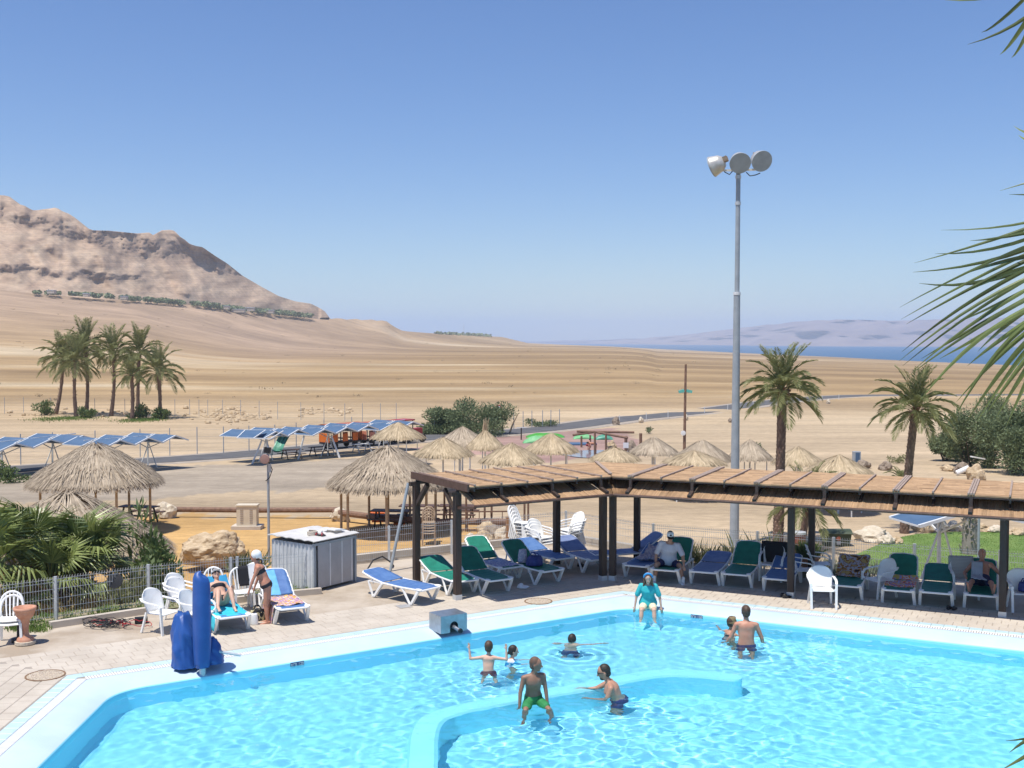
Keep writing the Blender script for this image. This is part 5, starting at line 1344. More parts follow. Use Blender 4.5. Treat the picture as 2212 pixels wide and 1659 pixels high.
# ================================================================== POOL FENCE
def mesh_fence(pts, label, posts_at, z0=.06, z1=.93, base=None, name='mesh_fence'):
    b = pts[0]; t = thing(name, label, 'fence', b)
    for p in posts_at: MB().box(p - b + Vector((0, 0, .46)), (.06, .06, .98)).build('post', M['steel'], t)
    for i in range(len(pts) - 1):
        a, c = pts[i], pts[i + 1]; L_ = (c - a).length; n = int(L_ / .058); mb = MB(); d = (c - a).normalized(); nr = Vector((-d.y, d.x, 0))
        for k in range(n):
            q = a.lerp(c, k / n) - b
            mb.bar(q + Vector((0, 0, z0)), q + Vector((0, 0, z1)), .0055, .0055)
            mb.bar(q + Vector((0, 0, z1 - .04)), q + Vector((0, 0, z1 + .025)) - nr * .035, .007, .007)
        for z in (z0 + .03, z0 + .22, z0 + .42, z0 + .62, z1 - .10, z1 - .035):
            mb.bar(a - b + Vector((0, 0, z)), c - b + Vector((0, 0, z)), .007, .009)
        mb.build('mesh_panel', M['steel'], t, kind='stuff')
    return t
def along(pts, step):
    out = []
    for i in range(len(pts) - 1):
        L_ = (pts[i + 1] - pts[i]).length; n = max(1, round(L_ / step)); out += [pts[i].lerp(pts[i + 1], k / n) for k in range(n)]
    return out + [pts[-1]]
mesh_fence(FENCE_L, 'grey wire mesh fence on the left between the deck and the fan palms', along(FENCE_L[:2], 2.5)[:-1] + FENCE_L[1:] + [Vector((-6.42, 26.22, 0))])
mesh_fence(FENCE_R, 'grey wire mesh fence behind the pergola, running to the lawn on the right', along(FENCE_R, 2.2))
def kerb(pts, label, h=.13, w=.14):
    b = pts[0]; t = thing('kerb', label, 'kerb', b, 0, 'low concrete kerbs'); 
    for i in range(len(pts) - 1):
        L_ = (pts[i + 1] - pts[i]).length; n = max(1, int(L_ / 1.0))
        for k in range(n):
            a, c = pts[i].lerp(pts[i + 1], k / n), pts[i].lerp(pts[i + 1], (k + 1) / n); d = (c - a).normalized() * .006
            MB().bar(a - b + d + Vector((0, 0, h / 2 - .03)), c - b - d + Vector((0, 0, h / 2 - .03)), w, h + .05).build('kerb_stone', M['tile'], t)
kerb([G(107, 1356), G(205, 1341), G(330, 1322)], 'low rounded kerb along the left fence behind the cable heap')
kerb([G(500, 1302), G(620, 1288), G(694, 1281)], 'low kerb in front of the grass patch at the shed')
kerb([Vector((-4.9, 29.9, 0)), Vector((-1.75, 31.85, 0)), Vector((1.6, 33.6, 0)), Vector((4.0, 31.25, 0)), Vector((6.6, 30.0, 0))], 'raised kerb edging the deck behind the pergola fence', .22, .2)
st_m = mat('planting_soil', (.30, .25, .16), .95, (.12, .15, .05), 1.6, .5, 25, coords='World', lo=.45, hi=.58)
strip = [G(105, 1354), G(205, 1339), G(330, 1320), G(500, 1300), G(690, 1280)]; mb = MB(); vs = []
bk = [Vector((-10.6, 24.2, 0)), Vector((-9.2, 25.2, 0)), Vector((-8.1, 26.0, 0)), Vector((-6.6, 26.7, 0)), Vector((-5.1, 27.4, 0))]
for a, c in zip(strip, bk): vs += [(a.x, a.y, .012), (c.x, c.y, .012)]
mb.add(vs, [(2 * i, 2 * i + 2, 2 * i + 3, 2 * i + 1) for i in range(4)]).build('planting_strip', st_m, kind='structure', label='strip of dry soil and grass along the left fence')
wd = MB(); rn = random.Random(12)
def blades(mb, p, n, r, h, rn, w=.012):
    for q in range(n):
        a = rn.random() * 6.28; o = Vector((rn.gauss(0, r), rn.gauss(0, r), 0)); b = p + o; t_ = rn.uniform(.4, 1) * h; d = Vector((math.cos(a), math.sin(a), 0)) * w
        tip = b + Vector((rn.gauss(0, .25 * h), rn.gauss(0, .25 * h), t_)); mb.add([b - d, b + d, b.lerp(tip, .6) + d * .7 + Vector((0, 0, .1 * h)), tip], [(0, 1, 2), (0, 2, 3)], rn.random())
for q in range(110):
    i = rn.randrange(4); k = rn.random(); p = strip[i].lerp(strip[i + 1], k).lerp(bk[i].lerp(bk[i + 1], k), rn.uniform(.1, .9)); blades(wd, p, 16, .09, rn.uniform(.07, .16), rn)
for q in range(28): blades(wd, G(620 + 60 * rn.random(), 1275 - 12 * rn.random()) + Vector((0, .25, 0)), 18, .10, .2, rn)
for q in range(30): blades(wd, G(25 + 70 * rn.random(), 1365 - 10 * rn.random()), 16, .08, .12, rn)
wd.build('grass_tufts', M['grass'], attr=True, kind='stuff', label='weeds and grass tufts along the left fence and the shed')
wd = MB()
for q in range(34): blades(wd, G(500 + 42 * rn.random(), 1262) + Vector((0, .5 + rn.random() * .3, 0)), 12, .07, .75, rn, .014)
wd.build('tall_dry_grass', M['dry_grass'], attr=True, kind='stuff', label='tall dry grass behind the chair with the black cloth')
wd = MB()
for q in range(46): blades(wd, Vector((4.7 + rn.random() * 2.4, 30.6 - rn.random() * .5, -.1)), 20, .16, rn.uniform(.35, .8) + (.35 if q % 6 == 0 else 0), rn, .010)
wd.build('tall_dry_grass', M['dry_grass'], attr=True, kind='stuff', label='tall dry grass at the foot of the floodlight mast behind the fence')
wd = MB()
for q in range(70): blades(wd, Vector((7.3 + rn.random() * 2.4, 29.6 - rn.random() * 1.2, -.1)), 16, .14, rn.uniform(.25, .55), rn, .016)
wd.build('grey_green_plants', mat('grey_green_leaf', (.13, .16, .10), .7, (.19, .22, .15), 2, attr='rnd'), attr=True, kind='stuff', label='grey green ground plants between the planter and the lawn')

# ================================================================== SHED
SC = G(679, 1278); sa = Vector((-.82, .57, 0)).normalized(); sb_ = Vector((.57, .82, 0)).normalized(); SL, SW, SH = 1.42, 1.42, 1.15
shed = thing('pump_shed', 'small corrugated metal shed with pale flat roof beside the standing woman', 'shed', SC)
grey_sheet = mat('grey_corrugated_sheet', (.66, .67, .67), .5, (.56, .57, .57), 3); door_m = mat('grey_door_sheet', (.44, .44, .45), .55, (.38, .38, .39), 2)
def corr(u_): k = (u_ * 11) % 1; return .022 if k < .28 else (.022 * (1 - (k - .28) / .08) if k < .36 else (0 if k < .92 else .022 * (k - .92) / .08))
MB().sheet(lambda a, b: sa * (SL * a) - sb_ * corr(a) + Vector((0, 0, .02 + (SH - .05) * b)), 132, 2, .008).build('corrugated_wall', grey_sheet, shed)
MB().box(sa * (SL / 2) + sb_ * SW + Vector((0, 0, SH / 2)), (SL, .03, SH - .04), Matrix((sa, sb_, Vector((0, 0, 1)))).transposed()).build('wall', grey_sheet, shed)
MB().box(sa * SL + sb_ * (SW / 2) + Vector((0, 0, SH / 2)), (.03, SW - .04, SH - .04), Matrix((sa, sb_, Vector((0, 0, 1)))).transposed()).build('wall', grey_sheet, shed)
RS = Matrix((sa, sb_, Vector((0, 0, 1)))).transposed()
for k in range(3): MB().box(sb_ * (.12 + .41 * (k + .5)) - sa * .0 + Vector((0, 0, SH / 2)), (.02, .40, SH - .1), RS).build('door_panel', door_m, shed)
for k in (1, 2, 3): MB().box(sb_ * (.12 + .41 * k - (.06 if k == 3 else 0)) - sa * .014 + Vector((0, 0, SH / 2)), (.012, .035, SH - .12), RS).build('door_strip', M['white_metal'], shed)
for s in (.0, SW): MB().box(sb_ * s + Vector((0, 0, SH / 2)), (.06, .06, SH), RS).build('corner_post', M['grey_pole'], shed)
MB().box(sb_ * (SW / 2) + Vector((0, 0, SH - .03)), (.05, SW, .06), RS).build('door_head', M['grey_pole'], shed)
roofm = mat('white_corrugated_roof', (.66, .64, .61), .5, (.56, .54, .50), 2.5)
MB().sheet(lambda a, b: sa * (-.07 + (SL + .16) * a) + sb_ * (-.08 + (SW + .16) * b) + Vector((0, 0, SH + .045 + .022 * abs(math.sin(a * 16)) + .02 * a)), 60, 2, .02).build('roof', roofm, shed)
def on_shed(name, label, cat, a, b): p = SC + sa * a + sb_ * b + Vector((0, 0, SH + .075)); return thing(name, label, cat, p, math.atan2(sa.y, sa.x))
t = on_shed('white_board', 'pale square board lying on the shed roof', 'board', .45, 1.15); MB().box((0, 0, .075), (.42, .36, .03), rot('X', 6)).build('board', M['white_plastic'], t); MB().box((0, 0, .02), (.3, .2, .1)).build('block', M['tile'], t)
t = on_shed('rolled_sheet', 'white rolled sheet lying on the shed roof', 'sheet', .75, .75); MB().tube([(-.28, 0, .04), (.25, .05, .04)], .05, 10).build('roll', M['white_plastic'], t)
t = on_shed('sandal', 'dark sandals left on the shed roof', 'sandals', .25, .55)
for s in (0, .14): MB().ell((s, s * .4, .03), (.11, .05, .025), 10, 6).build('sole', M['black'], t); MB().tube([(s - .02, s * .4 - .05, .03), (s + .03, s * .4, .09), (s - .02, s * .4 + .05, .03)], .012, 5).build('strap', redp, t)
t = on_shed('float_ring', 'pale coiled hose on the shed roof', 'hose', .55, .5)
MB().tube([(math.cos(a * .4) * .13, math.sin(a * .4) * .10, .02 + .002 * a) for a in range(48)], .018, 6).build('coil', M['tile'], t)
t = thing('broken_chair_part', 'pale bent pipe lying at the back wall of the shed', 'pipe', G(640, 1262)); MB().tube([(-.2, .1, .03), (.0, .0, .05), (.15, .1, .04)], .02, 6).build('pipe', M['white_metal'], t)

# ================================================================== POOL SIDE FIXTURES
# covered pool lift
pl = G(437, 1452, -.05); rc = blue_cover = mat('blue_vinyl_cover', (.018, .075, .28), .45, (.028, .10, .34), 2.5, .25, 6, spec=.5)
t = thing('pool_lift', 'pool lift under royal blue covers, tall column and slumped seat at the edge', 'pool lift', pl)
h = 2.0
prof = [(.0, .10), (.135, .10), (.145, .2), (.160, .5), (.165, 1.0), (.158, 1.45), (.15, 1.68), (.12, 1.77), (.04, 1.81), (.0, 1.81)]
mb = MB(); n = 40; vs, fs = [], []
for i, (r, z) in enumerate(prof):
    for k in range(n):
        a = 2 * math.pi * k / n; w = 1 + .035 * nz(a * 2 + z * .6, z * 1.1, 4, 1, 3) + .02 * math.cos(4 * a)
        vs.append((r * w * math.cos(a), r * w * math.sin(a), z - (.05 * math.cos(a) if z > 1.6 else 0)))
for i in range(len(prof) - 1):
    for k in range(n): fs.append((i * n + k, i * n + (k + 1) % n, (i + 1) * n + (k + 1) % n, (i + 1) * n + k))
mb.add(vs, fs); mb.build('column_cover', rc, t, smooth=True)
MB().cyl((0, .02, -.9), (0, .02, .2), .06, n=10).build('column', M['steel'], t); MB().box((.02, .02, -.35), (.12, .06, .6)).build('bracket', M['edge_tile'], t)
def slump(c, sx, sy, hgt, seed, lean=(0, 0)):
    mb = MB(); n = 60; vs, fs = [], []; m_ = 22
    for i in range(m_ + 1):
        z = i / m_; r = (1 - .32 * z - .62 * max(0, z - .6) ** 1.5 * 1.9)
        for k in range(n):
            a = 2 * math.pi * k / n
            fold = 1 + .11 * abs(math.sin(2.5 * a + seed + 3 * z)) * (.3 + z) + .26 * nz(math.cos(a) * 1.3 + z, math.sin(a) * 1.3 + z * 2.2, seed, 1, 3)
            rr = max(.02, r * fold); sag = .05 * nz(a, z * 3, seed + 3, 1, 2)
            vs.append((c[0] + lean[0] * z + sx * rr * math.cos(a), c[1] + lean[1] * z + sy * rr * math.sin(a), c[2] + hgt * z + sag * z))
    for i in range(m_):
        for k in range(n): fs.append((i * n + k, i * n + (k + 1) % n, (i + 1) * n + (k + 1) % n, (i + 1) * n + k))
    fs.append(tuple(m_ * n + k for k in range(n)))
    return mb.add(vs, fs)
slump((-.33, .25, .07), .27, .34, .95, 2, (-.11, .05)).build('seat_cover', rc, t, smooth=True)
slump((.13, .25, .12), .20, .22, .44, 5, (-.03, 0)).build('arm_cover', rc, t, smooth=True)
MB().cyl((.15, .15, .36), (.66, .18, .26), .025, n=8).build('handle_rod', M['steel'], t)
# water spout box
ps = G(968, 1360, -.03); t = thing('water_spout', 'square metal spout box with round nosed outlet on the pool edge', 'water spout', ps, math.atan2((PB - PA).y, (PB - PA).x))
W_, D_, H_ = .62, .50, .36; stl = mat('brushed_steel', (.42, .46, .50), .32, (.34, .37, .40), 6, metal=.75)
mb = MB(); y_ = -D_ / 2; ar = [(math.cos(a) * .095, .13 + math.sin(a) * .095) for a in [math.pi * k / 12 for k in range(13)]]
for a, b in zip(ar[:-1], ar[1:]): mb.add([(a[0], y_, a[1]), (b[0], y_, b[1]), (b[0], y_, H_), (a[0], y_, H_)], [(0, 1, 2, 3)])
for sg in (-1, 1): mb.add([(sg * .095, y_, 0), (sg * W_ / 2, y_, 0), (sg * W_ / 2, y_, H_), (sg * .095, y_, H_)], [(0, 1, 2, 3)])
mb.build('face_plate', stl, t)
MB().add([(-W_ / 2, -D_ / 2, 0), (W_ / 2, -D_ / 2, 0), (W_ / 2, D_ / 2, 0), (-W_ / 2, D_ / 2, 0), (-W_ / 2, -D_ / 2, H_), (W_ / 2, -D_ / 2, H_), (W_ / 2, D_ / 2, H_), (-W_ / 2, D_ / 2, H_)], [(4, 5, 6, 7), (1, 2, 6, 5), (2, 3, 7, 6), (3, 0, 4, 7)]).build('box', stl, t)
MB().box((0, .06, .12), (.30, .5, .235)).build('recess', M['black'], t); MB().tube([(0, -.15, .12), (0, -.32, .10), (.03, -.44, .07)], .04, 12).build('outlet_pipe', stl, t); MB().tube([(.03, -.435, .072), (.034, -.47, .065)], .05, 12).build('nozzle', M['black'], t)  # solid black block stands in for the shade inside the arch
# manhole covers filled with pebbles
peb = mat('pebble_fill', (.62, .54, .42), .9, (.36, .28, .2), 60, .8, 60)
for px, py, r, lb in ((98, 1459, .345, 'round pebble filled manhole cover on the tiles at the left pool corner'), (1163, 1299, .325, 'round pebble filled manhole cover on the tiles near the far pool corner')):
    c = G(px, py); t = thing('manhole_cover', lb, 'manhole cover', c); MB().lathe([(r, -.02), (r, .009), (r - .03, .009), (r - .03, .004)], (0, 0, 0), 36).build('ring', mat('rusty_ring', (.22, .13, .07), .8), t)
    MB().lathe([(.005, .006), (r - .03, .004)], (0, 0, 0), 36).build('fill', peb, t)
    pm = MB(); rn = random.Random(8)
    for q in range(150):
        a = rn.random() * 6.28; rr = math.sqrt(rn.random()) * (r - .05); pm.ell((math.cos(a) * rr, math.sin(a) * rr, .006), (rn.uniform(.012, .024), rn.uniform(.012, .02), .010), 6, 4, rnd=0) if False else pm.ell((math.cos(a) * rr, math.sin(a) * rr, .006), (rn.uniform(.012, .024), rn.uniform(.012, .02), .010), 6, 4)
    pm.build('pebble', mat('pebble', (.58, .50, .40), .8, (.40, .32, .25), 30), t, kind='stuff')
for px, py, lb in ((872, 1310, 'square drain grate in the deck left of the blue lounger'), (969, 1338, 'small square drain on the tiles behind the spout box')):
    c = G(px, py); t = thing('drain_grate', lb, 'drain', c, .5)
    MB().box((0, 0, -.004), (.32, .32, .02)).build('frame', M['joint'], t)
    for k in range(6): MB().box((0, -.12 + k * .048, .007), (.28, .022, .006)).build('bar', M['steel'], t)
# urn, planter, cables
c = G(55, 1390); t = thing('clay_urn', 'terracotta pedestal urn behind the white chair at the left edge', 'urn', c)
MB().lathe([(.01, .02), (.15, .02), (.17, .05), (.15, .12), (.075, .17), (.06, .26), (.075, .38), (.085, .47), (.16, .55), (.19, .63), (.195, .66), (.215, .67), (.215, .73), (.18, .73), (.17, .66), (.02, .60)], (0, 0, 0), 28).build('bowl', M['terracotta'], t, smooth=True)
MB().lathe([(.02, 0), (.2, 0), (.2, .06), (.02, .07)], (0, 0, 0), 20).build('foot', M['pale_rock'], t)
c = G(1772, 1262) + Vector((.0, 1.4, 0)); t = thing('clay_planter', 'wide terracotta planter with a plant under the pergola behind the white chairs', 'planter', c)
MB().lathe([(.05, .0), (.20, .0), (.34, .36), (.38, .42), (.36, .45), (.32, .42), (.02, .40)], (0, 0, 0), 26).build('pot', M['terracotta'], t, smooth=True)
mb = MB(); rn = random.Random(6)
for q in range(60): blades(mb, Vector((0, 0, .4)), 8, .12, .45, rn, .012)
mb.build('plant', M['shrub'], t, attr=True, kind='stuff')
c = G(228, 1352); t = thing('cable_heap', 'tangled heap of black and red cables on the deck by the fence', 'cables', c); rn = random.Random(15)
for q in range(14):
    cx_, cy_ = rn.gauss(0, .22), rn.gauss(0, .12); r0, r1 = rn.uniform(.12, .38), rn.uniform(.08, .22); ph = rn.random() * 6; pts = []
    for i in range(30): a = ph + i * .26; pts.append((cx_ + math.cos(a) * r0 * (1 + .15 * math.sin(3 * a)), cy_ + math.sin(a) * r1, .02 + .05 * rn.random() + .05 * (1 + math.sin(a * 1.7 + q)) * .6))
    MB().tube(pts, .008, 5).build('cable', M['black'] if q % 7 else redp, t)
c = G(305, 1345); t = thing('cable_reel', 'black reel box at the right end of the cable heap', 'box', c); MB().box((0, 0, .06), (.26, .16, .11), rot('Z', 20)).build('box', M['black'], t)
c = Vector((-8.78, 24.95, 0)); t = thing('fence_lamp', 'black round spotlight hung on the left mesh fence', 'lamp', c + Vector((0, -.05, .65))); MB().lathe([(.02, .0), (.10, .02), (.17, .08), (.17, .11), (.02, .12)], (0, 0, 0), 18, Matrix.Rotation(rad(70), 3, 'X')).build('head', M['black'], t); MB().tube([(0, .02, -.05), (.05, 0, -.3), (.15, -.1, -.62)], .008, 5).build('cable', M['black'], t)
for pts, lb in ((((500, 1210, .6), (520, 1218, .4), (545, 1246, .2), (560, 1268, .0)), 'black hose hanging over the fence by the white headscarf woman'), (((790, 1236, 0), (806, 1210, .25), (826, 1202, .3), (845, 1215, .15), (850, 1222, 0)), 'dark hose bowed along the fence left of the leaning pipe')):
    P = [G(x, y, z) for x, y, z in pts]; t = thing('garden_hose', lb, 'hose', P[0]); MB().tube([q - P[0] for q in P], .022, 7).build('hose', M['black'], t)

# ================================================================== FAN PALMS AND SHRUBS LEFT
def fan_leaf_mesh(name, m, seed, R=.95, n=20, spread=150, droop=.5):
    rn = random.Random(seed); mb = MB(); mb.tube([(0, 0, 0), (.45, 0, .06), (.9, 0, .0)], [.018, .014, .01], 5, False, .7); c = Vector((.88, 0, 0))
    for k in range(n):
        a = rad(-spread / 2 * 1.15 + spread * 1.15 * k / (n - 1)); L_ = R * (1 - .25 * (abs(a) / rad(spread / 2)) ** 2) * rn.uniform(.9, 1.08)
        d = Vector((math.cos(a), math.sin(a), .15 * abs(math.sin(a)))); s = Vector((-math.sin(a), math.cos(a), 0)) * (.032 + .012 * rn.random())
        p1 = c + d * L_ * .55 + Vector((0, 0, .02)); p2 = c + d * L_ + Vector((0, 0, -droop * L_ * rn.uniform(.15, .75)))
        up = Vector((0, 0, .012))
        mb.add([c, p1 - s, p1 + up, p1 + s, p2], [(0, 1, 2), (0, 2, 3), (1, 4, 2), (2, 4, 3)], rn.random())
    return mb.mesh(name, m, attr=True)
FL = [fan_leaf_mesh('fan_leaf', M['fan_leaf'], i, .95 + .1 * (i % 2), 22, 165, .35 + .25 * i) for i in range(4)]; FD = [fan_leaf_mesh('dry_leaf', M['dry_leaf'], 9 + i, .8, 24, 120, 1.5) for i in range(2)]
def fan_palm(px, py, Y, label, n=24, s=1.0, seed=0, trunk_h=None, dry=6):
    rn = random.Random(seed); c = AT(px, py, Y); g = zt(c.x, Y); t = thing('fan_palm', label, 'fan palm', (c.x, c.y, g), 0, 'fan palms behind the left fence')
    mb = MB(); hh = c.z - g; mb.tube([(0, 0, -.1), (.05, 0, hh * .5), (0, 0, hh)], [.2, .17, .15], 10, True, .3)
    for q in range(70): a = rn.random() * 6.28; z = rn.random() * hh; d = Vector((math.cos(a), math.sin(a), 0)); mb.bar(d * .14 + Vector((0, 0, z)), d * rn.uniform(.2, .32) + Vector((0, 0, z + .2)), .06, .02, rnd=rn.random())
    mb.build('trunk', M['palm_trunk'], t, attr=True)
    for q in range(n + dry):
        dryq = q >= n; el = rn.uniform(-.2, 1.35) if not dryq else rn.uniform(-.9, -.35); o = link('fan_leaf' if not dryq else 'dry_leaf', (rn.choice(FL) if not dryq else rn.choice(FD)), t, (0, 0, hh))
        o.rotation_euler = (rn.uniform(-.5, .5), -el, q * 2.39996 + rn.uniform(-.3, .3)); k = s * rn.uniform(.8, 1.1) * (.85 if dryq else 1); o.scale = (k,) * 3
fan_palm(176, 1218, 29.5, 'large fan palm right of the middle, its dark blades spread over the fence', 26, .95, 1)
fan_palm(66, 1198, 29.0, 'fan palm left of the large one with upright blades', 22, .95, 2)
fan_palm(-25, 1235, 27.5, 'fan palm cut by the left frame edge', 20, .95, 3)
fan_palm(195, 1262, 28.8, 'low drooping fan palm with yellowed leaves just behind the fence', 10, .75, 4, dry=12)
fan_palm(108, 1262, 28.3, 'dark low fan palm in the shade behind the left fence post', 16, .8, 6, dry=8)
leafy('garden_shrub', 'leafy green shrub right of the fan palms behind the fence', 'shrub', Vector((-9.2, 29.0, -1.8)), 1.8, 2.9, 2400, M['shrub'], .07, 7, 91, lobes=10, elong=2.6)
leafy('garden_shrub', 'spindly thin shrub in front of the dark bench table', 'shrub', Vector((-10.4, 31.5, -1.8)), 1.3, 3.6, 420, M['shrub'], .06, 7, 92, lobes=12, elong=5, spread=1.4)
leafy('garden_shrub', 'thin climbing shrub along the left fence beside the post', 'shrub', Vector((-8.9, 26.2, -1.0)), 1.4, 1.7, 700, M['dry_grass'], .05, 6, 93, lobes=8, elong=4, spread=1.2)
# ================================================================== SUN LOUNGERS
def make_lounger(sling, back_deg, label):
    t = thing('sun_lounger', label, 'sun lounger', (0, 0, 0), 0, 'sun loungers round the pool')
    hz_ = .36; hx = -.28; Wd = .33
    for s in (-1, 1):
        rl = MB(); rl.tube([(hx - .02, s * Wd, hz_), (.3, s * Wd, hz_ - .012), (.93, s * Wd, hz_ - .0)], .022, 8); rl.build('rail', M['white_plastic'], t)
        for x0, x1, xg in ((.90, .36, .66), (-.30, -.78, -.58)):
            lg = MB(); lg.bar((x0, s * Wd, hz_ - .01), (xg + .03, s * (Wd + .02), .02), .055, .065, (0, 1, 0)); lg.bar((x1, s * Wd, hz_ - .01), (xg - .03, s * (Wd + .02), .02), .036, .036, (0, 1, 0)); lg.box((xg, s * (Wd + .02), .018), (.10, .045, .036))
            if x0 < 0: lg.bar((hx, s * Wd, hz_), (x1, s * Wd, hz_ - .01), .03, .03)
            lg.build('leg', M['white_plastic'], t)
    fb = MB(); fb.tube([(.93, -Wd, hz_), (.965, -Wd + .05, hz_ - .01), (.965, Wd - .05, hz_ - .01), (.93, Wd, hz_)], .024, 8); fb.build('foot_bar', M['white_plastic'], t)
    for s in (-1, 1): MB().ell((.88, s * (Wd - .02), hz_ + .012), (.10, .065, .022), 10, 6).build('corner_cap', M['white_plastic'], t)
    MB().sheet(lambda u, v: Vector((hx + .03 + (.92 - hx) * u, (v * 2 - 1) * (Wd - .005), hz_ + .012 - .035 * math.sin(u * 3.14) * math.sin(v * 3.14) + .008 * math.sin(u * 40) * math.sin(v * 3.14))), 22, 8, .012).build('seat_sling', sling, t, smooth=True)
    a = rad(back_deg); L_ = .80
    P = lambda s, y, dz=0: Vector((hx - math.cos(a) * L_ * s - math.sin(a) * dz * -1 * -1, y, hz_ + math.sin(a) * L_ * s + math.cos(a) * dz))
    for s in (-1, 1): MB().tube([P(0, s * Wd), P(.5, s * Wd, -.01), P(.92, s * (Wd - .02)), P(1.0, s * (Wd - .10))], .022, 8).build('back_rail', M['white_plastic'], t)
    MB().tube([P(1.0, -(Wd - .10)), P(1.03, 0), P(1.0, Wd - .10)], .022, 8).build('head_bar', M['white_plastic'], t)
    MB().sheet(lambda u, v: P(.02 + .98 * u, (v * 2 - 1) * (Wd - .01 - (.08 * max(0, u - .85) / .15)), .012 - .035 * math.sin(u * 3.14) * math.sin(v * 3.14)) + Vector((.006 * math.sin(u * 34), 0, 0)), 16, 8, .012).build('back_sling', sling, t, smooth=True)
    for s in (-1, 1): MB().bar(P(.55, s * (Wd - .02), -.02), (hx - .35 if back_deg < 30 else hx - .42, s * (Wd - .02), hz_ - .06), .025).build('back_prop', M['white_plastic'], t)
    return t, P
LNG = {}
def lounger(sling, back, label, c, ang):
    t, P = make_lounger(M[sling], back, label); t.location = (c[0], c[1] - (.15 if isinstance(c, tuple) else 0), 0); t.rotation_euler = (0, 0, rad(ang))
    return t
def by_feet(x0, y0, x1, y1, ang=None):
    a, b = G(x0, y0), G(x1, y1); m = (a + b) / 2
    if ang is None:
        d = (b - a); ax = Vector((d.y, -d.x, 0)).normalized()
        if ax.y > 0: ax = -ax
        ang = math.degrees(math.atan2(ax.y, ax.x))
    ax = Vector((math.cos(rad(ang)), math.sin(rad(ang)), 0))
    return (m - ax * .66), ang
L = {}
L['L1'] = lounger('blue_sling', 12, 'sunlit blue lounger standing apart left of the pergola', (-2.57, 26.27), -41)
L['L2'] = lounger('green_sling', 18, 'bright green lounger half in the sun between the two left pergola posts', (-1.55, 27.3), -60)
L['L3'] = lounger('green_sling', 36, 'dark green lounger with raised back just right of the front left post', (-.74, 27.42), -60)
L['L4'] = lounger('green_sling', 38, 'green lounger with a white and blue towel on its seat', (-.50, 28.85), -58)
L['L5'] = lounger('green_sling', 36, 'green lounger with a blue bag on it', (.48, 28.45), -56)
L['L6'] = lounger('blue_sling', 16, 'vivid blue lounger with sunlit back behind the one with the blue bag', (.85, 30.0), -58)
L['L7'] = lounger('grey_blue_sling', 22, 'faded blue lounger beside the back post, dark shoes beneath it', (1.85, 29.9), -64)
L['L8'] = lounger('grey_blue_sling', 34, 'faded blue lounger sideways in the pergola corner behind the twin posts', (3.05, 30.15), 196)
for key, sl, bk, x0, y0, x1, y1, an, lb in (('R1', 'blue_sling', 18, 1357, 1246, 1404, 1250, -116, 'blue lounger covered with crumpled white clothes, right of the twin posts'), ('R2', 'green_sling', 38, 1412, 1254, 1469, 1261, -112, 'green lounger on which the man in the cap sits'),
        ('R3', 'grey_blue_sling', 10, 1495, 1259, 1554, 1265, -112, 'faded blue empty lounger right of the man in the cap'), ('R4', 'green_sling', 37, 1564, 1265, 1623, 1269.5, -112, 'empty green lounger with high back, fourth from the twin posts'),
        ('R5', 'blue_sling', 18, 1653.5, 1276, 1712, 1280, -112, 'blue lounger partly hidden by the middle front post'), ('R6', 'green_sling', 26, 1800, 1290, 1858, 1296, -113, 'green lounger with a brown and orange towel over its back, behind the sunlit white chair'),
        ('R7', 'green_sling', 38, 1908, 1300, 1974, 1307, -113, 'green lounger with a colourful flower towel on its seat'), ('R8', 'green_sling', 20, 1989, 1305, 2056, 1312, -113, 'low empty green lounger left of the lying man'), ('R9', 'green_sling', 36, 2086, 1312, 2152, 1317, -113, 'green lounger on which a bare chested man lies')):
    c, a = by_feet(x0, y0, x1, y1, an); L[key] = lounger(sl, bk, lb, c, a)
c, a = by_feet(464, 1369, 532, 1357, -62); L['LA'] = lounger('blue_sling', 34, 'lounger with turquoise towels under the sunbathing woman', c, a)
c, a = by_feet(593, 1349, 661, 1338, -64); L['LB'] = lounger('blue_sling', 36, 'blue lounger with an orange and purple towel beside the standing woman', c, a)
bpy.context.view_layer.update()
def on(key, x, y, z):                                            # a point in a lounger's own frame, in the world
    o = L[key]; return Matrix.Translation(o.location) @ Matrix.Rotation(o.rotation_euler.z, 4, 'Z') @ Vector((x, y, z))

# ------------------------------------------------------------------ towels, clothes, bags
def pattern(name, cols, scale, kind='vor'):
    m = bpy.data.materials.new(name); m.use_nodes = True; N, Lk = m.node_tree.nodes, m.node_tree.links; b = N['Principled BSDF']; b.inputs['Roughness'].default_value = .9
    tc = N.new('ShaderNodeTexCoord'); ns = N.new('ShaderNodeTexNoise'); ns.inputs['Scale'].default_value = scale; ns.inputs['Detail'].default_value = 2; Lk.new(tc.outputs['Object'], ns.inputs['Vector'])
    if kind == 'stripe':
        ns = N.new('ShaderNodeTexWave'); ns.inputs['Scale'].default_value = scale; ns.bands_direction = 'Z'; Lk.new(tc.outputs['Object'], ns.inputs['Vector'])
    r = N.new('ShaderNodeValToRGB'); r.color_ramp.interpolation = 'CONSTANT'; el = r.color_ramp.elements
    lo, hi = (.30, .68) if kind != 'stripe' else (0, 1)
    while len(el) < len(cols): el.new(.5)
    for i, c in enumerate(cols): el[i].position = 0 if i == 0 else lo + (hi - lo) * i / len(cols); el[i].color = (*c, 1)
    Lk.new(ns.outputs['Fac' if kind != 'stripe' else 'Fac'], r.inputs[0]); Lk.new(r.outputs[0], b.inputs['Base Color']); return m
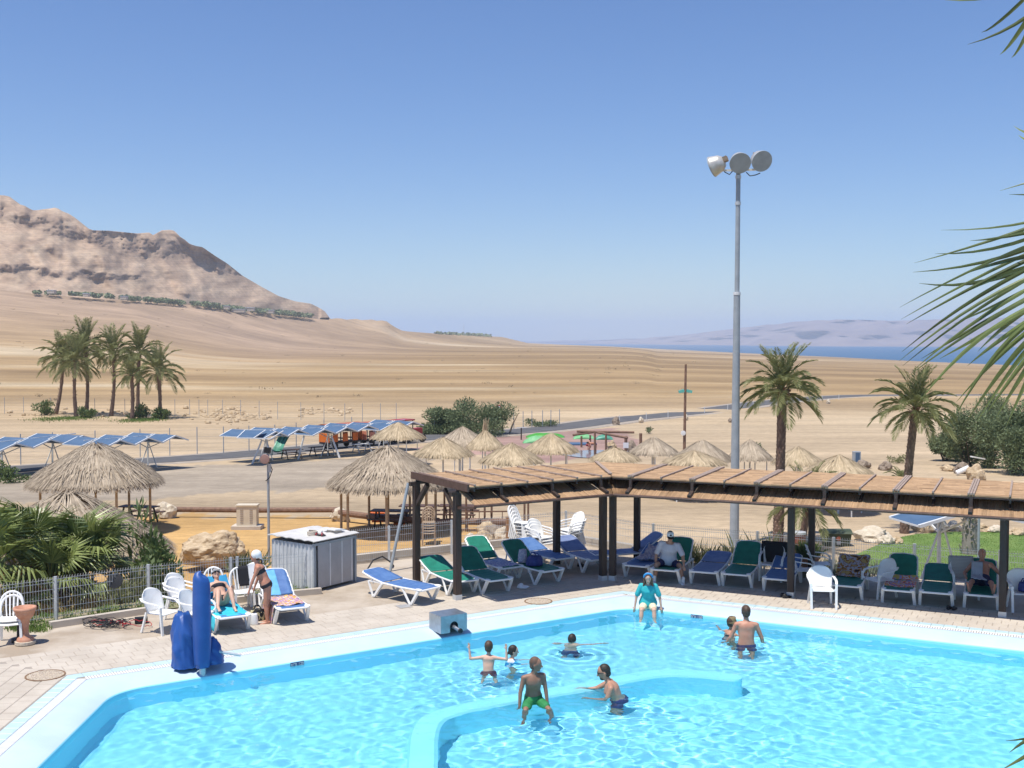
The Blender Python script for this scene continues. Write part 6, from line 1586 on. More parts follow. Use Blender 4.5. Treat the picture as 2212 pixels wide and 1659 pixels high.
def towel(key, label, m, x0, x1, w0, w1, back=None, dz=.03, wr=.015, seed=0, hang=0.0, cat='towel', name='beach_towel'):
    o = L[key]; rn = seed
    def fn(u, v):
        x = x0 + (x1 - x0) * u; y = w0 + (w1 - w0) * v; z = .36 + dz + wr * nz(x * 7, y * 7, seed, 1, 3) - .02 * math.sin(math.pi * min(1, max(0, (y + .33) / .66)))
        if abs(y) > .335: z -= (abs(y) - .335) * 1.6; y = math.copysign(.335 + (abs(y) - .335) * .25 + .02, y)
        if back is not None and x < -.28:
            s = -.28 - x; a = rad(back); x = -.28 - math.cos(a) * s + math.sin(a) * -.0 + .0; z = z + math.sin(a) * s; x += math.sin(a) * .03
            if hang and s > .82: x = -.28 - math.cos(a) * .84 - .05; z = .36 + math.sin(a) * .84 - (s - .82) * .9
        return Vector((x, y, z))
    t = MB().sheet(fn, 30, 18, .012).build(name, m, smooth=True, label=label, category=cat); t.location = o.location; t.rotation_euler = o.rotation_euler
    return t
turq = mat('turquoise_towel', (.03, .46, .60), .9, (.05, .54, .68), 4, .3, 60); teal = mat('teal_blue_towel', (.02, .22, .42), .9, (.03, .28, .50), 4, .3, 60)
towel('LA', 'turquoise towel on the seat of the sunbathing woman, hanging over the side', turq, -.26, .86, -.52, .33, dz=.02, seed=1)
towel('LA', 'teal blue towel over the raised back behind the sunbathing woman', teal, -.27, -1.10, -.31, .31, back=34, dz=.03, seed=2)
towel('LB', 'orange and purple patterned towel on the lounger behind the standing woman', pattern('patterned_towel', [(.55, .25, .06), (.58, .42, .45), (.36, .20, .42), (.60, .36, .08), (.70, .58, .50), (.42, .22, .36)], 9), -.20, .66, -.62, .30, dz=.035, wr=.03, seed=3)
towel('LB', 'light blue towel hanging over the raised lounger back behind the standing woman', mat('light_blue_towel', (.12, .38, .66), .9, (.18, .48, .74), 3), -.30, -1.05, -.30, .05, back=36, dz=.03, seed=4)
stripe_w = pattern('white_blue_towel', [(.50, .52, .62), (.22, .24, .50), (.58, .58, .66), (.30, .32, .55)], 12)
towel('L4', 'white and blue towel on the seat of a green lounger', stripe_w, -.15, .80, -.33, .33, dz=.025, wr=.02, seed=5)
towel('R7', 'colourful flower towel on the green lounger right of the chairs', pattern('flower_towel', [(.24, .24, .62), (.70, .12, .07), (.66, .58, .55), (.75, .28, .06), (.40, .36, .65), (.60, .48, .14)], 6), -.42, .55, -.33, .34, back=38, dz=.03, wr=.025, seed=6)
towel('R6', 'brown and orange towel draped over the lounger behind the sunlit white chair', pattern('brown_towel', [(.05, .02, .015), (.40, .20, .03), (.45, .45, .50), (.30, .12, .02), (.50, .36, .12)], 6), -.02, -1.2, -.34, .34, back=26, dz=.035, wr=.03, seed=7, hang=1)
white_cl = pattern('white_clothes', [(.42, .42, .52), (.55, .54, .60), (.36, .34, .48), (.56, .54, .58)], 7)
towel('R1', 'crumpled white clothes lying on the blue lounger right of the twin posts', white_cl, -.75, .35, -.22, .26, back=18, dz=.07, wr=.10, seed=8, cat='clothes', name='crumpled_clothes')
def bag(p, r, label, m, name='beach_bag', cat='bag', rz=0, handles=True):
    t = thing(name, label, cat, p, rz); mb = MB(); n = 24; vs, fs = [], []
    for i in range(9):
        z = i / 8; k = (1 - .25 * z) * (.9 + .1 * math.sin(z * 3.14))
        for q in range(n):
            a = 6.2832 * q / n; w = 1 + .12 * nz(math.cos(a) * 1.5, math.sin(a) * 1.5 + z, r[0] * 9, 1, 3); vs.append((r[0] * k * w * math.cos(a), r[1] * k * w * math.sin(a), r[2] * z * (1 + .1 * nz(math.cos(a), math.sin(a), 3, 1, 2))))
    for i in range(8):
        for q in range(n): fs.append((i * n + q, i * n + (q + 1) % n, (i + 1) * n + (q + 1) % n, (i + 1) * n + q))
    fs.append(tuple(range(n - 1, -1, -1))); fs.append(tuple(8 * n + q for q in range(n))); mb.add(vs, fs).build('body', m, t, smooth=True)
    if handles:
        for s in (-1, 1): MB().tube([(-r[0] * .4, s * r[1] * .4, r[2] * .95), (-r[0] * .2, s * r[1] * .3, r[2] * 1.35), (r[0] * .2, s * r[1] * .3, r[2] * 1.35), (r[0] * .4, s * r[1] * .4, r[2] * .95)], .012, 6).build('handle', m, t)
    return t
navy = mat('navy_cloth', (.02, .03, .16), .7, (.05, .06, .24), 6)
bag(on('L5', .15, .0, .37), (.25, .2, .22), 'dark blue bag on the green lounger seat', navy, rz=.6); bag(on('L5', -.2, -.12, .38), (.13, .08, .34), 'pale cloth bundle leaning behind the blue bag', white_cl, 'cloth_bundle', 'clothes', handles=False)
bag(G(556, 1338), (.21, .13, .22), 'black bag with pale prints on the ground by the standing woman', pattern('black_print_bag', [(.012, .012, .014), (.012, .012, .014), (.02, .02, .025), (.55, .5, .3)], 13), rz=.4)
bag(G(541, 1352) + Vector((.05, .1, 0)), (.10, .08, .24), 'white plastic bag hanging by the turquoise lounger leg', M['white_plastic'], 'plastic_bag', handles=False)
def shoes(p, label, m, s=1.0, rz=0, gap=.12):
    t = thing('pair_of_shoes', label, 'shoes', p, rz)
    for k in (0, 1):
        MB().ell((0, k * gap, .035 * s), (.14 * s, .05 * s, .035 * s), 12, 6).ell((-.06 * s, k * gap, .065 * s), (.06 * s, .045 * s, .05 * s), 10, 6).build('shoe', m, t)
shoes(G(1128, 1272), 'white shoes on the deck in front of the green loungers', M['white_plastic'], 1, -.3)
shoes(on('L7', .1, 0, 0), 'dark shoes in the shade under the faded blue lounger', M['black'], 1, .5)
shoes(G(1700, 1292), 'dark sandals on the shaded deck by the middle post', M['black'], .9, .2); shoes(G(2062, 1318), 'dark shoes at the leg of the low green lounger', M['black'], .9, .8)

# ================================================================== WHITE PLASTIC CHAIRS
def back_fn(w0, w1, h, lean, z0, y0, round_=.35):
    def fn(u, v):
        x = u * 2 - 1; k = w0 + (w1 - w0) * v
        if v > 1 - round_: k *= math.sqrt(max(.0, 1 - ((v - 1 + round_) / round_) ** 2 * .55))
        zz = z0 + h * v - .05 * x * x * v
        return Vector((x * k, y0 - lean * v - .02 + .07 * x * x, zz))
    return fn
def make_armchair(m, label, name='plastic_armchair', group='white plastic chairs'):
    t = thing(name, label, 'chair', (0, 0, 0), 0, group)             # faces +Y
    MB().sheet(lambda u, v: Vector(((u * 2 - 1) * (.225 + .02 * v), -.20 + .44 * v, .405 + .02 * v - .018 * math.sin(u * 3.14) * math.sin(v * 3.14) - .03 * max(0, v - .88) / .12)), 10, 10, .012).build('seat', m, t, smooth=True)
    MB().sheet(back_fn(.24, .285, .47, .17, .40, -.20), 12, 12, .012).build('backrest', m, t, smooth=True)
    for s in (-1, 1):
        P = [(s * .245, -.34, .70), (s * .275, -.27, .655), (s * .292, -.12, .635), (s * .295, .06, .625), (s * .288, .17, .600), (s * .280, .235, .52)]
        am = MB()
        for i in range(len(P) - 1): am.bar(P[i], P[i + 1], .055, .018)
        am.build('armrest', m, t)
        lg = MB(); lg.bar((s * .278, .24, .57), (s * .268, .285, .0), .05, .035, (0, 1, 0)); lg.bar((s * .24, .22, .41), (s * .275, .25, .46), .04); lg.build('leg', m, t)
        lg = MB(); lg.bar((s * .225, -.20, .42), (s * .258, -.31, .0), .045, .035, (0, 1, 0)); lg.build('leg', m, t)
    return t
def make_slat_chair(m, label, name='plastic_chair', group='white plastic chairs'):
    t = thing(name, label, 'chair', (0, 0, 0), 0, group)
    MB().sheet(lambda u, v: Vector(((u * 2 - 1) * (.19 + .025 * v), -.19 + .41 * v, .42 + .015 * v - .012 * math.sin(u * 3.14) - .03 * max(0, v - .88) / .12)), 10, 10, .014).build('seat', m, t, smooth=True)
    fr = MB(); pts = []
    for k in range(15):
        a = math.pi * k / 14; x = -.21 * math.cos(a) ; z = .60 + .27 * math.sin(a) ** .8
        pts.append((x, -.20 - .16 * (z - .42) / .45, z))
    pts = [(-.19, -.19, .42)] + pts + [(.19, -.19, .42)]; fr.tube(pts, .024, 6); fr.build('back_frame', m, t, smooth=True)
    for k in range(4):
        x = -.105 + .07 * k; MB().tube([(x * .85, -.195, .42), (x, -.26, .62), (x * 1.05, -.34, .85 - .5 * x * x)], .014, 5).build('slat', m, t)
    for s in (-1, 1):
        MB().bar((s * .2, .21, .42), (s * .215, .25, 0), .045, .035, (0, 1, 0)).build('leg', m, t); MB().bar((s * .185, -.19, .43), (s * .205, -.28, 0), .045, .035, (0, 1, 0)).build('leg', m, t)
    return t
WP = M['white_plastic']
AC = make_armchair(WP, 'white armchair leaning nearest to the blue covered pool lift, left of it'); SC_ = make_slat_chair(WP, 'white slat backed chair at the left frame edge')
first = {'a': True, 's': True}
def chair(kind, px, py, face, label, z=0.0, off=(0, 0)):
    p = G(px, py) + Vector((off[0], off[1], z)); rz = rad(face - 90); proto = AC if kind == 'a' else SC_
    if first[kind]: first[kind] = False; proto.location = p; proto.rotation_euler = (0, 0, rz); proto['label'] = label; return proto
    return clone(proto, label, p, rz)
chair('a', 350, 1364, -28, 'white armchair standing left of the blue covered pool lift')
chair('a', 398, 1336, -30, 'white armchair by the fence behind the one at the pool lift'); chair('a', 398, 1336, -30, 'white armchair stacked on the one by the fence', .075, (-.03, .05))
chair('a', 428, 1366, -20, 'white armchair mostly hidden behind the blue column'); chair('s', 459, 1316, -80, 'white slat chair behind the column, only its top showing')
chair('s', 524, 1316, -62, 'white slat chair with a black cloth over its back'); chair('a', 560, 1302, -60, 'white armchair behind the standing woman')
chair('s', 24, 1388, -72, 'white slat backed chair at the left frame edge'); chair('s', 24, 1388, -72, 'upper chair of the two stacked at the left frame edge', .07, (-.02, .03))
chair('a', 1775, 1310, -96, 'sunlit white armchair alone at the pool edge on the right')
chair('a', 1736, 1266, -14, 'shaded white armchair facing right just behind the middle post'); chair('a', 1772, 1252, -12, 'shaded white armchair facing right beside the clay planter')
chair('a', 1898, 1288, 205, 'shaded white armchair facing left between two towel covered loungers'); chair('a', 2082, 1290, -100, 'white armchair with a striped towel over its back')
chair('a', 2208, 1318, -100, 'white armchair with a bag on it at the right frame edge'); chair('a', 1668, 1252, -112, 'white armchair with a black jacket over it')
for k in range(6): chair('s', 1139, 1196, -40, ['lowest', 'second', 'third', 'fourth', 'fifth', 'topmost'][k] + ' chair of the tall white stack left of the back post', .0 + .09 * k, (-.035 * k, .03 * k))
for k in range(3): chair('a', 1172, 1203, -48, ['lowest', 'middle', 'topmost'][k] + ' armchair of the short white stack in the middle of the stacks', .075 * k, (-.025 * k, .03 * k))
for k in range(5): chair('a', 1226, 1199, 215, ['lowest', 'second', 'third', 'fourth', 'topmost'][k] + ' armchair of the white stack right of the back post', .075 * k, (.025 * k, .03 * k))
tanm = mat('tan_plastic', (.30, .21, .13), .5, (.34, .25, .17), 4); tp_ = TP(926, 1176); TC = make_slat_chair(tanm, '', 'tan_chair', 'tan stacked chairs')
for k in range(5):
    lb = ['lowest', 'second', 'third', 'fourth', 'topmost'][k] + ' tan chair of the stack under the central thatched hut'; q = tp_ + Vector((.0, .03 * k, .10 * k))
    if k == 0: TC.location = q; TC.rotation_euler = (0, 0, rad(-175)); TC['label'] = lb; TC.scale = (1.15,) * 3
    else: clone(TC, lb, q, rad(-175), 1.15)
def drape_back(px, py, face, label, m, w=.26, drop=.45, x0=0, name='cloth', cat='cloth', kind='a'):
    t = thing(name, label, cat, G(px, py), rad(face - 90)); yb = -.385 if kind == 'a' else -.36; zt_ = .875
    def fn(u, v):
        s = (v * 2 - 1) * drop; x = x0 + (u * 2 - 1) * w
        if abs(s) < .03: y, z = yb + s * 1.9, zt_ + .03
        elif s < 0: y, z = yb - .06 + .01 * nz(x * 9, s * 5, 2, 1, 2), zt_ - (abs(s) - .03)
        else: y, z = yb + .055 + .38 * (s - .03) * .9 + .012 * nz(x * 9, s * 5, 4, 1, 2), zt_ - (s - .03)
        return Vector((x, y, z))
    MB().sheet(fn, 10, 20, .012).build('fabric', m, t, smooth=True); return t
blk = mat('black_cloth', (.012, .012, .016), .9)
drape_back(524, 1316, -62, 'black cloth hanging over the back of a white slat chair', blk, .11, .42, -.10, 'black_cloth', 'cloth', 's')
drape_back(2082, 1290, -100, 'striped towel over the white chair left of the lying man', pattern('striped_towel', [(.55, .55, .52), (.20, .15, .14), (.58, .57, .54), (.50, .50, .48)], 5, 'stripe'), .27, .5, 0, 'striped_towel', 'towel')
drape_back(1668, 1252, -112, 'black jacket over a white chair behind the empty green lounger', blk, .325, .5, 0, 'black_jacket', 'jacket')
bag(G(2206, 1316) + Vector((.06, -.02, .42)), (.16, .12, .2), 'blue and dark bag on the white chair at the right edge', navy)
# dark parasol base behind the left chair
t = thing('parasol_base', 'black post base standing behind the legs of the left edge chair', 'parasol base', G(36, 1388) + Vector((0, .1, 0))); MB().lathe([(.02, 0), (.14, 0), (.14, .05), (.04, .07), (.03, .40), (.01, .42)], (0, 0, 0), 16).build('base', M['black'], t)
# ================================================================== PEOPLE
SK = lambda n, a, b: mat(n, a, .55, b, 6, .08, 90)
skin_tan, skin_fair, skin_dark, skin_red = SK('tan_skin', (.43, .22, .14), (.48, .26, .17)), SK('fair_skin', (.60, .36, .25), (.65, .41, .30)), SK('brown_skin', (.26, .13, .08), (.31, .165, .105)), SK('sunburnt_skin', (.48, .21, .13), (.53, .26, .17))
hair_dark, hair_brown, hair_auburn = mat('dark_hair', (.022, .014, .01), .6, (.035, .022, .015), 30), mat('brown_hair', (.06, .032, .018), .6, (.09, .05, .03), 30), mat('auburn_hair', (.13, .05, .025), .6, (.19, .08, .04), 30)
lips = mat('lips', (.34, .13, .10), .6)
def remesh(mb, vox, smooth=3):
    me = mb.mesh('tmp', None); o = bpy.data.objects.new('tmp', me); COL.objects.link(o)
    r = o.modifiers.new('r', 'REMESH'); r.mode = 'VOXEL'; r.voxel_size = vox; r.use_smooth_shade = True
    s = o.modifiers.new('s', 'SMOOTH'); s.factor = .5; s.iterations = smooth
    dg = bpy.context.evaluated_depsgraph_get(); dg.update()
    out = bpy.data.meshes.new_from_object(o.evaluated_get(dg)); bpy.data.objects.remove(o); bpy.data.meshes.remove(me)
    return out
def capsule(mb, a, b, ra, rb, n=12):
    a, b = Vector(a), Vector(b); d = (b - a); L_ = d.length; d = d.normalized() if L_ > 1e-6 else Vector((0, 0, 1)); pts, rs_ = [], []
    for k in range(4): t = math.pi / 2 * k / 4; pts.append(a - d * ra * math.cos(t)); rs_.append(max(.001, ra * math.sin(t)))
    for k in range(5): t = k / 4; pts.append(a + d * L_ * t); rs_.append(ra + (rb - ra) * t)
    for k in range(1, 5): t = math.pi / 2 * k / 4; pts.append(b + d * rb * math.sin(t)); rs_.append(max(.001, rb * math.cos(t)))
    mb.tube(pts, rs_, n, True)
PZ = [-.11, -.05, .02, .10, .19, .28, .37, .44, .485, .52]; PX_ = [.10, .15, .168, .158, .142, .152, .168, .172, .135, .065]; PY_ = [.08, .11, .118, .108, .098, .108, .118, .108, .085, .06]
PX_F = [.10, .155, .178, .162, .128, .132, .150, .152, .118, .055]
def torso(mb, F_, t0=0.0, t1=1.0, infl=0.0, fat=1.0, fem=False, flare=0.0):
    vs, fs = [], []; n = 20; zs = np.linspace(PZ[0] + (PZ[-1] - PZ[0]) * t0, PZ[0] + (PZ[-1] - PZ[0]) * t1, 16)
    for i, z in enumerate(zs):
        belly = fat if -.05 < z < .40 else 1 + (fat - 1) * .5
        rx = ip(z, PZ, PX_F if fem else PX_) * (1 + (belly - 1) * .8) + infl + flare * max(0, .25 - z); ry = ip(z, PZ, PY_) * belly + infl + flare * max(0, .25 - z)
        fwd = (.02 + .05 * (fat - 1) * 4 * max(0, 1 - abs(z - .12) / .25)) + (.018 * max(0, 1 - abs(z - .36) / .1) if not fem else .03 * max(0, 1 - abs(z - .34) / .08)) - .018 * max(0, 1 - abs(z - .17) / .15)
        for k in range(n):
            a = 6.2832 * k / n; vs.append(F_(rx * math.cos(a), ry * math.sin(a) + fwd - .02, z))
    for i in range(15):
        for k in range(n): fs.append((i * n + k, i * n + (k + 1) % n, (i + 1) * n + (k + 1) % n, (i + 1) * n + k))
    fs.append(tuple(range(n - 1, -1, -1))); fs.append(tuple(15 * n + k for k in range(n))); mb.add(vs, fs)
def V(*a): return Vector(a).normalized()
def person(label, at_, face, skin, s=1.0, hk=1.06,  lean=0, side=0, head=(0, 0), arms=None, legs=None, fat=1.0, fem=False, clothes=(), hair=None, hairm=None, extras=(), vox=.013, base_z=None, receiver=False, feet=None):
    t = thing('person', label, 'person', at_, rad(face - 90), None, scale=s)
    u = (rot('X', -lean) @ rot('Y', side) @ Vector((0, 0, 1))).normalized(); r = (rot('X', -lean) @ rot('Y', side) @ Vector((1, 0, 0))).normalized(); f = u.cross(r)
    F_ = lambda x, y, z: r * x + f * y + u * z
    mb = MB(); torso(mb, F_, fat=fat, fem=fem)
    sw = (.165 if fem else .188) * (1 + (fat - 1) * .4); sh = [F_(-sw, -.005, .455), F_(sw, -.005, .455)]
    capsule(mb, F_(-sw, -.005, .455), F_(-.06, 0, .475), .055, .06); capsule(mb, F_(sw, -.005, .455), F_(.06, 0, .475), .055, .06)
    # neck and head
    hy, hp = head; HR = rot('Z', hy) @ rot('X', -hp); nb = F_(0, .0, .50); up_ = (u * .6 + (HR @ Vector((0, 0, 1))) * .4).normalized() if lean < 50 else u
    if lean >= 50 or lean <= -30: HR = Matrix((r, f, u)).transposed() @ HR
    hd = nb + up_ * .085 + (HR @ Vector((0, .035, .105)))
    capsule(mb, nb, nb + up_ * .10 + (HR @ Vector((0, .015, 0))), .056, .052)
    hd = hd + HR @ Vector((0, 0, .10 * (hk - 1)))
    H_ = lambda x, y, z: hd + HR @ Vector((x, y, z)) * hk
    mb.ell(H_(0, -.005, .015), (.074 * hk, .096 * hk, .100 * hk), 18, 12, HR); mb.ell(H_(0, .022, -.055), (.054 * hk, .062 * hk, .062 * hk), 14, 10, HR); capsule(mb, H_(0, .085, .005), H_(0, .106, -.030), .012, .017, 8); mb.ell(H_(0, .055, -.098), (.026, .026, .02), 10, 6, HR)
    for sd in (-1, 1): mb.ell(H_(sd * .076, -.008, -.012), (.010, .019, .032), 8, 6, HR)
    # arms with hands
    arms = arms or [((-.14, .05, -1), (-.05, .18, -1)), ((.14, .05, -1), (.05, .18, -1))]; AR = []
    for i, (ud, fd) in enumerate(arms):
        a = sh[i]; e = a + V(*ud) * .285; w = e + V(*fd) * .245; k = .9 if fem else 1.0; k *= 1 + (fat - 1) * .5
        capsule(mb, a, e, .050 * k, .038 * k); capsule(mb, e, w, .040 * k, .027 * k); AR.append((a, e, w))
        d = V(*fd); sgn = -1 if i == 0 else 1; pl = d.cross(Vector((0, 1, 0)) if abs(d.y) < .8 else Vector((1, 0, 0))).normalized(); pn = d.cross(pl)
        capsule(mb, w + d * .01, w + d * .075, .026, .030, 10)
        for q in range(4):
            b0 = w + d * .085 + pl * (.027 - .018 * q); ln = (.062, .074, .068, .052)[q]; m1 = b0 + d * ln * .55 + pn * .008; capsule(mb, b0, m1, .0105, .0098, 6); capsule(mb, m1, m1 + (d * .8 + pn * .45).normalized() * ln * .5, .0098, .009, 6)
        th_ = w + d * .03 + pl * .028 * (1 if i == 0 else 1); capsule(mb, th_, th_ + (d * .7 + pl * .8).normalized() * .055, .0125, .0105, 6)
    # legs with feet
    legs = legs or [((-.04, .02, -1), (0, -.02, -1)), ((.04, .02, -1), (0, -.02, -1))]; LG = []
    for i, lg in enumerate(legs):
        a = F_((-.088, .088)[i], 0, -.03); kn = a + V(*lg[0]) * .42; an = kn + V(*lg[1]) * .40; k = (1.06 if fem else 1.0) * (1 + (fat - 1) * .5)
        capsule(mb, a, kn, .082 * k, .052 * k); capsule(mb, kn, kn.lerp(an, .35) , .052, .056); capsule(mb, kn.lerp(an, .35), an, .055, .034)
        fd = V(*lg[2]) if len(lg) > 2 else V((-.15, .15)[i], 1, -.12); capsule(mb, an - fd * .04 + Vector((0, 0, -.02)), an + fd * .15 + Vector((0, 0, -.045)) * (1 if abs(fd.z) < .6 else 0), .036, .026); LG.append((a, kn, an))
        for q in range(5): o = fd.cross(Vector((0, 0, 1))); o = o.normalized() if o.length > .1 else Vector((1, 0, 0)); b0 = an + fd * .15 + Vector((0, 0, -.05)) * (1 if abs(fd.z) < .6 else 0) + o * (.028 - .014 * q); capsule(mb, b0, b0 + fd * .035, .0105, .009, 6)
    bo = link('body', remesh(mb, vox), t); bo.data.materials.append(skin)
    objs = [bo]
    for sd in (-1, 1): MB().ell(H_(sd * .030, .083, .008), (.009, .006, .005), 8, 6, HR).build('eye', M['black'], t)
    MB().ell(H_(0, .083, -.062), (.018, .005, .004), 10, 6, HR).build('mouth', lips, t)
    for c in clothes:
        kind, m = c[0], c[1]; cb = MB()
        if kind == 'shorts':
            torso(cb, F_, .0, .30 if len(c) < 3 else c[2], .012, fat, fem)
            for a, kn, an in LG: capsule(cb, a, a.lerp(kn, .68), .098 * (1 + (fat - 1) * .5), .092)
        elif kind == 'brief':
            torso(cb, F_, .02, .24, .008, fat, fem)
            for a, kn, an in LG: capsule(cb, a, a.lerp(kn, .06), .088, .084)
        elif kind == 'bra':
            torso(cb, F_, .63, .80, .009, fat, fem)
            for sd in (-1, 1): cb.ell(F_(sd * .065, .105, .34), (.062, .045, .055), 12, 8); capsule(cb, F_(sd * .07, .09, .38), F_(sd * .09, 0, .50), .012, .012, 6)
        elif kind == 'shirt':
            torso(cb, F_, .12, .965, .018, fat, fem, c[3] if len(c) > 3 else .05)
            for i, (a, e, w) in enumerate(AR): capsule(cb, a, a.lerp(e, c[2] if len(c) > 2 else .62), .066 * (1 + (fat - 1) * .5), .066 * (1 + (fat - 1) * .3)); capsule(cb, a, F_((-.08, .08)[i], 0, .47), .064, .06)
        o = link({'shorts': 'shorts', 'brief': 'bikini_bottom', 'bra': 'bikini_top', 'shirt': 'shirt'}[kind], remesh(cb, vox, 3), t); o.data.materials.append(m); objs.append(o)
        if len(m.name) and kind == 'shorts' and m.name.startswith('green'):
            for sd in (-1, 1): pass
    if hair:
        hb = MB()
        if hair in ('short', 'balding', 'long', 'pony', 'buzz'):
            k = .004 if hair in ('buzz', 'balding') else .010
            hb.ell(H_(0, -.022, .028), ((.074 + k) * hk, (.090 + k) * hk, (.094 + k) * hk), 18, 12, HR)
            if hair != 'balding' or True: hb.ell(H_(0, -.045, -.03), ((.062 + k) * hk, (.058 + k) * hk, .062 * hk), 14, 10, HR)
        if hair == 'long':
            for sd in (-1, 1): capsule(hb, H_(sd * .075, -.01, .02), H_(sd * .10, .03, -.24), .035, .026); capsule(hb, H_(sd * .05, -.06, .0), H_(sd * .06, -.08, -.24), .05, .035)
        if hair == 'pony': capsule(hb, H_(0, -.09, .0), H_(0, -.14, -.10), .026, .024); capsule(hb, H_(0, -.14, -.10), H_(.01, -.15, -.24), .024, .010)
        o = link('hair', remesh(hb, vox, 3), t); o.data.materials.append(hairm); objs.append(o)
    for e in extras:
        if e[0] == 'beard':
            b = MB(); b.ell(H_(0, .045, -.085), (.050, .048, .040), 12, 8, HR); o = link('beard', remesh(b, vox, 2), t); o.data.materials.append(hairm)
        if e[0] == 'sunglasses':
            for sd in (-1, 1): MB().ell(H_(sd * .034, .092, .008), (.027, .010, .020), 12, 8, HR).build('sunglass_lens', M['black'], t); MB().bar(H_(sd * .062, .085, .012), H_(sd * .078, -.01, .008), .008).build('sunglass_temple', M['black'], t)
        if e[0] == 'cap':
            c = MB(); c.ell(H_(0, -.008, .045), (.086 * hk, .105 * hk, .082 * hk), 18, 10, HR); o = link('cap', remesh(c, vox, 2), t); o.data.materials.append(e[1]); MB().sheet(lambda a, b: H_((a * 2 - 1) * .07, .08 + .09 * b * (1 - .3 * (a * 2 - 1) ** 2), .04 - .02 * b), 8, 6, .008).build('cap_peak', e[2], t, smooth=True); MB().ell(H_(0, .088, .07), (.028, .016, .026), 10, 6, HR).build('cap_emblem', e[2], t)
        if e[0] == 'visor': MB().tube([H_(math.cos(a) * .084, math.sin(a) * .104 - .005, .045) for a in [k * .3142 for k in range(21)]], .014, 6).build('visor_band', e[1], t); MB().sheet(lambda a, b: H_((a * 2 - 1) * .075, .08 + .08 * b, .05 - .01 * b), 8, 6, .008).build('visor_peak', e[1], t)
        if e[0] == 'bucket_hat': MB().lathe([(.01, .105), (.075, .10), (.09, .03), (.088, .0), (.125, -.03), (.118, -.034)], H_(0, -.005, .03), 22, HR).build('hat', e[1], t, smooth=True)
        if e[0] == 'headscarf':
            c = MB(); c.ell(H_(0, -.022, .036), (.095 * hk, .112 * hk, .108 * hk), 18, 10, HR); c.ell(H_(0, -.09, -.01), (.06, .06, .06), 10, 8, HR); capsule(c, H_(0, -.12, -.02), H_(.02, -.15, -.13), .022, .03); o = link('headscarf', remesh(c, vox, 2), t); o.data.materials.append(e[1])
        if e[0] == 'headband': MB().tube([H_(math.sin(a) * .088, -.005 + .02 * math.cos(a), .025 + math.cos(a) * .100) for a in [-1.75 + k * .25 for k in range(15)]], .026, 8).build('headband', e[1], t, smooth=True)
        if e[0] == 'shoes':
            for a, kn, an in LG: MB().ell(an + Vector((0, .07, -.04)), (.05, .14, .05), 12, 8).build('shoe', e[1], t); capsule_ = MB(); capsule(capsule_, an + Vector((0, 0, .0)), an + Vector((0, 0, .10)), .042, .044); capsule_.build('sock', e[1], t)
        if e[0] == 'watch': a, e_, w = AR[e[1]]; d = (w - e_).normalized(); MB().tube([w - d * .02, w + d * .012], .034, 10).build('watch', M['black'], t)
        if e[0] == 'towel':
            fn = e[2]; MB().sheet(fn, 16, 14, .012).build('towel', e[1], t, smooth=True)
    if receiver:
        for o in t.children:
            o.cycles.is_caustics_receiver = True
    return t
blackswim = mat('black_swimwear', (.012, .012, .02), .6)
# standing woman
p = G(577, 1345); person('person in dark bikini and white headscarf bending forward beside a lounger', p + Vector((0, 0, .825)), 188, skin_red, .92, 1.08, 24, 0, (0, -2), [((-.10, .42, -1), (-.05, .35, -1)), ((.10, .10, -1), (.0, .35, -1))], [((-.02, .06, -1), (0, -.06, -1)), ((.05, -.02, -1), (0, -.02, -1))], 1.16, True, [('bra', blackswim), ('brief', blackswim)], 'pony', hair_brown, [('headscarf', M['white_plastic'])])
# sunbathing woman, knees up
q = on('LA', -.10, 0, .49); person('person in a black swimsuit sunbathing with knees bent, white visor and sunglasses', q, math.degrees(L['LA'].rotation_euler.z), skin_fair, .97, 1.06, -54, 0, (0, 15), [((-.35, .45, -.5), (.2, .7, .5)), ((.35, .45, -.5), (-.2, .7, .5))], [((-.06, .72, .70), (-.05, .62, -.78), (0, 1, -.1)), ((.14, .72, .70), (.2, .75, -.65), (0, 1, -.1))], 1.05, True, [('brief', blackswim), ('bra', blackswim)], 'short', hair_brown, [('visor', M['white_plastic']), ('sunglasses',)])
# woman on the far pool edge
teal_shirt = mat('turquoise_shirt_cloth', (.03, .40, .42), .85, (.05, .48, .50), 4); cream_sh = mat('cream_shorts_cloth', (.66, .62, .40), .85, (.72, .68, .48), 4)
q = G(1401, 1310, -.02); person('person with blue headband and turquoise shirt sitting on the far pool edge', q + Vector((0, .1, .05)), -97, skin_fair, .93, 1.1, 12, 0, (0, 22), [((-.42, -.05, -1), (-.15, .1, -1)), ((.42, -.05, -1), (.15, .1, -1))], [((-.14, 1, -.10), (-.05, .25, -1)), ((.16, 1, -.12), (.05, .25, -1))], 1.08, True, [('shirt', teal_shirt, .78, .10), ('shorts', cream_sh)], 'long', hair_auburn, [('headband', mat('sky_blue_band', (.05, .30, .62), .7))], receiver=True)
# seated man with cap
wshirt = mat('grey_white_shirt', (.50, .49, .53), .9, (.56, .55, .60), 4); navy_sh = mat('navy_shorts', (.015, .015, .07), .8)
q = on('R2', .28, -.06, .46); person('person in a white T-shirt, cap and white shoes sitting on a green lounger, leaning forward', q, -104, skin_tan, 1.02, 1.06, 18, -6, (12, 18), [((-.45, .45, -.8), (-.15, .55, -.7)), ((.45, .12, -1), (.0, .5, -.8))], [((-.62, .9, -.02), (-.22, .25, -1), (-.3, 1, -.1)), ((.35, .95, -.02), (.12, .15, -1), (.2, 1, -.1))], 1.25, False, [('shirt', wshirt, .85, .06), ('shorts', navy_sh)], 'short', hair_dark, [('cap', M['white_plastic'], M['black']), ('shoes', M['white_plastic']), ('watch', 1)])
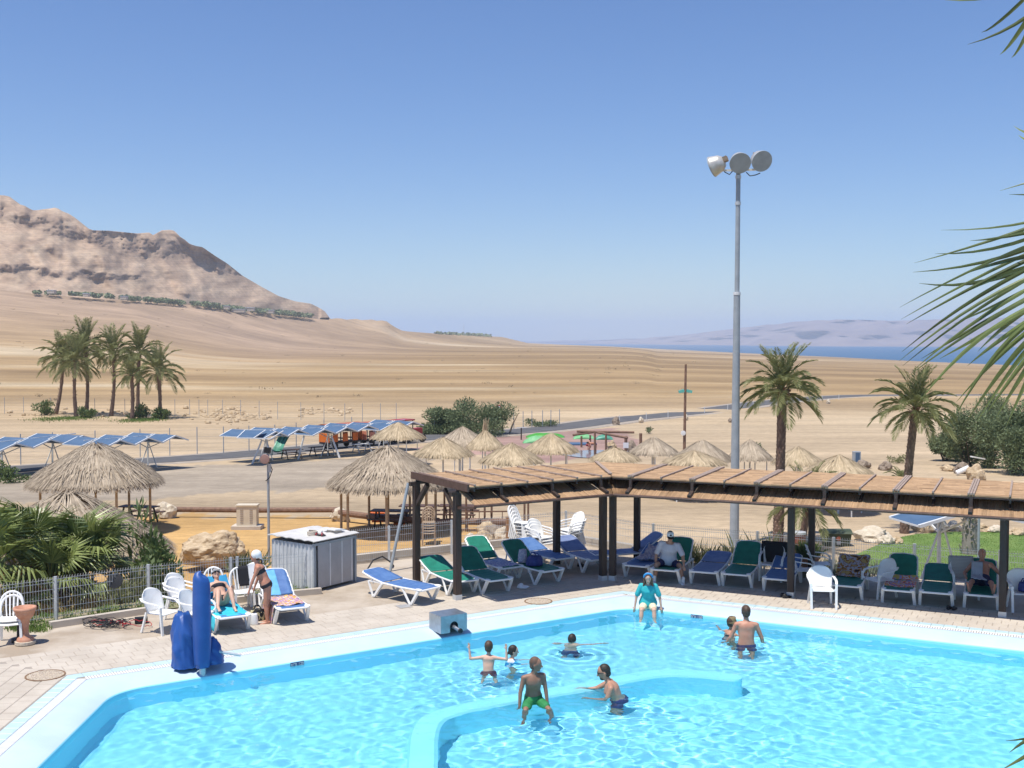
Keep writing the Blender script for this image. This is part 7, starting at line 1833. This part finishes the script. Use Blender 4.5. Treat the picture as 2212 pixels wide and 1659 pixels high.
# lying man
q = on('R9', -.08, 0, .50); tw = mat('grey_towel', (.36, .40, .46), .9, (.42, .46, .54), 5)
person('person lying bare chested on a green lounger with a grey towel over the chest', q, math.degrees(L['R9'].rotation_euler.z), skin_red, 1.0, 1.08, -48, 0, (0, 18), [((-.55, .35, -.5), (.55, .5, .55)), ((.55, .2, -.7), (-.1, .9, -.1))], [((-.30, .98, .12), (-.1, .95, -.28), (-.25, .25, 1)), ((.30, .98, .12), (.1, .95, -.28), (.25, .25, 1))], 1.12, False, [('shorts', navy_sh)], 'buzz', hair_brown,
       [('towel', tw, lambda a, b: (Vector((-.02 + .24 * a, 0, 0)) + (Vector((0, -.67, .74)) * (.40 * (1 - b / .6)) + Vector((0, .74, .67)) * .155 if b < .6 else Vector((-.25 * (b - .6) * (1 - a), .115 + (b - .6) * .9, .104 + .02 * a))) + Vector((0, 0, .02 * nz(a * 5, b * 5, 1, 1, 2)))))])
# boy with raised arms
redsh = mat('red_swim_shorts', (.30, .02, .035), .7, (.22, .02, .05), 9); q = G(1055, 1446, WATER_Z)
person('person, a boy seen from behind with both arms raised, red swim shorts', q + Vector((0, 0, -.12)), 84, skin_fair, .74, 1.32, 3, 0, (-4, 4), [((-1, -.05, -.12), (-.12, .15, 1)), ((1, .0, -.10), (-.05, .1, 1))], [((-.12, .2, -1), (0, -.3, -1)), ((.16, .1, -1), (.1, -.2, -1))], .92, False, [('shorts', redsh)], 'short', hair_brown, receiver=True)
# girl
bluew = pattern('blue_white_swim_shirt', [(.03, .30, .55), (.04, .34, .60), (.70, .72, .78), (.60, .62, .70)], 5); q = G(1100, 1428, WATER_Z)
person('girl with dark ponytail and blue and white swim shirt, beside the boy with raised arms', q + Vector((0, 0, -.32)), 8, skin_fair, .72, 1.30, 8, 0, (-8, 4), [((-.2, .8, -.45), (.1, 1, .0)), ((.2, .8, -.4), (0, 1, .02))], [((-.1, .5, -1), (0, -.4, -1)), ((.1, .3, -1), (0, -.3, -1))], .92, True, [('shirt', bluew, .7, .0), ('brief', blackswim)], 'pony', hair_dark, receiver=True)
# swimmer far behind
q = G(1232, 1388, WATER_Z); person('person with short dark hair seen from behind, shoulders at the water line, right arm out', q + Vector((0, 0, -.60)), 74, skin_fair, .90, 1.15, 16, 0, (-10, 0), [((-.8, .3, -.5), (-.3, .6, -.5)), ((.95, .3, .08), (.95, .35, .22))], [((-.15, .2, -1), (0, -.6, -.8)), ((.15, .3, -1), (0, -.6, -.8))], 1.0, False, [('shorts', navy_sh)], 'short', hair_dark, receiver=True)
# man on the inner wall
grn = mat('green_swim_shorts', (.02, .19, .05), .75, (.03, .24, .075), 7); q = G(1152, 1512, -.12)
person('person with shaved head and green shorts sitting on the low pool wall, looking right', q + Vector((0, .05, .0)), -74, skin_dark, .92, 1.14, 12, 3, (62, 4), [((-.16, .10, -1), (-.08, .20, -1)), ((.26, .05, -1), (.10, .15, -1))], [((-.22, 1, -.16), (-.05, .22, -1), (.5, .8, -.2)), ((.42, .9, -.10), (.05, .1, -1), (.6, .7, -.2))], .98, False, [('shorts', grn, .33)], 'buzz', mat('shaved_hair', (.13, .075, .05), .7), receiver=True)
# man with sunglasses standing by the wall
q = G(1342, 1496, WATER_Z); navy_p = mat('dark_swim_shorts', (.02, .015, .07), .7, (.05, .03, .12), 9)
person('person with beard and sunglasses standing hip deep by the low wall, reaching left', q + Vector((0, 0, -.30)), 176, skin_tan, 1.03, 1.12, 24, 0, (0, 16), [((-.15, .35, -1), (.05, 1, .12)), ((.12, .85, -.50), (-.05, 1, -.12))], [((-.1, .35, -1), (0, -.35, -1)), ((.1, .3, -1), (0, -.3, -1))], 1.24, False, [('shorts', navy_p)], 'balding', hair_dark, [('beard',), ('sunglasses',)], receiver=True)
# woman with bucket hat
q = G(1574, 1368, WATER_Z); person('person in a khaki bucket hat, shoulder deep, turned to the standing man', q + Vector((0, 0, -.44)), 24, skin_tan, .95, 1.1, 6, 0, (-20, 0), [((-.9, .1, -.4), (-.7, .3, .05)), ((.5, .7, -.4), (.3, .9, .0))], [((-.1, .3, -1), (0, -.4, -1)), ((.1, .3, -1), (0, -.4, -1))], 1.08, True, [('bra', blackswim), ('brief', blackswim)], 'short', hair_brown, [('bucket_hat', mat('khaki_hat_cloth', (.24, .18, .09), .9))], receiver=True)
# standing man, back to us
q = G(1612, 1390, WATER_Z); person('person standing waist deep with bare sunburnt back to the viewer, dark shorts', q + Vector((0, 0, -.09)), 86, skin_red, 1.04, 1.08, 2, 0, (8, 4), [((-.42, .05, -1), (-.35, .55, -.75)), ((.42, .05, -1), (.22, .6, -.75))], [((-.05, .05, -1), (0, -.03, -1)), ((.06, .05, -1), (0, -.03, -1))], 1.06, False, [('shorts', navy_p, .28)], 'short', hair_brown, receiver=True)
# far figures
q = TP(1286, 982); person('person bending over under the shower frame beyond the huts', q + Vector((.0, .0, .86)), 195, skin_red, .95, 1.0, 78, 0, (0, 0), [((-.1, .5, -1), (0, .3, -1)), ((.1, .5, -1), (0, .3, -1))], None, 1.0, False, [('brief', navy_p)], 'short', hair_dark, vox=.025)
q = TP(1268, 974); person('person crouching on the wet paving left of the bending one', q + Vector((.0, .0, .50)), 20, skin_tan, .8, 1.0, 35, 0, (0, 0), None, [((-.1, .9, -.2), (0, -.5, -1)), ((.1, .9, -.2), (0, -.5, -1))], 1.0, False, [('shorts', redsh)], 'short', hair_dark, vox=.025)
wp_ = tr0 + td * 5.6; wp_.z = zt(wp_.x, wp_.y); person('person in white shirt and white hat seated in the second train wagon', wp_ + Vector((.35, -.2, .98)), TA * 57.3 - 20, skin_tan, .95, 1.0, 0, 0, (0, 0), None, [((-.1, 1, 0), (0, .1, -1)), ((.1, 1, 0), (0, .1, -1))], 1.0, False, [('shirt', M['white_plastic'], .8), ('shorts', navy_sh)], 'short', hair_dark, [('bucket_hat', M['white_plastic'])], vox=.03)

# ================================================================== NEAR PALM AT THE RIGHT EDGE
near_leaf = mat('near_palm_leaf', (.07, .095, .03), .4, (.24, .29, .09), 3, attr='rnd', trans=.25)
bs = Vector((5.6, 6.4, 0)); t = thing('near_palm', 'near palm outside the right edge whose long drooping leaflets hang into view', 'palm tree', bs)
mb, tp = trunk_scaled(6.3, .26, .20, (.1, 0), 0, seed=7); mb.build('trunk', M['palm_trunk'], t, attr=True)
def leaflet(mb, a, m, b, w, rn, br=.5):
    a, m, b = Vector(a), Vector(m), Vector(b); pts = [(1 - k) ** 2 * a + 2 * k * (1 - k) * (2 * m - (a + b) / 2) + k * k * b for k in [i / 9 for i in range(10)]]
    vs, fs = [], []; tw = rn.uniform(-.6, .6)
    for i, p in enumerate(pts):
        d = (pts[min(i + 1, 9)] - pts[max(i - 1, 0)]).normalized(); k = i / 9; ww = w * (.45 + .55 * math.sin(math.pi * min(1, k * 1.5 + .12)) if k < .4 else 1 - ((k - .4) / .6) ** 1.7) + .0006
        x = Matrix.Rotation(tw, 3, d) @ d.cross(Vector((0, -1, .2))).normalized(); nn = d.cross(x)
        vs += [p - x * ww + nn * ww * .35, p, p + x * ww + nn * ww * .35]
    for i in range(9): fs += [(i * 3, i * 3 + 1, i * 3 + 4, i * 3 + 3), (i * 3 + 1, i * 3 + 2, i * 3 + 5, i * 3 + 4)]
    mb.add(vs, fs, min(1, max(0, rn.gauss(br, .14))))
rn = random.Random(17)
def near_frond(rach, leaves, w=.0105):
    P = [AT(x, y, Y) - bs for x, y, Y in rach]
    fo = MB().tube(P, [.030 - .022 * i / (len(P) - 1) for i in range(len(P))], 8).build('frond', M['palm_leaf'], t)
    def rp(k): k *= len(P) - 1; i = min(len(P) - 2, int(k)); return P[i].lerp(P[i + 1], k - i)
    for k, (mx, my), (tx, ty), dY in leaves:
        a = rp(k); Y = a.y + bs.y; mb = MB(); leaflet(mb, a, AT(mx, my, Y + dY * .4) - bs, AT(tx, ty, Y + dY) - bs, w * rn.uniform(.85, 1.1) * (1.15 if k > .7 else .95), rn, .75 if k > .7 else .2); mb.build('leaflet', near_leaf, fo, attr=True)
near_frond([(2560, 250, 6.2), (2480, 330, 5.9), (2400, 440, 5.6), (2330, 560, 5.3), (2285, 660, 5.1), (2262, 740, 5.0)], [
    (.30, (2260, 470), (2033, 497), .4), (.34, (2220, 492), (1975, 568), .5), (.36, (2210, 520), (2020, 548), .6), (.40, (2200, 545), (1972, 588), .4), (.42, (2230, 500), (2095, 520), .3), (.45, (2160, 555), (1943, 664), .5), (.47, (2160, 575), (1946, 690), .4),
    (.50, (2170, 585), (1958, 700), .3), (.52, (2160, 600), (1985, 612), .5), (.54, (2140, 625), (1948, 760), .3), (.57, (2140, 650), (1950, 790), .4), (.60, (2140, 640), (1942, 780), .2), (.63, (2150, 665), (1972, 800), .3), (.66, (2135, 690), (1990, 775), .4), (.69, (2140, 690), (1962, 812), .2),
    (.72, (2165, 700), (2030, 775), .3), (.75, (2130, 720), (1985, 868), .2), (.78, (2180, 720), (2090, 790), .4), (.82, (2170, 745), (2060, 905), .2), (.85, (2185, 745), (2066, 868), .3), (.88, (2190, 770), (2085, 915), .2), (.91, (2200, 780), (2105, 920), .3), (.93, (2205, 790), (2130, 895), .2), (.95, (2215, 800), (2150, 905), .3), (.97, (2225, 810), (2172, 925), .2), (.99, (2235, 815), (2200, 900), .3), (1.0, (2250, 830), (2215, 930), .2),
    (.38, (2330, 380), (2160, 412), .3), (.44, (2300, 430), (2180, 420), .3), (.61, (2190, 640), (2060, 700), .5), (.70, (2190, 690), (2112, 760), .4), (.56, (2190, 560), (2090, 590), .5), (.58, (2180, 590), (2070, 640), .5)])
near_frond([(2560, -120, 5.6), (2430, -130, 5.4), (2330, -120, 5.2), (2260, -90, 5.1)], [(.55, (2240, 20), (2090, 96), .2), (.70, (2190, 20), (2120, 70), .2), (.75, (2215, 50), (2160, 118), .2), (.85, (2225, 60), (2185, 125), .1), (.9, (2180, -20), (2040, 0), .3)])
near_frond([(2480, 160, 6.0), (2380, 180, 5.8), (2300, 230, 5.6), (2262, 270, 5.5)], [(.8, (2240, 285), (2190, 272), .2), (.9, (2240, 300), (2200, 292), .2), (1.0, (2245, 320), (2215, 340), .2)])
near_frond([(2460, 1420, 5.2), (2360, 1500, 5.0), (2300, 1560, 4.9), (2262, 1620, 4.8)], [(.6, (2260, 1585), (2172, 1600), .2), (.75, (2235, 1590), (2180, 1626), .2), (.85, (2240, 1620), (2160, 1665), .2), (1.0, (2235, 1650), (2190, 1690), .2)], .010)
for q in range(12):
    o = link('frond', FR[q % 6], t, tp + Vector((0, 0, .1))); o.rotation_euler = (0, 0, -1.3 + 2.2 * q / 11); o.scale = (.9,) * 3
